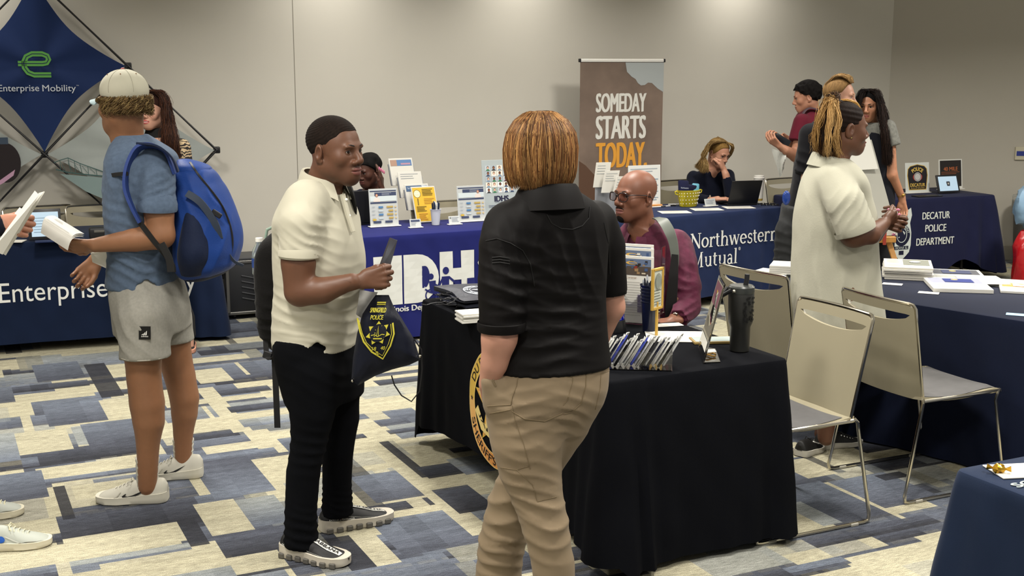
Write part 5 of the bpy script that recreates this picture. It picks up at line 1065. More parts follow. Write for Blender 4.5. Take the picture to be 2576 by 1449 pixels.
class SDF:
    def __init__(s): s.P = []
    def add(s, pr, k=.02): s.P.append((pr, k, 0)); return s
    def sub(s, pr, k=.005): s.P.append((pr, k, 1)); return s
    def cut(s, p, n): s.P.append((fhalf(p, n), 0, 2)); return s      # keep the side against n
    def cone(s, a, b, ra, rb, k=.02, fl=None): return s.add(fcone(a, b, ra, rb, fl), k)
    def chain(s, pts, k=.02, fl=None, cap=False):
        F = [fcone(a, b, ra, rb, fl, cap and i == len(pts) - 2) for i, ((a, ra), (b, rb)) in enumerate(zip(pts[:-1], pts[1:]))]
        def f(X, Y, Z):
            o = F[0][0](X, Y, Z)
            for g, _, _ in F[1:]: e = g(X, Y, Z); h = np.maximum(.012 - np.abs(o - e), 0) / .012; o = np.minimum(o, e) - h * h * .0012
            return o
        s.add((f, np.min([q[1] for q in F], 0), np.max([q[2] for q in F], 0)), k)
        return s
    def bounds(s):
        L = [p[0][1] for p in s.P if p[2] == 0]; H = [p[0][2] for p in s.P if p[2] == 0]; return np.min(L, 0), np.max(H, 0)
    def grid(s, lo, hi, h):
        lo = np.asarray(lo, float); n = np.maximum(np.ceil((np.asarray(hi) - lo) / h).astype(int) + 1, 3); ax = [(lo[i] + h * np.arange(n[i])).astype(np.float32) for i in range(3)]
        A = np.full(n, .5, np.float32)
        for (f, l, u), k, op in s.P:
            m = k + 2.5 * h
            if op == 2: i0, i1 = [0] * 3, list(n)
            else: i0 = [int(max(0, math.floor((l[i] - m - lo[i]) / h))) for i in range(3)]; i1 = [int(min(n[i], math.ceil((u[i] + m - lo[i]) / h) + 1)) for i in range(3)]
            if any(i1[i] <= i0[i] for i in range(3)): continue
            sl = tuple(slice(i0[i], i1[i]) for i in range(3)); X = ax[0][sl[0]][:, None, None]; Y = ax[1][sl[1]][None, :, None]; Z = ax[2][sl[2]][None, None, :]
            d = f(X, Y, Z).astype(np.float32); a = A[sl]
            if op == 0:
                if k > 0: hh = np.maximum(k - np.abs(a - d), 0) / k; A[sl] = np.minimum(a, d) - hh * hh * k * .25
                else: A[sl] = np.minimum(a, d)
            elif op == 1:
                d = -d
                if k > 0: hh = np.maximum(k - np.abs(a - d), 0) / k; A[sl] = np.maximum(a, d) + hh * hh * k * .25
                else: A[sl] = np.maximum(a, d)
            else: A[sl] = np.maximum(a, d)
        return A, lo
def nets(A, lo, h):
    s = A < 0; n = A.shape; c = s[:-1, :-1, :-1].astype(np.uint8)
    cnt = np.zeros(tuple(k - 1 for k in n), np.uint8)
    for i in (0, 1):
        for j in (0, 1):
            for k in (0, 1): cnt += s[i:n[0] - 1 + i, j:n[1] - 1 + j, k:n[2] - 1 + k]
    I = np.argwhere((cnt > 0) & (cnt < 8)); idx = np.full(cnt.shape, -1, np.int64); idx[tuple(I.T)] = np.arange(len(I))
    acc = np.zeros((len(I), 3)); w = np.zeros(len(I)); cr = [(i, j, k) for i in (0, 1) for j in (0, 1) for k in (0, 1)]
    vals = {c: A[I[:, 0] + c[0], I[:, 1] + c[1], I[:, 2] + c[2]] for c in cr}
    for c0 in cr:
        for ax in range(3):
            if c0[ax]: continue
            c1 = tuple(1 if i == ax else c0[i] for i in range(3)); a, b = vals[c0], vals[c1]; m = (a < 0) != (b < 0); t = np.where(m, a / np.where(m, a - b, 1), 0)
            p = np.tile(np.array(c0, float), (len(I), 1)); p[:, ax] = t; acc += p * m[:, None]; w += m
    V = lo + h * (I + acc / np.maximum(w, 1)[:, None]); Qs = []
    for ax in range(3):
        b, c = [(1, 2), (2, 0), (0, 1)][ax]; sl0 = [slice(None)] * 3; sl1 = [slice(None)] * 3; sl0[ax] = slice(0, -1); sl1[ax] = slice(1, None)
        for q in (b, c): sl0[q] = sl0[q]
        E = s[tuple(sl0)] != s[tuple(sl1)]; J = np.argwhere(E); J = J[(J[:, b] > 0) & (J[:, c] > 0) & (J[:, b] < n[b] - 1) & (J[:, c] < n[c] - 1)]
        def at(db, dc): K = J.copy(); K[:, b] += db; K[:, c] += dc; return idx[K[:, 0], K[:, 1], K[:, 2]]
        q = np.stack([at(-1, -1), at(0, -1), at(0, 0), at(-1, 0)], 1); ins = s[J[:, 0], J[:, 1], J[:, 2]]; q[~ins] = q[~ins][:, ::-1]; Qs.append(q[(q >= 0).all(1)])
    return V, np.concatenate(Qs)
def normals(V, Q):
    n = np.cross(V[Q[:, 2]] - V[Q[:, 0]], V[Q[:, 3]] - V[Q[:, 1]]); N = np.zeros_like(V)
    for i in range(4):
        for k in range(3): N[:, k] += np.bincount(Q[:, i], n[:, k], len(V))
    return N / (np.linalg.norm(N, axis=1, keepdims=True) + 1e-12)
def relax(V, Q, it=1, f=.5):
    for _ in range(it):
        S_ = np.zeros_like(V); c = np.bincount(Q.ravel(), minlength=len(V)) * 2.
        for i in range(4):
            for d in (1, 3):
                src = V[Q[:, (i + d) % 4]]
                for k in range(3): S_[:, k] += np.bincount(Q[:, i], src[:, k], len(V))
        V = V * (1 - f) + f * S_ / np.maximum(c, 1)[:, None]
    return V
def wob(V, s, ph=0.):     # cheap smooth noise -1..1
    x, y, z = V[:, 0] * s, V[:, 1] * s, V[:, 2] * s
    return (np.sin(x + 1.7 * np.sin(y * .9 + ph) + ph) + np.sin(y * 1.1 + 1.5 * np.sin(z * .8 + ph * 2) + 2 * ph) + np.sin(z * .95 + 1.6 * np.sin(x * 1.2 + ph) + 3 * ph)) / 3
def ridge(V, c, R, d, lam, amp, ph=0., bend=1.2):
    """creases: waves running across direction d (wavelength lam) inside radius R of c"""
    c = np.asarray(c, float); d = nrm(d); q = V - c; g = np.exp(-(q ** 2).sum(1) / (R * R)); u = q @ d; a = 2 * np.pi * u / lam + bend * wob(V, 1 / lam * .9, ph) * 2 + ph
    return amp * g * (1 - 2 * np.abs(np.sin(a / 2)) ** .7)
def mesh_regions(sdf, regions, rlx=1):
    """regions: (lo, hi, h) with None bounds = everything; later ones are finer and replace the first inside themselves"""
    out = []; fine = [(np.asarray(l), np.asarray(u)) for l, u, h in regions if l is not None]
    for l, u, h in regions:
        whole = l is None
        if whole: l, u = sdf.bounds(); l, u = l - 3 * h, u + 3 * h
        A, lo = sdf.grid(l, u, h); V, Q = nets(A, lo, h)
        if len(Q) == 0: continue
        V = relax(V, Q, rlx, .4)
        if whole and fine:
            keep = np.ones(len(Q), bool); c = V[Q]
            for a, b in fine: ins = ((c > a + h * 1.2) & (c < b - h * 1.2)).all(2).all(1); keep &= ~ins
            Q = Q[keep]
        out.append((V, Q))
    Vs, Qs, o = [], [], 0
    for V, Q in out: Vs.append(V); Qs.append(Q + o); o += len(V)
    return np.concatenate(Vs), np.concatenate(Qs)
def box_of(pts, m): P = np.array(pts, float); return P.min(0) - m, P.max(0) + m
def smesh(name, sdf, h, m, parent, disp=None, col=None, regions=None, rlx=1, label=None):
    V, Q = mesh_regions(sdf, regions or [(None, None, h)], rlx); N = normals(V, Q)
    if disp is not None: V = V + N * (disp(V) * (1 - np.clip((np.abs(N[:, 2]) - .6) / .3, 0, 1) * .8))[:, None]
    u = np.unique(Q); rm = np.full(len(V), -1); rm[u] = np.arange(len(u)); V, Q = V[u], rm[Q]
    return putn(name, V, Q, m, parent, cols=None if col is None else col(V), label=label)
# skin materials
def skinmat(name, base): return mat('skin_' + name, base, .48, bump=.12, bscale=900, bdist=.0006, attr=True, var=.035, vscale=40, sss=.10, spec=.4)
def rgba(h): return np.array(S(h))
# hair strands: many three-sided tapering tubes in one mesh
def strands(name, paths, r, cols, m, parent, label=None):
    P = np.array(paths, float); n, k, _ = P.shape; T = np.zeros_like(P); T[:, 1:-1] = P[:, 2:] - P[:, :-2]; T[:, 0] = P[:, 1] - P[:, 0]; T[:, -1] = P[:, -1] - P[:, -2]
    T /= np.linalg.norm(T, axis=2, keepdims=True) + 1e-9; ref = np.array((.31, .77, .21)); U = np.cross(T, ref); U /= np.linalg.norm(U, axis=2, keepdims=True) + 1e-9; W = np.cross(T, U)
    prof = np.interp(np.linspace(0, 1, k), [0, .1, .7, 1], [.6, 1, .9, .15]) * 1.; R = (np.asarray(r) * np.ones(n))[:, None] * prof[None, :]; V = np.zeros((n, k, 3, 3))
    for j in range(3): a = 2 * math.pi * j / 3; V[:, :, j] = P + (U * math.cos(a) + W * math.sin(a)) * R[..., None]
    b = (np.arange(n) * k * 3)[:, None, None] + (np.arange(k - 1) * 3)[None, :, None]; j = np.arange(3)[None, None, :]; j2 = (j + 1) % 3
    Q = np.stack([b + j, b + j2, b + 3 + j2, b + 3 + j], -1).reshape(-1, 4); C = np.repeat(np.asarray(cols, float), k * 3, 0)
    return putn(name, V.reshape(-1, 3), Q, m, parent, cols=C, label=label)
HAIRM = mat('hair_strands', rough=.55, attr=True, spec=.18)
def hairbase(name, c, bsc=60): return mat('hair_' + name, c, .8, spec=.15, bump=.5, bscale=bsc, bdist=.004, var=.25, vscale=30, stretch=(3, 3, .5))
SKD = dict(jaw=1., nose=1., lip=1., brow=1., cheek=1., ear=1., smile=0., neck=1., chin=1., eye=1.)
def head_sdf(sd, c, B, s, P, neck_to=None, rn=.056, open_=0.):
    """c: centre between the ears at eye level; B columns side, forward, up"""
    q = dict(SKD); q.update(P); H = lambda x, y, z: c + B @ (np.array((x, y, z)) * s); E = lambda x, y, z, a, b, d, k=.02, R=None: sd.add(fell(H(x, y, z), (a * s, b * s, d * s), B if R is None else B @ R), k * s)
    E(0, -.012, .036, .0745, .0965, .0805, .01); E(0, .022, -.01, .0655, .070, .085, .03)
    j = q['jaw']; E(0, .028, -.055, .050 * j, .053, .052, .03); E(0, .069, -.096, .020 * j * q['chin'], .016, .016, .035)
    for m in (-1, 1):
        E(m * .044, .056, -.022, .022, .024, .024 * q['cheek'], .02); sd.cone(H(m * .052 * j, .0, -.055), H(m * .018 * j, .064, -.093), .017 * s, .013 * s, .035 * s)
        sd.add(fell(H(m * .024, .0855, .019), (.022 * s * q['brow'], .0085 * s, .008 * s), B), .018 * s)
        sd.sub(fell(H(m * .031, .0985, .001), (.0175 * s, .015 * s, .0115 * s), B), .012 * s)
        sd.add(fell(H(m * .031, .0735, .002), (.0150 * s, .0142 * s, .0138 * s), B), .003 * s)
        sd.sub(fell(H(m * .031, .091, .0012), (.0128 * s, .016 * s, .0046 * s * q['eye']), B), .002 * s)
        # ear
        er = q['ear']; Re = B @ rotz(-m * .35) @ rotx(-.15); sd.add(fell(H(m * .0785, -.010, -.006), (.0095 * s, .0195 * s * er, .033 * s * er), Re), .004 * s)
        sd.sub(fell(H(m * .0875, -.005, -.003), (.008 * s, .0105 * s * er, .019 * s * er), Re), .003 * s); sd.add(fell(H(m * .078, .0, -.010), (.006 * s, .004 * s, .008 * s), Re), .004 * s); sd.add(fell(H(m * .076, -.002, -.033 * er), (.006 * s, .009 * s, .009 * s), Re), .005 * s)
    n = q['nose']; sd.cone(H(0, .087, .010), H(0, .108, -.026), .0075 * s, .0105 * s * n, .012 * s); E(0, .1075, -.031, .0115 * n, .0105, .009, .008)
    for m in (-1, 1): E(m * .0135 * n, .0975, -.0355, .0085 * n, .0105, .0075, .007); sd.sub(fell(H(m * .0065 * n, .1045, -.0425), (.0036 * s, .006 * s, .004 * s), B), .002 * s)
    sm = q['smile']; E(0, .077, -.066, .029, .018, .026, .025); l = q['lip']
    E(0, .0965, -.0590, .0230 * (1 + .15 * sm), .0095, .0058 * l, .005); E(0, .0945, -.0725, .0190 * (1 + .15 * sm), .0095, .0070 * l, .005); sd.sub(fcone(H(-.026 * (1 + .2 * sm), .092, -.0655 + .006 * sm), H(0, .1045, -.0655 - .002 * sm), .0013 * s, .0016 * s + open_), .002 * s); sd.sub(fcone(H(.026 * (1 + .2 * sm), .092, -.0655 + .006 * sm), H(0, .1045, -.0655 - .002 * sm), .0013 * s, .0016 * s + open_), .002 * s)
    if sm:
        for m in (-1, 1): E(m * .040, .066, -.036, .018, .016, .017, .015)
    sd.sub(fell(H(0, .106, -.048), (.004 * s, .004 * s, .006 * s), B), .006 * s)
    if neck_to is not None: sd.cone(H(0, -.022, -.05), neck_to, rn * s * q['neck'], rn * s * 1.08 * q['neck'], .03 * s)
    return H
def head_cols(V, c, B, s, base, lip, P={}, brow=None, stub=None, red=.0):
    L = ((V - c) @ B) / s; C = np.tile(rgba(base), (len(V), 1)); q = dict(SKD); q.update(P); sm = q['smile']
    def mix(m, col, a=1.): m = np.clip(m, 0, 1)[:, None] * a; C[:] = C * (1 - m) + rgba(col) * m
    g = lambda x, y, z, a, b, d: np.exp(-(((L[:, 0] - x) / a) ** 2 + ((L[:, 1] - y) / b) ** 2 + ((L[:, 2] - z) / d) ** 2))
    if red: mix(g(.043, .07, -.028, .02, .03, .02) + g(-.043, .07, -.028, .02, .03, .02) + g(0, .11, -.03, .012, .015, .012), '#b5604c', red)
    w = .026 * (1 + .15 * sm); e = ((np.abs(L[:, 0]) / w) ** 2 + ((L[:, 2] + .065) / (.0135 * (.6 + .4 * q['lip']))) ** 2); mix(((e < 1) & (L[:, 1] > .082)) * np.clip((1 - e) * 4, 0, 1), lip, .85)
    if stub: mix(np.clip((g(0, .09, -.05, .03, .02, .006) * 1.3 + g(0, .08, -.10, .03, .03, .02) + .5 * g(.045, .03, -.075, .02, .05, .03) + .5 * g(-.045, .03, -.075, .02, .05, .03)), 0, 1), stub, .65)
    mix(g(.031, .088, .006, .018, .02, .008) + g(-.031, .088, .006, .018, .02, .008), '#3a2019', .22)
    for m in (-1, 1): mix(g(m * .079, -.004, -.004, .006, .008, .015), '#5a2d22', .3)
    return C
def eyes(par, H, B, s, iris='#2a1a10', gaze=(0, 1, 0)):
    R0 = basis(B @ nrm(gaze), B[:, 2])
    for m in (-1, 1):
        c = H(m * .031, .0738, .002); mb = MB(); Rr = np.stack([R0[:, 0], R0[:, 2], R0[:, 1]], 1); rr = .0133 * s
        n, k = 20, 14; V = []; 
        for i in range(k + 1):
            t = math.pi * (i / k) ** 1.4
            for j in range(n): a = 2 * math.pi * j / n; V.append(c + Rr @ (np.array((math.sin(t) * math.cos(a), math.sin(t) * math.sin(a), math.cos(t))) * rr))
        for i in range(k):
            tt = math.pi * ((i + .5) / k) ** 1.4
            for j in range(n): j2 = (j + 1) % n; mb.f.append((i * n + j, (i + 1) * n + j, (i + 1) * n + j2, i * n + j2)); mb.mi.append(2 if tt < .20 else (1 if tt < .46 else 0)); mb.fc.append(None)
        mb.v = [tuple(v) for v in V]; put('eye', mb, [mat('eye_white', '#b9aea4', .25), mat('iris' + iris, iris, .2), mat('pupil', '#050505', .1)], par)
        lb = MB()
        for (z, rr_) in ((.0048, .0015),): P_ = [H(m * (.031 + .0145 * math.cos(a)), .0885 - .006 * abs(math.cos(a)) ** 2 - .001, .0012 + .0052 * math.sin(a)) for a in np.linspace(math.pi * .98, math.pi * .02, 9)]; lb.tube(P_, [.0004] + [.0009 * s] * 7 + [.0004], 5)
        put('eyelashes', lb, mat('lash', '#120c0a', .6), par)
def brows(par, H, s, colr, z=.022, th=1.):
    for m in (-1, 1):
        P_ = [H(m * x, y, z + dz) for x, y, dz in ((.011, .0955, -.002), (.019, .0965, .001), (.030, .0935, .0035), (.041, .086, .003), (.048, .078, -.001))]
        put('eyebrow', MB().tube(P_, [.0016 * s * th, .0030 * s * th, .0030 * s * th, .0022 * s * th, .0008 * s], 6), mat('brow' + colr, colr, .8), par)
def hand(sd, W, f, n, side, curl=(.5, .5, .5, .5), thumb=(.6, .5), s=1., spread=.06, rw=.027):
    """wrist W, fingers towards f, palm faces n, side=+1: thumb on cross(f, n)"""
    f = nrm(f); n = nrm(np.asarray(n, float) - f * (np.asarray(n, float) @ f)); t = np.cross(f, n) * side; pts = [W]
    sd.cone(W - f * .03 * s, W + f * .012 * s, rw * s * .92, rw * s * .9, .012, (n, .72))
    for i in range(4):
        K = W + f * (.088 - .004 * abs(i - 1)) * s + t * (.0305 - .0200 * i) * s; sd.cone(W + f * .012 * s + t * (.014 - .009 * i) * s, K, .0150 * s, .0112 * s, .010, (n, .85))
        L = [(.046, .026, .022), (.051, .030, .023), (.047, .027, .022), (.037, .021, .020)][i]; R_ = (.0098, .0100, .0095, .0085)[i]; a = 0.; p = K; c = curl[i]; fd = nrm(f + t * spread * (1.5 - i))
        for q, (ln, inc) in enumerate(zip(L, (75, 95, 60))):
            a += math.radians(inc) * c; d = fd * math.cos(a) + n * math.sin(a); p2 = p + d * ln * s; sd.cone(p, p2, R_ * s * (1 - .08 * q), R_ * s * (.93 - .09 * q), .0035); p = p2; pts.append(p)
    sd.add(fell(W + f * .035 * s + t * .020 * s + n * .010 * s, (.020 * s, .028 * s, .014 * s), np.stack([t, f, n], 1)), .012)
    b = W + f * .022 * s + t * .022 * s + n * .006 * s; d1 = nrm(f * .75 + t * thumb[0] + n * .25 * thumb[1]); d2 = nrm(d1 + n * .6 * thumb[1] - t * .35 * thumb[1] + f * .15); d3 = nrm(d2 + n * .4 * thumb[1] - t * .35 * thumb[1])
    p1 = b + d1 * .045 * s; p2 = p1 + d2 * .033 * s; p3 = p2 + d3 * .026 * s; sd.cone(b, p1, .0140 * s, .0115 * s, .008); sd.cone(p1, p2, .0112 * s, .0100 * s, .004); sd.cone(p2, p3, .0100 * s, .0082 * s, .004); pts += [p1, p3]
    return pts
def prow(rows, Y, yaw, fwd=0.):
    """(py, xl, xr, depth ratio[, dY]) measured on the picture -> loft rows"""
    out = []
    for r_ in rows:
        py, xl, xr, rho = r_[:4]; dY = r_[4] if len(r_) > 4 else 0.; c = D((xl + xr) / 2, py, Y + dY); w = (xr - xl) / 2 * PXM(Y + dY, c[2]); a = w / math.sqrt(math.sin(yaw) ** 2 + rho * rho * math.cos(yaw) ** 2); out.append((c[2], c[0], c[1], a, a * rho))
    return out
def pc(pts, k=1.):     # (px, py, Y, r in px) -> (point, radius)
    return [(D(x, y, Y), r * k * PXM(Y, 1.)) for x, y, Y, r in pts]
def shoe(par, heel, toe, W=.105, hs=.105, upper='#c8c5b8', sole='#d8d4c6', sock=None, laces=None, mark=None, chunky=0., tongue=None, sole2=None, outw=None, name='shoe'):
    heel, toe = np.asarray(heel, float), np.asarray(toe, float); f = nrm((toe - heel) * (1, 1, 0)); L = np.linalg.norm((toe - heel)[:2]); sd_ = np.array((f[1], -f[0], 0)); O = heel * (1, 1, 0)
    P_ = lambda x, y, z: O + sd_ * x + f * (y * L) + UP * z; hw = lambda v: W / 2 * np.interp(v, [0, .015, .05, .12, .25, .42, .68, .85, .95, .985, 1], [.3, .5, .66, .75, .78, .78, 1., .87, .58, .36, .12]); bend = lambda v: .0
    mm = mat('shoe' + upper, upper, .6, bump=.2, bscale=500, bdist=.0005); ms = mat('sole' + sole, sole, .6)
    th = lambda v: .026 + chunky + (.010 + chunky * .6) * (1 - v) ** 2; lift = lambda v: .018 * max(0, v - .8) ** 2 * 25 * .5 + .006 * max(0, .08 - v) * 10
    N = 36; vs = [.5 - .5 * math.cos(math.pi * i / N) for i in range(N + 1)]; mb = MB(); V = []
    for v in vs:
        w = hw(v) + .004 + chunky * .1
        for (x, z) in ((-.92, lift(v)), (-1.03, lift(v) + .006), (-1.0, th(v) * .6), (-1.02, th(v)), (1.02, th(v)), (1.0, th(v) * .6), (1.03, lift(v) + .006), (.92, lift(v))): V.append(P_(w * x, v, max(z, lift(v))))
    Fs = [(i * 8 + j, i * 8 + (j + 1) % 8, (i + 1) * 8 + (j + 1) % 8, (i + 1) * 8 + j) for i in range(N) for j in range(8)] + [tuple(range(8)), tuple(N * 8 + j for j in range(7, -1, -1))]
    sh = put(name, MB().add([P_(0, .5, .01)] * 3, []), mm, par) if False else None
    top = lambda v: np.interp(v, [0, .05, .15, .3, .42, .55, .7, .82, .92, 1], [.70, .92, .95, .92, .88, .74, .55, .46, .36, .2]) * hs; V2 = []; K = 15
    for v in vs:
        w = hw(v) * .99; t = top(v); z0 = th(v) - .004; op = np.interp(v, [0, .06, .33, .48, 1], [.0, .35, .35, 0, 0])
        for j in range(K):
            a = math.pi * j / (K - 1); x = math.cos(a); z = math.sin(a) ** (.75 if v < .5 else .85); nx = math.copysign(abs(x) ** .8, x); V2.append(P_(w * nx * (1 - .35 * z * (1 if v < .55 else .6)), v, z0 + (t - z0) * z))
    F2 = [(i * K + j, i * K + j + 1, (i + 1) * K + j + 1, (i + 1) * K + j) for i in range(N) for j in range(K - 1)] + [tuple(range(K)), tuple(N * K + j for j in range(K - 1, -1, -1))]
    sh = put(name, MB().add(V2, F2), mm, par, ang=60); put('sole', MB().add(V, Fs), ms, sh, ang=50)
    if sole2:
        for k in range(7):
            v = .04 + .13 * k
            for sx in (-1, 1): put('sole_lug', MB().box(P_(sx * (hw(v + .04) + .006 + chunky * .1), v + .04, .012), (.012, L * .085, .022), np.stack([sd_, f, UP], 1), .003), mat('lug' + sole2, sole2, .6), sh)
    if laces:
        mb = MB()
        for k in range(5):
            v = .50 + .055 * k; t = top(v) + .003; w = hw(v) * .42; mb.tube([P_(-w, v, t - .010), P_(-w * .4, v + .006, t + .001), P_(w * .4, v - .006, t + .001), P_(w, v, t - .010)], .0028, 5)
        mb.tube([P_(0, .48, top(.48) + .004), P_(.02, .50, top(.5) + .012), P_(.035, .53, top(.5) - .004)], .002, 5); mb.tube([P_(0, .48, top(.48) + .004), P_(-.02, .50, top(.5) + .012), P_(-.03, .54, top(.5) - .006)], .002, 5); put('laces', mb, mat('lace' + laces, laces, .8), sh)
    def side(sx):          # a surface map on the flank: u along the shoe, v height fraction
        def fn(u, v, l=0.): t = top(u); z0 = th(u) - .004; a = math.asin(min(1, max(0, v)) ** (1 / .8)); nx = math.cos(a) ** .8; return P_(sx * (hw(u) * .99 * nx * (1 - .35 * v * (1 if u < .55 else .6)) + .004 + l), u, z0 + (t - z0) * v)
        return fn
    return sh, side, P_, top, hw

ONLY = None
def want(n): return ONLY is None or n in ONLY
def rot_head(yaw, pitch=0., roll=0.):      # yaw: heading of the nose; pitch > 0 looks down
    f = np.array((math.cos(yaw), math.sin(yaw), 0)); B = basis(f); return B @ rotx(-pitch) @ roty(roll)
R_ = math.radians
def lerp_cols(cs, n, seed=0):
    r = np.random.default_rng(seed); i = r.integers(0, len(cs), n); return np.array([rgba(c) for c in cs])[i] * np.concatenate([r.uniform(.8, 1.2, (n, 1)).repeat(3, 1), np.ones((n, 1))], 1)
# ---------------------------------------------------------------- young man in the cream polo shirt
def man_polo():
    Y = 4.62; yaw = R_(-25); hy = R_(-31); base = np.array((-.70, 4.62, 0)); SK = '#5c3d2c'
    t = thing('person', 'man with short dark hair in a cream polo shirt and black trousers holding papers', 'person', base, 0)
    B = rot_head(hy, .02); c = D(843, 379, 4.60); s = 1.07; sd = SDF()
    P = dict(jaw=1.02, nose=1.25, lip=1.35, neck=1.0, cheek=1.05, eye=1.0)
    H = head_sdf(sd, c, B, s, P, neck_to=D(806, 487, 4.63), rn=.060)
    # torso, arms, legs below the clothes
    sd.add(floft(prow([(470, 755, 855, .55), (520, 716, 878, .6), (600, 708, 893, .76), (700, 713, 900, .76), (790, 712, 893, .76), (880, 722, 875, .76), (960, 735, 870, .6)], Y, yaw), yaw), .03)
    nr = 4.44; fr = 4.80
    ra = pc([(757, 522, nr + .03, 33), (752, 610, nr, 38), (751, 660, nr - .01, 44), (750, 733, nr - .02, 35)]); sd.chain(ra, .02); W = D(905, 708, nr - .03); sd.chain([(D(757, 735, nr - .02), .052), (D(812, 731, nr - .03), .049), (W - np.array((.03, 0, 0)), .030)], .02)
    W2 = D(915, 700, fr - .12); sd.chain([(D(800, 520, fr), .06), (D(800, 690, fr + .02), .045)], .02); sd.chain([(D(800, 700, fr + .02), .045), (W2, .028)], .02)
    f1 = nrm((.95, .12, .16)); hp = hand(sd, W, f1, (-.1, 1., -.15), 1, (.78, .82, .86, .9), (.25, .75), 1.06, .02)
    hp2 = hand(sd, W2 - np.array((.01, 0, 0)), nrm((.93, -.2, .08)), (.0, -1, -.1), -1, (.6, .62, .66, .7), (.3, .6), 1.0, .02)
    for L_ in ([(795, 900, Y - .10, 48), (790, 1030, Y - .12, 42), (782, 1130, Y - .13, 32), (760, 1250, Y - .14, 28), (757, 1370, Y - .15, 24)], [(840, 900, Y + .08, 45), (850, 1060, Y + .08, 36), (850, 1180, Y + .1, 28), (850, 1290, Y + .14, 24)]): sd.chain(pc(L_), .02)
    hb = (c - .16 * s, c + .16 * s); b1 = box_of(hp + hp2, .03); body = smesh('body', sd, .0095, skinmat('deep', SK), t, col=lambda V: head_cols(V, c, B, s, SK, '#6d3f3a', P, stub='#24150f'), regions=[(None, None, .0095), (hb[0], hb[1], .0023), (b1[0], b1[1], .0028)])
    eyes(t, H, B, s, '#22130b', (.18, 1, -.02)); brows(t, H, s, '#140c08', th=.85)
    # close cropped hair with waves
    h = SDF(); h.add(fell(H(0, -.014, .038), (.0785 * s, .1005 * s, .0845 * s), B), 0)
    yy = np.array([-.12, -.095, -.07, -.045, -.02, -.008, .006, .018, .030, .042, .052, .058, .066, .08, .1]); zz = np.array([-.06, -.058, -.050, -.030, .020, .024, .022, .022, .026, .032, .046, .066, .071, .074, .076])
    def hl(X, Y_, Z): L1 = (X - c[0]) * B[0, 1] + (Y_ - c[1]) * B[1, 1] + (Z - c[2]) * B[2, 1]; L2 = (X - c[0]) * B[0, 2] + (Y_ - c[1]) * B[1, 2] + (Z - c[2]) * B[2, 2]; return (np.interp(L1 / s, yy, zz) * s - L2) * .7
    h.P.append(((hl, np.full(3, -1e3), np.full(3, 1e3)), 0, 2))
    def waves(V):
        L = (V - H(0, -.05, .10)) @ B; r = np.sqrt((L ** 2).sum(1)) / s; return .0005 * np.sin(r * 800 + 5 * wob(V, 55)) * np.clip((r - .01) * 30, 0, 1) - .0005
    smesh('hair', h, .0024, mat('wavehair', '#17100c', .9, spec=.15, bump=.6, bscale=900, bdist=.001, var=.3, vscale=120), t, disp=waves)
    # shirt
    sh = SDF(); sh.add(floft(prow([(455, 764, 848, .62), (478, 742, 862, .60), (500, 722, 876, .58), (540, 704, 890, .58), (600, 697, 903, .76), (650, 697, 911, .76), (720, 700, 909, .76), (790, 696, 901, .76), (840, 694, 897, .76), (874, 696, 893, .76)], Y, yaw), yaw), .02)
    sh.chain([(D(770, 508, nr + .07), .082), (D(757, 560, nr), .078), (D(752, 646, nr - .01), .073)], .03, cap=True); sh.chain([(D(810, 520, fr - .04), .07), (D(805, 610, fr), .063)], .03, cap=True)
    # open bottom and the side vent notch
    a = D(795, 905, Y - .3); sh.sub(fbox(D(793, 886, Y - .22), (.042, .3, .042), roty(math.pi / 4), .002), .004)
    sh.sub(floft([(c[2] - .9, c[0] - .07, Y, .01, .01), (D(0, 850, Y)[2], D(795, 0, Y)[0], Y, .185, .115)], yaw), .004) if False else None
    SHM = cloth('cream_pique', '#aeaa99', rough=.8, bump=.35, bscale=900, var=.03, bdist=.0008)
    def fold(V):
        d = ridge(V, D(792, 610, nr - .02), .10, (.5, 0, .85), .035, .0035, .3) + ridge(V, D(850, 800, Y - .12), .16, (.25, 0, 1), .05, .0045, 1.2) + ridge(V, D(760, 800, Y - .12), .12, (.1, 0, 1), .045, .004, 2.) + ridge(V, D(720, 620, nr), .06, (.4, 0, .8), .03, .003, 1.) + ridge(V, D(800, 560, nr), .07, (.8, 0, .5), .04, .003, .5)
        return d + .0022 * wob(V, 22) + .0012 * wob(V, 55, 1)
    shirt = smesh('polo_shirt', sh, .0062, SHM, t, disp=fold)
    # collar (a folded band round the neck) and placket
    def ringband(pts, hgt, thk, flare, name, m, parent, n=40):
        V = []; 
        for i in range(n + 1):
            u = i / n; k = u * (len(pts) - 1); a_ = int(min(k, len(pts) - 2)); f_ = k - a_; p = np.array(pts[a_]) * (1 - f_) + np.array(pts[a_ + 1]) * f_
            V.append(p)
        return V
    nk = D(812, 466, 4.62); fw = np.array((math.cos(yaw), math.sin(yaw), 0)); sdv = np.array((fw[1], -fw[0], 0)); mb = MB(); K = 44; V = []
    for j, (dr, dz) in enumerate([(.004, .030), (.012, .034), (.018, .024), (.027, -.002), (.034, -.022), (.030, -.024), (.016, -.002)]):
        for i in range(K + 1):
            a_ = R_(28) + R_(304) * i / K; ca, sa = math.cos(a_), math.sin(a_); rx = .060 + dr; ry = .066 + dr; tip = math.exp(-min(a_ - R_(28), R_(332) - a_) / .22); z = dz - .045 * (ca * .5 + .5) - tip * .018 * (1 if j in (3, 4, 5) else .2)
            V.append(nk + fw * (ca * ry + tip * .01 * (j in (3, 4, 5))) + sdv * sa * rx + UP * (z + .03))
    Fs = [(j * (K + 1) + i, j * (K + 1) + i + 1, (j + 1) * (K + 1) + i + 1, (j + 1) * (K + 1) + i) for j in range(6) for i in range(K)]
    put('collar', MB().add(V, Fs), SHM, shirt, ang=70)
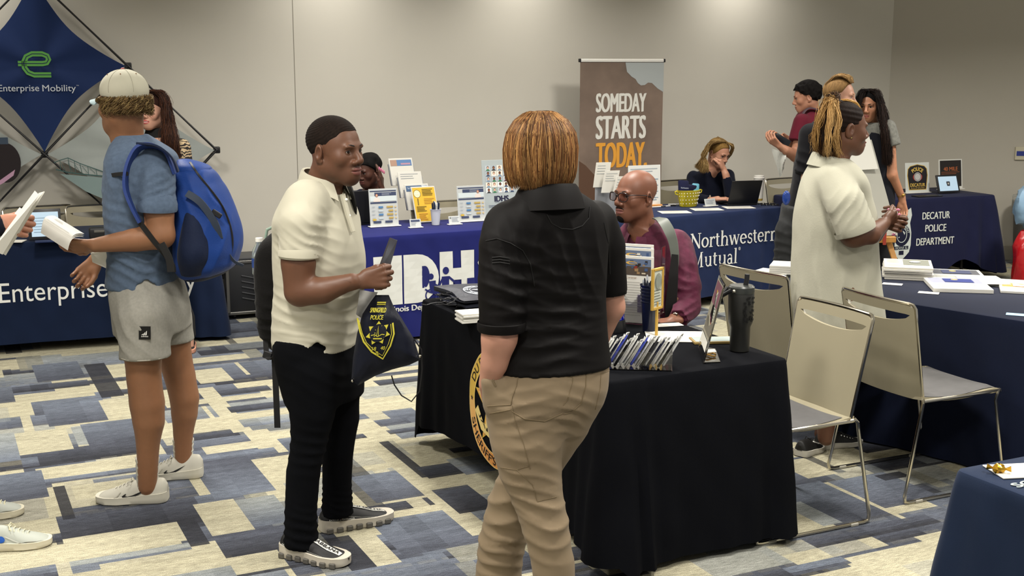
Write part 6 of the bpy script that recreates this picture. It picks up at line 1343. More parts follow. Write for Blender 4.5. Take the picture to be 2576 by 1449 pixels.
    put('placket', MB().tube([nk + fw * .085 - UP * .03, nk + fw * .105 - UP * .10, nk + fw * .13 - UP * .17], [.012, .011, .010], 8), SHM, shirt)
    for z in (.05, .11): put('button', MB().sphere(nk + fw * (.103 + .2 * (z - .05)) - UP * (z), (.006, .006, .006), 8, 6), WHITEPL, shirt)
    cuffp = D(752, 642, nr - .012); mb = MB().tube([D(752, 630, nr - .010), D(752, 634, nr - .011), D(751.5, 645, nr - .012), D(751.5, 648, nr - .012)], [.0735, .0755, .0755, .070], 28, cap=False); put('sleeve_band', mb, SHM, shirt)
    # trousers
    tr = SDF(); tr.add(floft(prow([(835, 704, 886, .62), (858, 700, 892, .64), (900, 704, 900, .66), (950, 713, 906, .7), (1000, 726, 906, .7)], Y, yaw), yaw), .02)
    tr.chain(pc([(790, 940, Y - .10, 68), (786, 1040, Y - .12, 58), (778, 1110, Y - .13, 47), (762, 1190, Y - .14, 43), (757, 1290, Y - .15, 42), (757, 1374, Y - .15, 46)]), .03, cap=True)
    tr.chain(pc([(850, 950, Y + .08, 56), (858, 1050, Y + .08, 46), (850, 1130, Y + .09, 40), (848, 1210, Y + .12, 38), (849, 1290, Y + .14, 42)]), .03, cap=True)
    TRM = mat('black_trouser', '#08090c', .95, bump=.15, bscale=350, var=.12, vscale=8, spec=.08, bdist=.001)
    def tf(V): return ridge(V, D(760, 1340, Y - .15), .10, (.2, 0, 1), .035, .006) + ridge(V, D(850, 1260, Y + .14), .08, (.2, 0, 1), .03, .006, 1) + ridge(V, D(785, 1120, Y - .13), .10, (.2, 0, 1), .05, .005, 2) + ridge(V, D(800, 930, Y - .1), .12, (.5, 0, 1), .05, .003, 2) + .002 * wob(V, 20)
    smesh('trousers', tr, .0085, TRM, t, disp=tf)
    for hp_, tp_, lb in ((G(712, 1392), G(878, 1424), 'near'), (G(806, 1338), G(988, 1303), 'far')):
        o, side, P_, top, hw = shoe(t, hp_, tp_, .108, .10, '#0c0c0e', '#b9b2a4', chunky=.012, sole2='#55524c')
        fn = lambda u, v, l=0.: P_(hw(v) * .40 * u * (1 - .3 * (v - .4)), v, top(v) + .0045 + l - .006 * abs(u) ** 2)
        pr = Print(fn); pr.k = 0
        Vv = []; 
        for i in range(9): v = .42 + .46 * i / 8; Vv += [(-.85, v), (.85, v)]
        pr.poly(Vv, [(2 * i, 2 * i + 1, 2 * i + 3, 2 * i + 2) for i in range(8)], '#c9c9c2'); V2, F2 = text2d('GABBANA', .02); lo_, hi_ = V2.min(0), V2.max(0); W_ = (V2 - lo_) / (hi_ - lo_); pr.poly([(.55 - 1.1 * y, .46 + .40 * x) for x, y in W_], F2, '#15151a'); pr.done('printed_strip', o)
        for sx in (1, -1):
            pr = Print(side(sx)); wd = 'DOLCE & GABBANA'; V2, F2 = text2d(wd, .02); lo_, hi_ = V2.min(0), V2.max(0); W_ = (V2 - lo_) / (hi_ - lo_); pr.poly([((.08 + .34 * (x if sx > 0 else 1 - x)), .12 + .13 * y) for x, y in W_], F2, '#c2c2bc'); pr.stroke([(.2, .5), (.5, .25), (.8, .12)], .02, '#c2c2bc'); pr.done('printed_band', o)
    # backpack behind him
    bp_ = thing('backpack', 'black backpack hanging behind the man in the cream polo, strap dangling', 'backpack', D(680, 700, Y + .1) * (1, 1, 1)); bs = SDF()
    bs.add(floft([(D(0, 880, 4.8)[2], D(690, 0, 4.8)[0], 4.80, .05, .06), (D(0, 840, 4.8)[2], D(688, 0, 4.8)[0], 4.80, .10, .09), (D(0, 760, 4.8)[2], D(690, 0, 4.8)[0], 4.80, .13, .075), (D(0, 660, 4.8)[2], D(690, 0, 4.8)[0], 4.80, .14, .08), (D(0, 600, 4.8)[2], D(697, 0, 4.8)[0], 4.80, .12, .062), (D(0, 572, 4.8)[2], D(705, 0, 4.8)[0], 4.80, .06, .03)], R_(-20), 2.6), .01)
    bs.add(fcone(D(668, 660, 4.72), D(672, 780, 4.72), .035, .04), .03); smesh('bag_body', bs, .008, cloth('black_pack', '#0d0c0c', bump=.5, bscale=120, bdist=.003), bp_, disp=lambda V: .004 * wob(V, 18) + ridge(V, D(690, 800, 4.7), .15, (.2, 0, 1), .05, .004))
    BP = BLACKPL; st = mat('black_webbing', '#0b0a0a', .8)
    mb = MB()
    def ribbon(pts, w, th, name, m, par, wd=(1, 0, 0)):
        pts = [np.array(p, float) for p in pts]; V = []; wd = nrm(wd); k0 = len(pts)
        if k0 > 2:
            ws = w if hasattr(w, '__len__') else [w] * k0; W2, P2_ = [], []
            for i in range(k0 - 1):
                p0, p1, p2, p3 = pts[max(i - 1, 0)], pts[i], pts[i + 1], pts[min(i + 2, k0 - 1)]
                for j in range(5): f = j / 5; P2_.append(.5 * (2 * p1 + (p2 - p0) * f + (2 * p0 - 5 * p1 + 4 * p2 - p3) * f * f + (3 * p1 - p0 - 3 * p2 + p3) * f ** 3)); W2.append(ws[min(i, len(ws) - 1)] * (1 - f) + ws[min(i + 1, len(ws) - 1)] * f)
            pts = P2_ + [pts[-1]]; w = W2 + [ws[-1]]
        for i, p in enumerate(pts):
            tt = nrm(pts[min(i + 1, len(pts) - 1)] - pts[max(i - 1, 0)]); wv = nrm(wd - tt * (wd @ tt)); nv = np.cross(tt, wv); ww = w[i] if hasattr(w, '__len__') else w
            V += [p + wv * ww / 2 + nv * th / 2, p - wv * ww / 2 + nv * th / 2, p - wv * ww / 2 - nv * th / 2, p + wv * ww / 2 - nv * th / 2]
        F4 = [(i * 4 + j, i * 4 + (j + 1) % 4, (i + 1) * 4 + (j + 1) % 4, (i + 1) * 4 + j) for i in range(len(pts) - 1) for j in range(4)] + [(3, 2, 1, 0), tuple(len(pts) * 4 - 4 + j for j in range(4))]
        return put(name, MB().add(V, F4), m, par, ang=60)
    man_polo.ribbon = ribbon; globals()['ribbon'] = ribbon
    ribbon([D(690, 885, 4.72), D(692, 930, 4.72), D(695, 1000, 4.72), D(698, 1076, 4.72)], .024, .003, 'dangling_strap', st, bp_); ribbon([D(668, 845, 4.74), D(672, 895, 4.72), D(690, 900, 4.70), D(696, 862, 4.72)], .02, .004, 'lower_strap', st, bp_)
    put('buckle', MB().box(D(673, 893, 4.72), (.035, .012, .03), roty(.3), .003), BP, bp_); put('grab_loop', MB().tube([D(668, 600, 4.78), D(672, 578, 4.78), D(695, 567, 4.78), D(715, 572, 4.78)], .006, 8), mat('mint_cord', '#7f9486', .6), bp_)
    for xx in (700, 716): ribbon([D(xx, 590, 4.70), D(xx + 4, 700, 4.69), D(xx - 2, 800, 4.70)], .018, .004, 'zip', st, bp_)
    bt = thing('water_bottle', 'clear water bottle with blue label in the side of the black backpack', 'bottle', D(655, 690, 4.86)); q = D(655, 690, 4.86); put('body', MB().lathe([(.030, 0), (.032, .005), (.032, .07), (.028, .10), (.014, .125), (.013, .135)], q, 20), mat('bottle_plastic', '#c9d4d2', .1, trans=.8, ior=1.2), bt); put('cap', MB().lathe([(.015, .133), (.015, .148)], q, 16), WHITEPL, bt); put('label', MB().lathe([(.0326, .03), (.0326, .068)], q, 20, cap=False), mat('blue_label', '#27407c', .5), bt)
    # shoulder strap on the far side, a booklet and a paper in the hands, the drawstring bag
    ribbon([D(868, 455, 4.72), D(884, 490, 4.66), D(890, 520, 4.66), D(886, 548, 4.70)], .036, .006, 'shoulder_strap', st, bp_, (.6, -.8, 0))
    bk = thing('booklet', 'dark glossy booklet held upright in the hand of the man in cream', 'booklet', D(972, 650, 4.52)); a_, b_, c_, d_ = D(950, 684, 4.45), D(974, 690, 4.60), D(998, 604, 4.60), D(982, 598, 4.45)
    n = nrm(np.cross(b_ - a_, d_ - a_)); put('cover', MB().add([p + n * q_ for q_ in (.003, -.003) for p in (a_, b_, c_, d_)], [(0, 1, 2, 3), (7, 6, 5, 4), (0, 4, 5, 1), (1, 5, 6, 2), (2, 6, 7, 3), (3, 7, 4, 0)]), mat('gloss_dark', '#3a3638', .25, spec=.8), bk, smooth=False)
    put('pages', MB().box((b_ + c_) / 2 + n * .0, (.004, .003, np.linalg.norm(c_ - b_)), basis(np.cross(nrm(c_ - b_), (1, 0, 0)), c_ - b_)[:, [0, 1, 2]], .0005), PAPER, bk)
    pp = thing('paper_sheet', 'folded grey paper hanging from the hands of the man in cream', 'paper', D(925, 760, 4.52)); A_ = [D(905, 730, 4.5), D(950, 735, 4.52), D(922, 812, 4.5), D(896, 790, 4.48)]; put('sheet', MB().grid(lambda u, v: (A_[0] * (1 - u) + A_[1] * u) * (1 - v) + (A_[3] * (1 - u) + A_[2] * u) * v + np.array((0, .006 * math.sin(7 * u + 4 * v), 0)), 10, 12), mat('grey_paper', '#8d8c88', .7), pp)
    db = thing('drawstring_bag', 'navy drawstring bag with yellow police badge print held by the man in cream', 'bag', D(960, 850, 4.48)); Yb = 4.47
    outl = [(945, 742), (978, 742), (990, 770), (1010, 800), (1040, 850), (1058, 905), (1030, 918), (985, 930), (945, 945), (900, 970), (884, 955), (888, 900), (898, 840), (912, 790), (930, 762)]
    cx_, cy_ = 960, 860
    def bagf(a, r, side):     # angle index 0..1 round the outline, radius 0..1
        k = a * len(outl); i = int(k) % len(outl); f_ = k - int(k); p = np.array(outl[i]) * (1 - f_) + np.array(outl[(i + 1) % len(outl)]) * f_; x, y = cx_ + (p[0] - cx_) * r, cy_ + (p[1] - cy_) * r
        th = .055 * math.sqrt(max(0, 1 - r * r)) * min(1, (y - 735) / 60); w = .005 * math.sin(x * .11 + 1.2 * math.sin(y * .02)) * (1 - .3 * (y - 740) / 200)
        return D(x, y, Yb + side * th + w)
    mb = MB()
    for side in (-1, 1):
        n0 = 60; V = [bagf(i / n0, r, side) for r in np.linspace(1, 0.02, 12) for i in range(n0)]; F5 = [(j * n0 + i, j * n0 + (i + 1) % n0, (j + 1) * n0 + (i + 1) % n0, (j + 1) * n0 + i) for j in range(11) for i in range(n0)] + [tuple(11 * n0 + i for i in range(n0))]
        mb.add(V, F5)
    put('bag_body', mb, cloth('bag_nylon', '#10131f', rough=.45, bump=.4, bscale=25, bdist=.006), db)
    def bagp(px, py, l=0.):
        r2 = min(1, math.hypot((px - cx_) / 85, (py - cy_) / 110)); th = .055 * math.sqrt(max(0, 1 - r2 * r2)) * min(1, max(0, (py - 735) / 60)); w = .005 * math.sin(px * .11 + 1.2 * math.sin(py * .02)) * (1 - .3 * (py - 740) / 200); return D(px, py, Yb - th - .004 + w - l)
    pr = Print(lambda u, v, l=0.: bagp(953 + u + .18 * v, 850 - v + .14 * u * 0, l)); yl = '#b9b03a'
    def P2(L): return [(x - 953 - .18 * (850 - y), 850 - y) for x, y in L]
    pr.stroke(P2([(899, 800), (906, 835), (915, 860), (935, 885), (963, 903), (982, 870), (991, 840), (988, 812)]), 4, yl, 8); pr.stroke(P2([(903, 805), (911, 838), (922, 862), (940, 880), (962, 895), (977, 865), (985, 840), (983, 815)]), 1.5, yl, 8)
    ct = P2([(951, 838)])[0]; pr.star(ct[0], ct[1], 31, 20, 7, yl, 96, sub=8); pr.disc(ct[0], ct[1], 21, 23, '#10131f', sub=8); pr.stroke([(ct[0] - 3, ct[1] - 8), (ct[0] - 2, ct[1] + 18), (ct[0] + 2, ct[1] - 8)], 1.6, yl); pr.stroke([(ct[0] - 17, ct[1] - 6), (ct[0] - 8, ct[1] - 4), (ct[0], ct[1] - 9), (ct[0] + 10, ct[1] - 3), (ct[0] + 17, ct[1] - 4)], 2, yl); pr.stroke([(ct[0] - 10, ct[1] - 14), (ct[0] + 12, ct[1] - 14)], 3, yl)
    x, y = P2([(940, 878)])[0]; pr.text('18', x - 4, y - 4, x + 6, y + 5, yl, .02); pr.text('40', x + 17, y - 2, x + 28, y + 7, yl, .02); pr.text('IL', x + 7, y - 14, x + 16, y - 6, yl, .02)
    x, y = P2([(940, 800)])[0]; pr.text('POLICE', x - 8, y - 4, x + 24, y + 7, yl, .02); pr.text('SPRINGFIELD', x - 12, y + 14, x + 28, y + 26, yl, .02); pr.rect(x + 2, y + 33, x + 24, y + 35, yl); pr.rect(x + 2, y + 37, x + 24, y + 41, yl)
    pr.done('badge_print', db)
    put('cord', MB().tube([D(985, 945, Yb), D(992, 968, Yb), D(1010, 995, Yb + .0), D(1035, 1010, Yb), D(1055, 985, Yb), D(1062, 930, Yb), D(1060, 880, Yb), D(1042, 853, Yb)], .0028, 6), BLACKPL, db)
    for xy in ((1056, 896), (886, 958)): put('eyelet', MB().sphere(D(*xy, Yb - .01), .006), CHROME, db)
if want('polo'): man_polo()
# ---------------------------------------------------------------- generic figure and garments
def fig(label, skin, lip, head, neck, torso, Y, yaw, chains=(), hands=(), hv=.003, av=.009, P={}, ax=0, hx=.0032, base=None, extra=None, eye=None, gaze=(0, 1, 0), brow=None, bz=.022, bth=1., hk={}, nr=.054):
    px, py, hY, hyaw, pitch, s = head; B = rot_head(R_(hyaw), R_(pitch)); c = D(px, py, hY); b0 = base if base is not None else D(neck[0], 900, Y)
    t = thing('person', label, 'person', (b0[0], b0[1], 0)); sd = SDF(); H = head_sdf(sd, c, B, s, P, neck_to=D(*neck), rn=nr)
    sd.add(floft(prow(torso, Y, R_(yaw)), R_(yaw)), .03)
    for ch in chains: sd.chain(pc(ch), .02)
    regs = [(None, None, av), (c - .165 * s, c + .165 * s, hv)]
    for (W, f, n, side, kw) in hands:
        pts = hand(sd, D(*W), f, n, side, **kw); b = box_of(pts, .028); regs.append((b[0], b[1], hx))
    if extra: extra(sd, H)
    o = smesh('body', sd, av, skinmat(skin.strip('#'), skin), t, col=lambda V: head_cols(V, c, B, s, skin, lip, P, **hk), regions=regs)
    if eye: eyes(t, H, B, s, eye, gaze)
    if brow: brows(t, H, s, brow, bz, bth)
    return t, H, B, c, s
def garment(t, name, m, Y, yaw, rows=None, chains=(), h=.009, k=.014, subs=(), cuts=(), folds=(), noise=(.002, 20), col=None, n=2.3, label=None, adds=()):
    sd = SDF()
    if rows: sd.add(floft(prow(rows, Y, R_(yaw)), R_(yaw), n), k)
    for ch in chains: sd.chain(pc(ch), k, cap=True)
    for a in adds: sd.add(a, k)
    for a in subs: sd.sub(a, .003)
    for p, nn in cuts: sd.cut(p, nn)
    def disp(V):
        d = noise[0] * wob(V, noise[1]) + noise[0] * .5 * wob(V, noise[1] * 2.7, 2)
        for i, f in enumerate(folds): d = d + ridge(V, D(*f[0]), f[1], f[2], f[3], f[4], i * 1.3)
        return d
    return smesh(name, sd, h, m, t, disp=disp, col=col, label=label)
def band(name, ctr, yaw, rx, ry, prof, m, par, gap=28, dip=.03, tilt=0., K=40):
    fw = np.array((math.cos(yaw), math.sin(yaw), 0)); sv = np.array((fw[1], -fw[0], 0)); V = []
    for j, (dr, dz) in enumerate(prof):
        for i in range(K + 1):
            a_ = R_(gap) + R_(360 - 2 * gap) * i / K; ca, sa = math.cos(a_), math.sin(a_); V.append(ctr + fw * ca * (ry + dr) + sv * sa * (rx + dr) + UP * (dz - dip * (ca * .5 + .5) + tilt * sa))
    Fs = [(j * (K + 1) + i, j * (K + 1) + i + 1, (j + 1) * (K + 1) + i + 1, (j + 1) * (K + 1) + i) for j in range(len(prof) - 1) for i in range(K)]
    return put(name, MB().add(V, Fs), m, par, ang=70)
COL = [(.002, .028), (.010, .034), (.016, .024), (.026, -.004), (.032, -.026), (.028, -.028), (.014, -.004)]
def rnd(n, seed=0): return np.random.default_rng(seed).random(n)
def lock(par, name, roots, tips, mid, n, r, cols, seed=0, jit=.006, K=10, wave=0., label=None):
    """a lock of hair: n strands from points near roots (polyline), over mid points, to the tips"""
    g = np.random.default_rng(seed); P = np.zeros((n, K, 3)); rt = np.array(roots, float); tp = np.array(tips, float); md = [np.array(m_, float) for m_ in mid]
    def on(L, u): k = u * (len(L) - 1); i = int(min(k, len(L) - 2)) if len(L) > 1 else 0; return L[i] * (1 - (k - i)) + L[i + 1] * (k - i) if len(L) > 1 else L[0]
    for i in range(n):
        u = g.random(); pts = [on(rt, u)] + [on(m_, u) for m_ in md] + [on(tp, np.clip(u + g.normal(0, .05), 0, 1))]; pts = [p + g.normal(0, jit, 3) * (1 if q else .4) for q, p in enumerate(pts)]; k = len(pts)
        for j in range(K):
            x = j / (K - 1) * (k - 1); a = int(min(x, k - 2)); f = x - a; p0, p1, p2, p3 = pts[max(a - 1, 0)], pts[a], pts[a + 1], pts[min(a + 2, k - 1)]
            P[i, j] = .5 * ((2 * p1) + (-p0 + p2) * f + (2 * p0 - 5 * p1 + 4 * p2 - p3) * f * f + (-p0 + 3 * p1 - 3 * p2 + p3) * f ** 3)
            if wave: P[i, j] += wave * np.array((math.sin(j * 1.3 + i * .35), math.cos(j * 1.1 + i * .3), 0)) * (j / K)
    return strands(name, P, r * (.7 + .6 * g.random(n)), lerp_cols(cols, n, seed + 5), HAIRM, par, label)
def scalp(H, B, c, s, par, m, yy, zz, infl=.006, h=.0035, disp=None, extra=(), name='hair', col=None):
    hs = SDF(); hs.add(fell(H(0, -.012, .036), ((.0745 + infl) * s, (.0965 + infl) * s, (.0805 + infl) * s), B), .0)
    def hl(X, Y_, Z): L1 = (X - c[0]) * B[0, 1] + (Y_ - c[1]) * B[1, 1] + (Z - c[2]) * B[2, 1]; L2 = (X - c[0]) * B[0, 2] + (Y_ - c[1]) * B[1, 2] + (Z - c[2]) * B[2, 2]; return (np.interp(L1 / s, yy, zz) * s - L2) * .7
    hs.P.append(((hl, np.full(3, -1e3), np.full(3, 1e3)), 0, 2))
    for e in extra: hs.add(e, .01)
    return smesh(name, hs, h, m, par, disp=disp, col=col)
YY = [-.12, -.09, -.06, -.035, -.01, .01, .03, .045, .058, .066, .08]
ZZ = [-.06, -.058, -.050, -.02, .018, .018, .022, .035, .055, .066, .072]
def caps(P3, H, B, s): return [H(*p) for p in P3]
# ---------------------------------------------------------------- student with cap and blue backpack
def man_cap():
    Y = 5.25; yn, yf = 5.08, 5.42; SK = '#80593f'
    hd = (309, 263, 5.25, 152, 2, 1.07)
    t, H, B, c, s = fig('student in a white cap, slate T-shirt and grey shorts wearing a blue backpack', SK, '#8f5547', hd, (320, 352, 5.27),
        [(350, 312, 365, .8), (385, 300, 420, .6), (450, 290, 428, .6), (560, 292, 430, .6), (680, 298, 420, .62), (760, 305, 445, .6), (820, 315, 450, .6)], Y, 172,
        [[(385, 415, yn + .03, 30), (392, 500, yn, 35), (400, 535, yn - .01, 37), (403, 590, yn - .02, 34)], [(405, 592, yn - .02, 34), (340, 603, yn - .04, 30), (240, 617, yn - .06, 18)],
         [(330, 430, yf, 30), (318, 560, yf, 28)], [(316, 575, yf, 28), (285, 620, yf - .05, 24), (243, 652, yf - .10, 17)],
         [(362, 800, yn, 48), (360, 900, yn, 46), (362, 950, yn, 43), (370, 1015, yn, 44), (374, 1060, yn, 40), (372, 1120, yn, 29), (371, 1225, yn, 24)],
         [(430, 800, yf, 46), (440, 900, yf, 42), (452, 945, yf, 39), (464, 1000, yf, 37), (464, 1040, yf, 33), (461, 1090, yf, 25), (461, 1160, yf, 21)]],
        [((240, 617, yn - .06), (-1, -.05, -.02), (.0, .75, .6), 1, dict(curl=(.25, .35, .45, .5), thumb=(.75, .5), s=1.05)), ((243, 652, yf - .10), (-.62, -.25, -.75), (.25, -.9, .1), -1, dict(curl=(.45, .5, .5, .5), thumb=(.35, .7), s=1.05))], P=dict(nose=1., neck=1.1), hv=.0032, base=np.array((-1.62, 5.25, 0)), eye='#3c5a66')
    brows(t, H, s, '#6b4c2c')
    TS = cloth('slate_jersey', '#4c5a6d', rough=.9, var=.12, vscale=60, bump=.3)
    tee = garment(t, 't_shirt', TS, Y, 172, [(338, 300, 368, .8), (358, 290, 392, .62), (385, 283, 425, .58), (430, 279, 438, .58), (500, 278, 442, .6), (560, 281, 444, .6), (620, 286, 440, .6), (690, 282, 442, .66), (716, 279, 444, .68)],
        [[(382, 412, yn + .06, 48), (390, 450, yn + .02, 49), (394, 532, yn - .01, 50)], [(340, 420, yf - .03, 45), (330, 520, yf, 42)]], subs=[fbox(D(368, 722, yn), (.05, .2, .05), roty(.78), .002), fell(D(322, 322, 5.24), (.075, .07, .045))],
        folds=[((415, 490, yn - .05), .09, (.4, 0, -1), .030, .005), ((330, 560, yn), .15, (.3, 0, 1), .05, .004), ((350, 660, yn), .14, (.5, 0, 1), .045, .006), ((300, 450, yn), .12, (.8, 0, .4), .06, .003)])
    put('sleeve_hem', MB().tube([D(393, 512, yn - .005), D(394, 516, yn - .008), D(394, 527, yn - .01), D(394, 531, yn - .01)], [.0835, .0855, .0855, .082], 28, cap=False), TS, tee)
    SH = cloth('heather_grey', '#8a8880', rough=.95, var=.08, vscale=90)
    sh = garment(t, 'shorts', SH, Y, 172, [(680, 298, 430, .6), (720, 291, 450, .64), (780, 295, 468, .68), (830, 302, 470, .68)], [[(358, 800, yn, 64), (366, 900, yn - .01, 64)], [(420, 800, yf, 60), (432, 880, yf, 58)]], k=.03,
        cuts=[(D(360, 904, yn), (.05, 0, -1))], folds=[((380, 760, yn - .05), .14, (1, 0, .4), .07, .004), ((330, 860, yn - .05), .12, (.7, 0, .6), .06, .004)], noise=(.003, 16))
    put('hem_stitch', MB().tube([D(366, 893, yn - .01) + np.array((.104 * math.cos(a), .104 * math.sin(a), 0)) for a in np.linspace(0, 6.2, 30)], .0018, 5, closed=True), mat('white_thread', '#b8b4a8', .8), sh)
    a_ = D(364, 837, yn - .112); pr = Print(lambda u, v, l=0.: D(364 + u, 837 + v * -1, yn - .108 - .0 - l)); pr.rect(-15, -17, 15, 16, '#0c0c0c'); [pr.pg([(-9 + 5 * k, -6), (-5 + 5 * k, -6), (-1.5 + 3 * k - 1 + k, 5 - (2 - k) * 3.5), (-4.5 + 4 * k, 3 - (2 - k) * 3)], '#d0d0cc') for k in range(3)]; pr.text('adidas', -9, -11, 9, -7, '#d0d0cc', .02); pr.done('printed_patch', sh)
    # cap
    cp = SDF(); cp.add(fell(H(0, -.014, .056), (.083 * s, .105 * s, .082 * s), B), 0); cp.cut(H(0, -.0, .030), B @ np.array((0, .10, -1))); cm = cloth('cap_cloth', '#aeab9a', rough=.8, var=.05, bump=.2)
    cap = smesh('cap', cp, .004, cm, t)
    V = []; nb = 16
    for j in range(9):
        for i in range(nb + 1): a = -1 + 2 * i / nb; y = .085 + (.062 * math.sqrt(max(0, 1 - a * a * .98)) + .012) * j / 8 - .020 * abs(a) ** 2; V.append(H(a * .066, y, .034 - .020 * a * a - .010 * j / 8))
    put('brim', MB().add(V + [v - UP * .004 for v in V], [(j * 17 + i, j * 17 + i + 1, (j + 1) * 17 + i + 1, (j + 1) * 17 + i) for j in range(8) for i in range(16)] + [(153 + (j + 1) * 17 + i, 153 + (j + 1) * 17 + i + 1, 153 + j * 17 + i + 1, 153 + j * 17 + i) for j in range(8) for i in range(16)] + [(8 * 17 + i, 8 * 17 + i + 1, 153 + 8 * 17 + i + 1, 153 + 8 * 17 + i) for i in range(16)]), mat('brim_blue', '#8c9fa3', .6), cap)
    put('button', MB().sphere(H(0, -.014, .139), (.009, .009, .005), 10, 6), mat('red_button', '#8e2a22', .6), cap)
    for k in range(6):
        a = R_(30 + 60 * k); P_ = [H(.0835 * math.sin(a) * math.cos(e), -.014 + .1055 * math.cos(a) * math.cos(e), .056 + .0825 * math.sin(e)) for e in np.linspace(-.1, 1.5, 12)]; put('seam', MB().tube(P_, .0009, 4), mat('seam_thread', '#8f8c7c', .8), cap)
        a = R_(60 * k); e = .85; q = H(.0838 * math.sin(a) * math.cos(e), -.014 + .106 * math.cos(a) * math.cos(e), .056 + .083 * math.sin(e)); put('eyelet', MB().sphere(q, .0028, 8, 5), mat('brown_eyelet', '#7a5536', .7), cap)
    # curls below the cap
    n = 2800; g = np.random.default_rng(3); P = np.zeros((n, 9, 3)); 
    for i in range(n):
        a = R_(-152 + 304 * g.random()) + math.pi; rr = g.uniform(.95, 1.10); z0 = .034 - .045 * g.random() if abs(a - math.pi) < 2.0 else .03; x0 = .0775 * math.sin(a) * rr; y0 = -.012 + .099 * math.cos(a) * rr; ln = g.uniform(.018, .044) * (1 if abs(a - math.pi) < 1.9 else .5); ph = g.random() * 6
        for j in range(9): u = j / 8; fl = .012 * math.sin(u * 3) + .008 * u; P[i, j] = H(x0 * (1 + fl * 4) + .009 * math.sin(ph + u * 8), y0 * (1 + fl * 4) + .009 * math.cos(ph + u * 8), z0 - ln * u + .006 * math.sin(u * 5 + ph))
    strands('hair', P, .0008 + .0005 * g.random(n), lerp_cols(['#5f4a2e', '#77603c', '#43321e', '#8f7a50'], n, 4), HAIRM, t)
    hb = SDF(); hb.add(fell(H(0, -.022, .0), (.077 * s, .093 * s, .058 * s), B), 0); hb.cut(H(0, -.010, 0), B @ np.array((0, 1, .15))); hb.sub(fell(H(0, -.02, -.075), (.07 * s, .12 * s, .05 * s), B), .01); smesh('hair', hb, .004, hairbase('darkblond', '#4f3c22'), t)
    # socks and shoes
    SO = cloth('white_sock', '#bcbab0', rough=.9, bump=.4, bscale=300)
    for (x, y0_, y1_, yy_, hp, tp, lb) in ((371, 1152, 1232, yn, G(424, 1258), G(243, 1262), 0), (461, 1104, 1165, yf, G(512, 1196), G(352, 1204), 1)):
        so = MB(); zs_ = np.linspace(y0_, y1_, 14); so.tube([D(x, z, yy_ + .012) for z in zs_], [PXM(yy_) * ((30 if lb == 0 else 27) - 4 * k / 13) + .0018 * math.sin(k * 2.4) for k in range(14)], 20); put('sock', so, SO, t)
        o, side, P_, top, hw = shoe(t, hp, tp, .124, .11, '#a9a69a', '#bdb9aa', chunky=.008, laces='#b9b6aa')
        for sx in (1, -1):
            pr = Print(side(sx)); pr.pg([(.26, .46), (.45, .16), (.52, .12), (.56, .2), (.54, .34), (.56, .36), (.60, .22), (.585, .06), (.50, .01), (.41, .06)], '#101010', .05); pr.stroke([(.62, .62), (.66, .3), (.72, .05)], .02, '#8f8c80'); pr.done('swoosh_mark', o)
    # blue backpack
    Yb = 5.27; bp = thing('backpack', 'blue hiking backpack with dark side pocket worn by the student in the cap', 'backpack', D(520, 690, Yb)); BL = cloth('pack_blue', '#1a3878', rough=.55, bump=.35, bscale=140, bdist=.002, var=.08); BD = cloth('pack_navy', '#131c33', rough=.7, bump=.4, bscale=120, bdist=.002)
    rows = [(402, 452, 470, 1.1), (420, 445, 520, .9), (460, 440, 556, .85), (520, 440, 582, .8), (590, 442, 600, .8), (640, 444, 598, .8), (680, 450, 575, .8), (697, 462, 540, .7)]
    o = garment(bp, 'main_compartment', BL, Yb, 172, rows, h=.008, n=2.6, noise=(.004, 14), folds=[((540, 500, Yb - .12), .14, (.9, 0, .4), .06, .005), ((560, 620, Yb - .12), .14, (.9, 0, -.3), .06, .005)])
    garment(bp, 'side_pocket', BD, Yb - .085, 172, [(490, 468, 482, .5), (520, 466, 505, .6), (580, 462, 540, .6), (640, 455, 548, .6), (690, 462, 520, .6)], h=.008, noise=(.003, 16)); garment(bp, 'base_panel', BD, Yb, 172, [(660, 448, 588, .78), (690, 458, 560, .76), (702, 470, 530, .6)], h=.008)
    garment(bp, 'back_pad', mat('pad_mesh', '#1a2a66', .8, bump=1, bscale=60, bdist=.004), Yb, 172, [(420, 438, 462, 2.6), (500, 436, 460, 3.2), (600, 440, 462, 3.2), (680, 446, 470, 2.6)], h=.009)
    BS = mat('strap_blue', '#17306c', .7, bump=.6, bscale=200, bdist=.001)
    ribbon([D(440, 436, yn + .02), D(420, 388, yn + .01), D(385, 368, yn - .0), D(350, 372, yn - .03), D(330, 400, yn - .05), D(318, 440, yn - .07), D(318, 480, yn - .08), D(332, 520, yn - .09), D(352, 560, yn - .09)], [.05, .055, .06, .06, .058, .055, .052, .045, .035], .012, 'shoulder_strap', BS, bp, (0, -1, .3))
    ribbon([D(448, 432, yn - .02), D(432, 396, yn - .03), D(395, 368, yn - .04), D(345, 362, yn - .04)], .03, .008, 'strap_edge', BD, bp, (0, -1, .3))
    ribbon([D(352, 560, yn - .09), D(390, 610, yn - .08), D(430, 660, yn - .06), D(436, 684, yn - .05)], .022, .004, 'webbing', st_ := mat('black_webbing', '#0b0a0a', .8), bp); ribbon([D(405, 612, yn - .1), D(425, 650, yn - .1), D(430, 684, yn - .1)], .030, .004, 'hip_belt', st_, bp); ribbon([D(280, 441, yn - .04), D(300, 438, yn - .075), D(322, 437, yn - .09)], .016, .005, 'chest_buckle', st_, bp, (0, 0, 1))
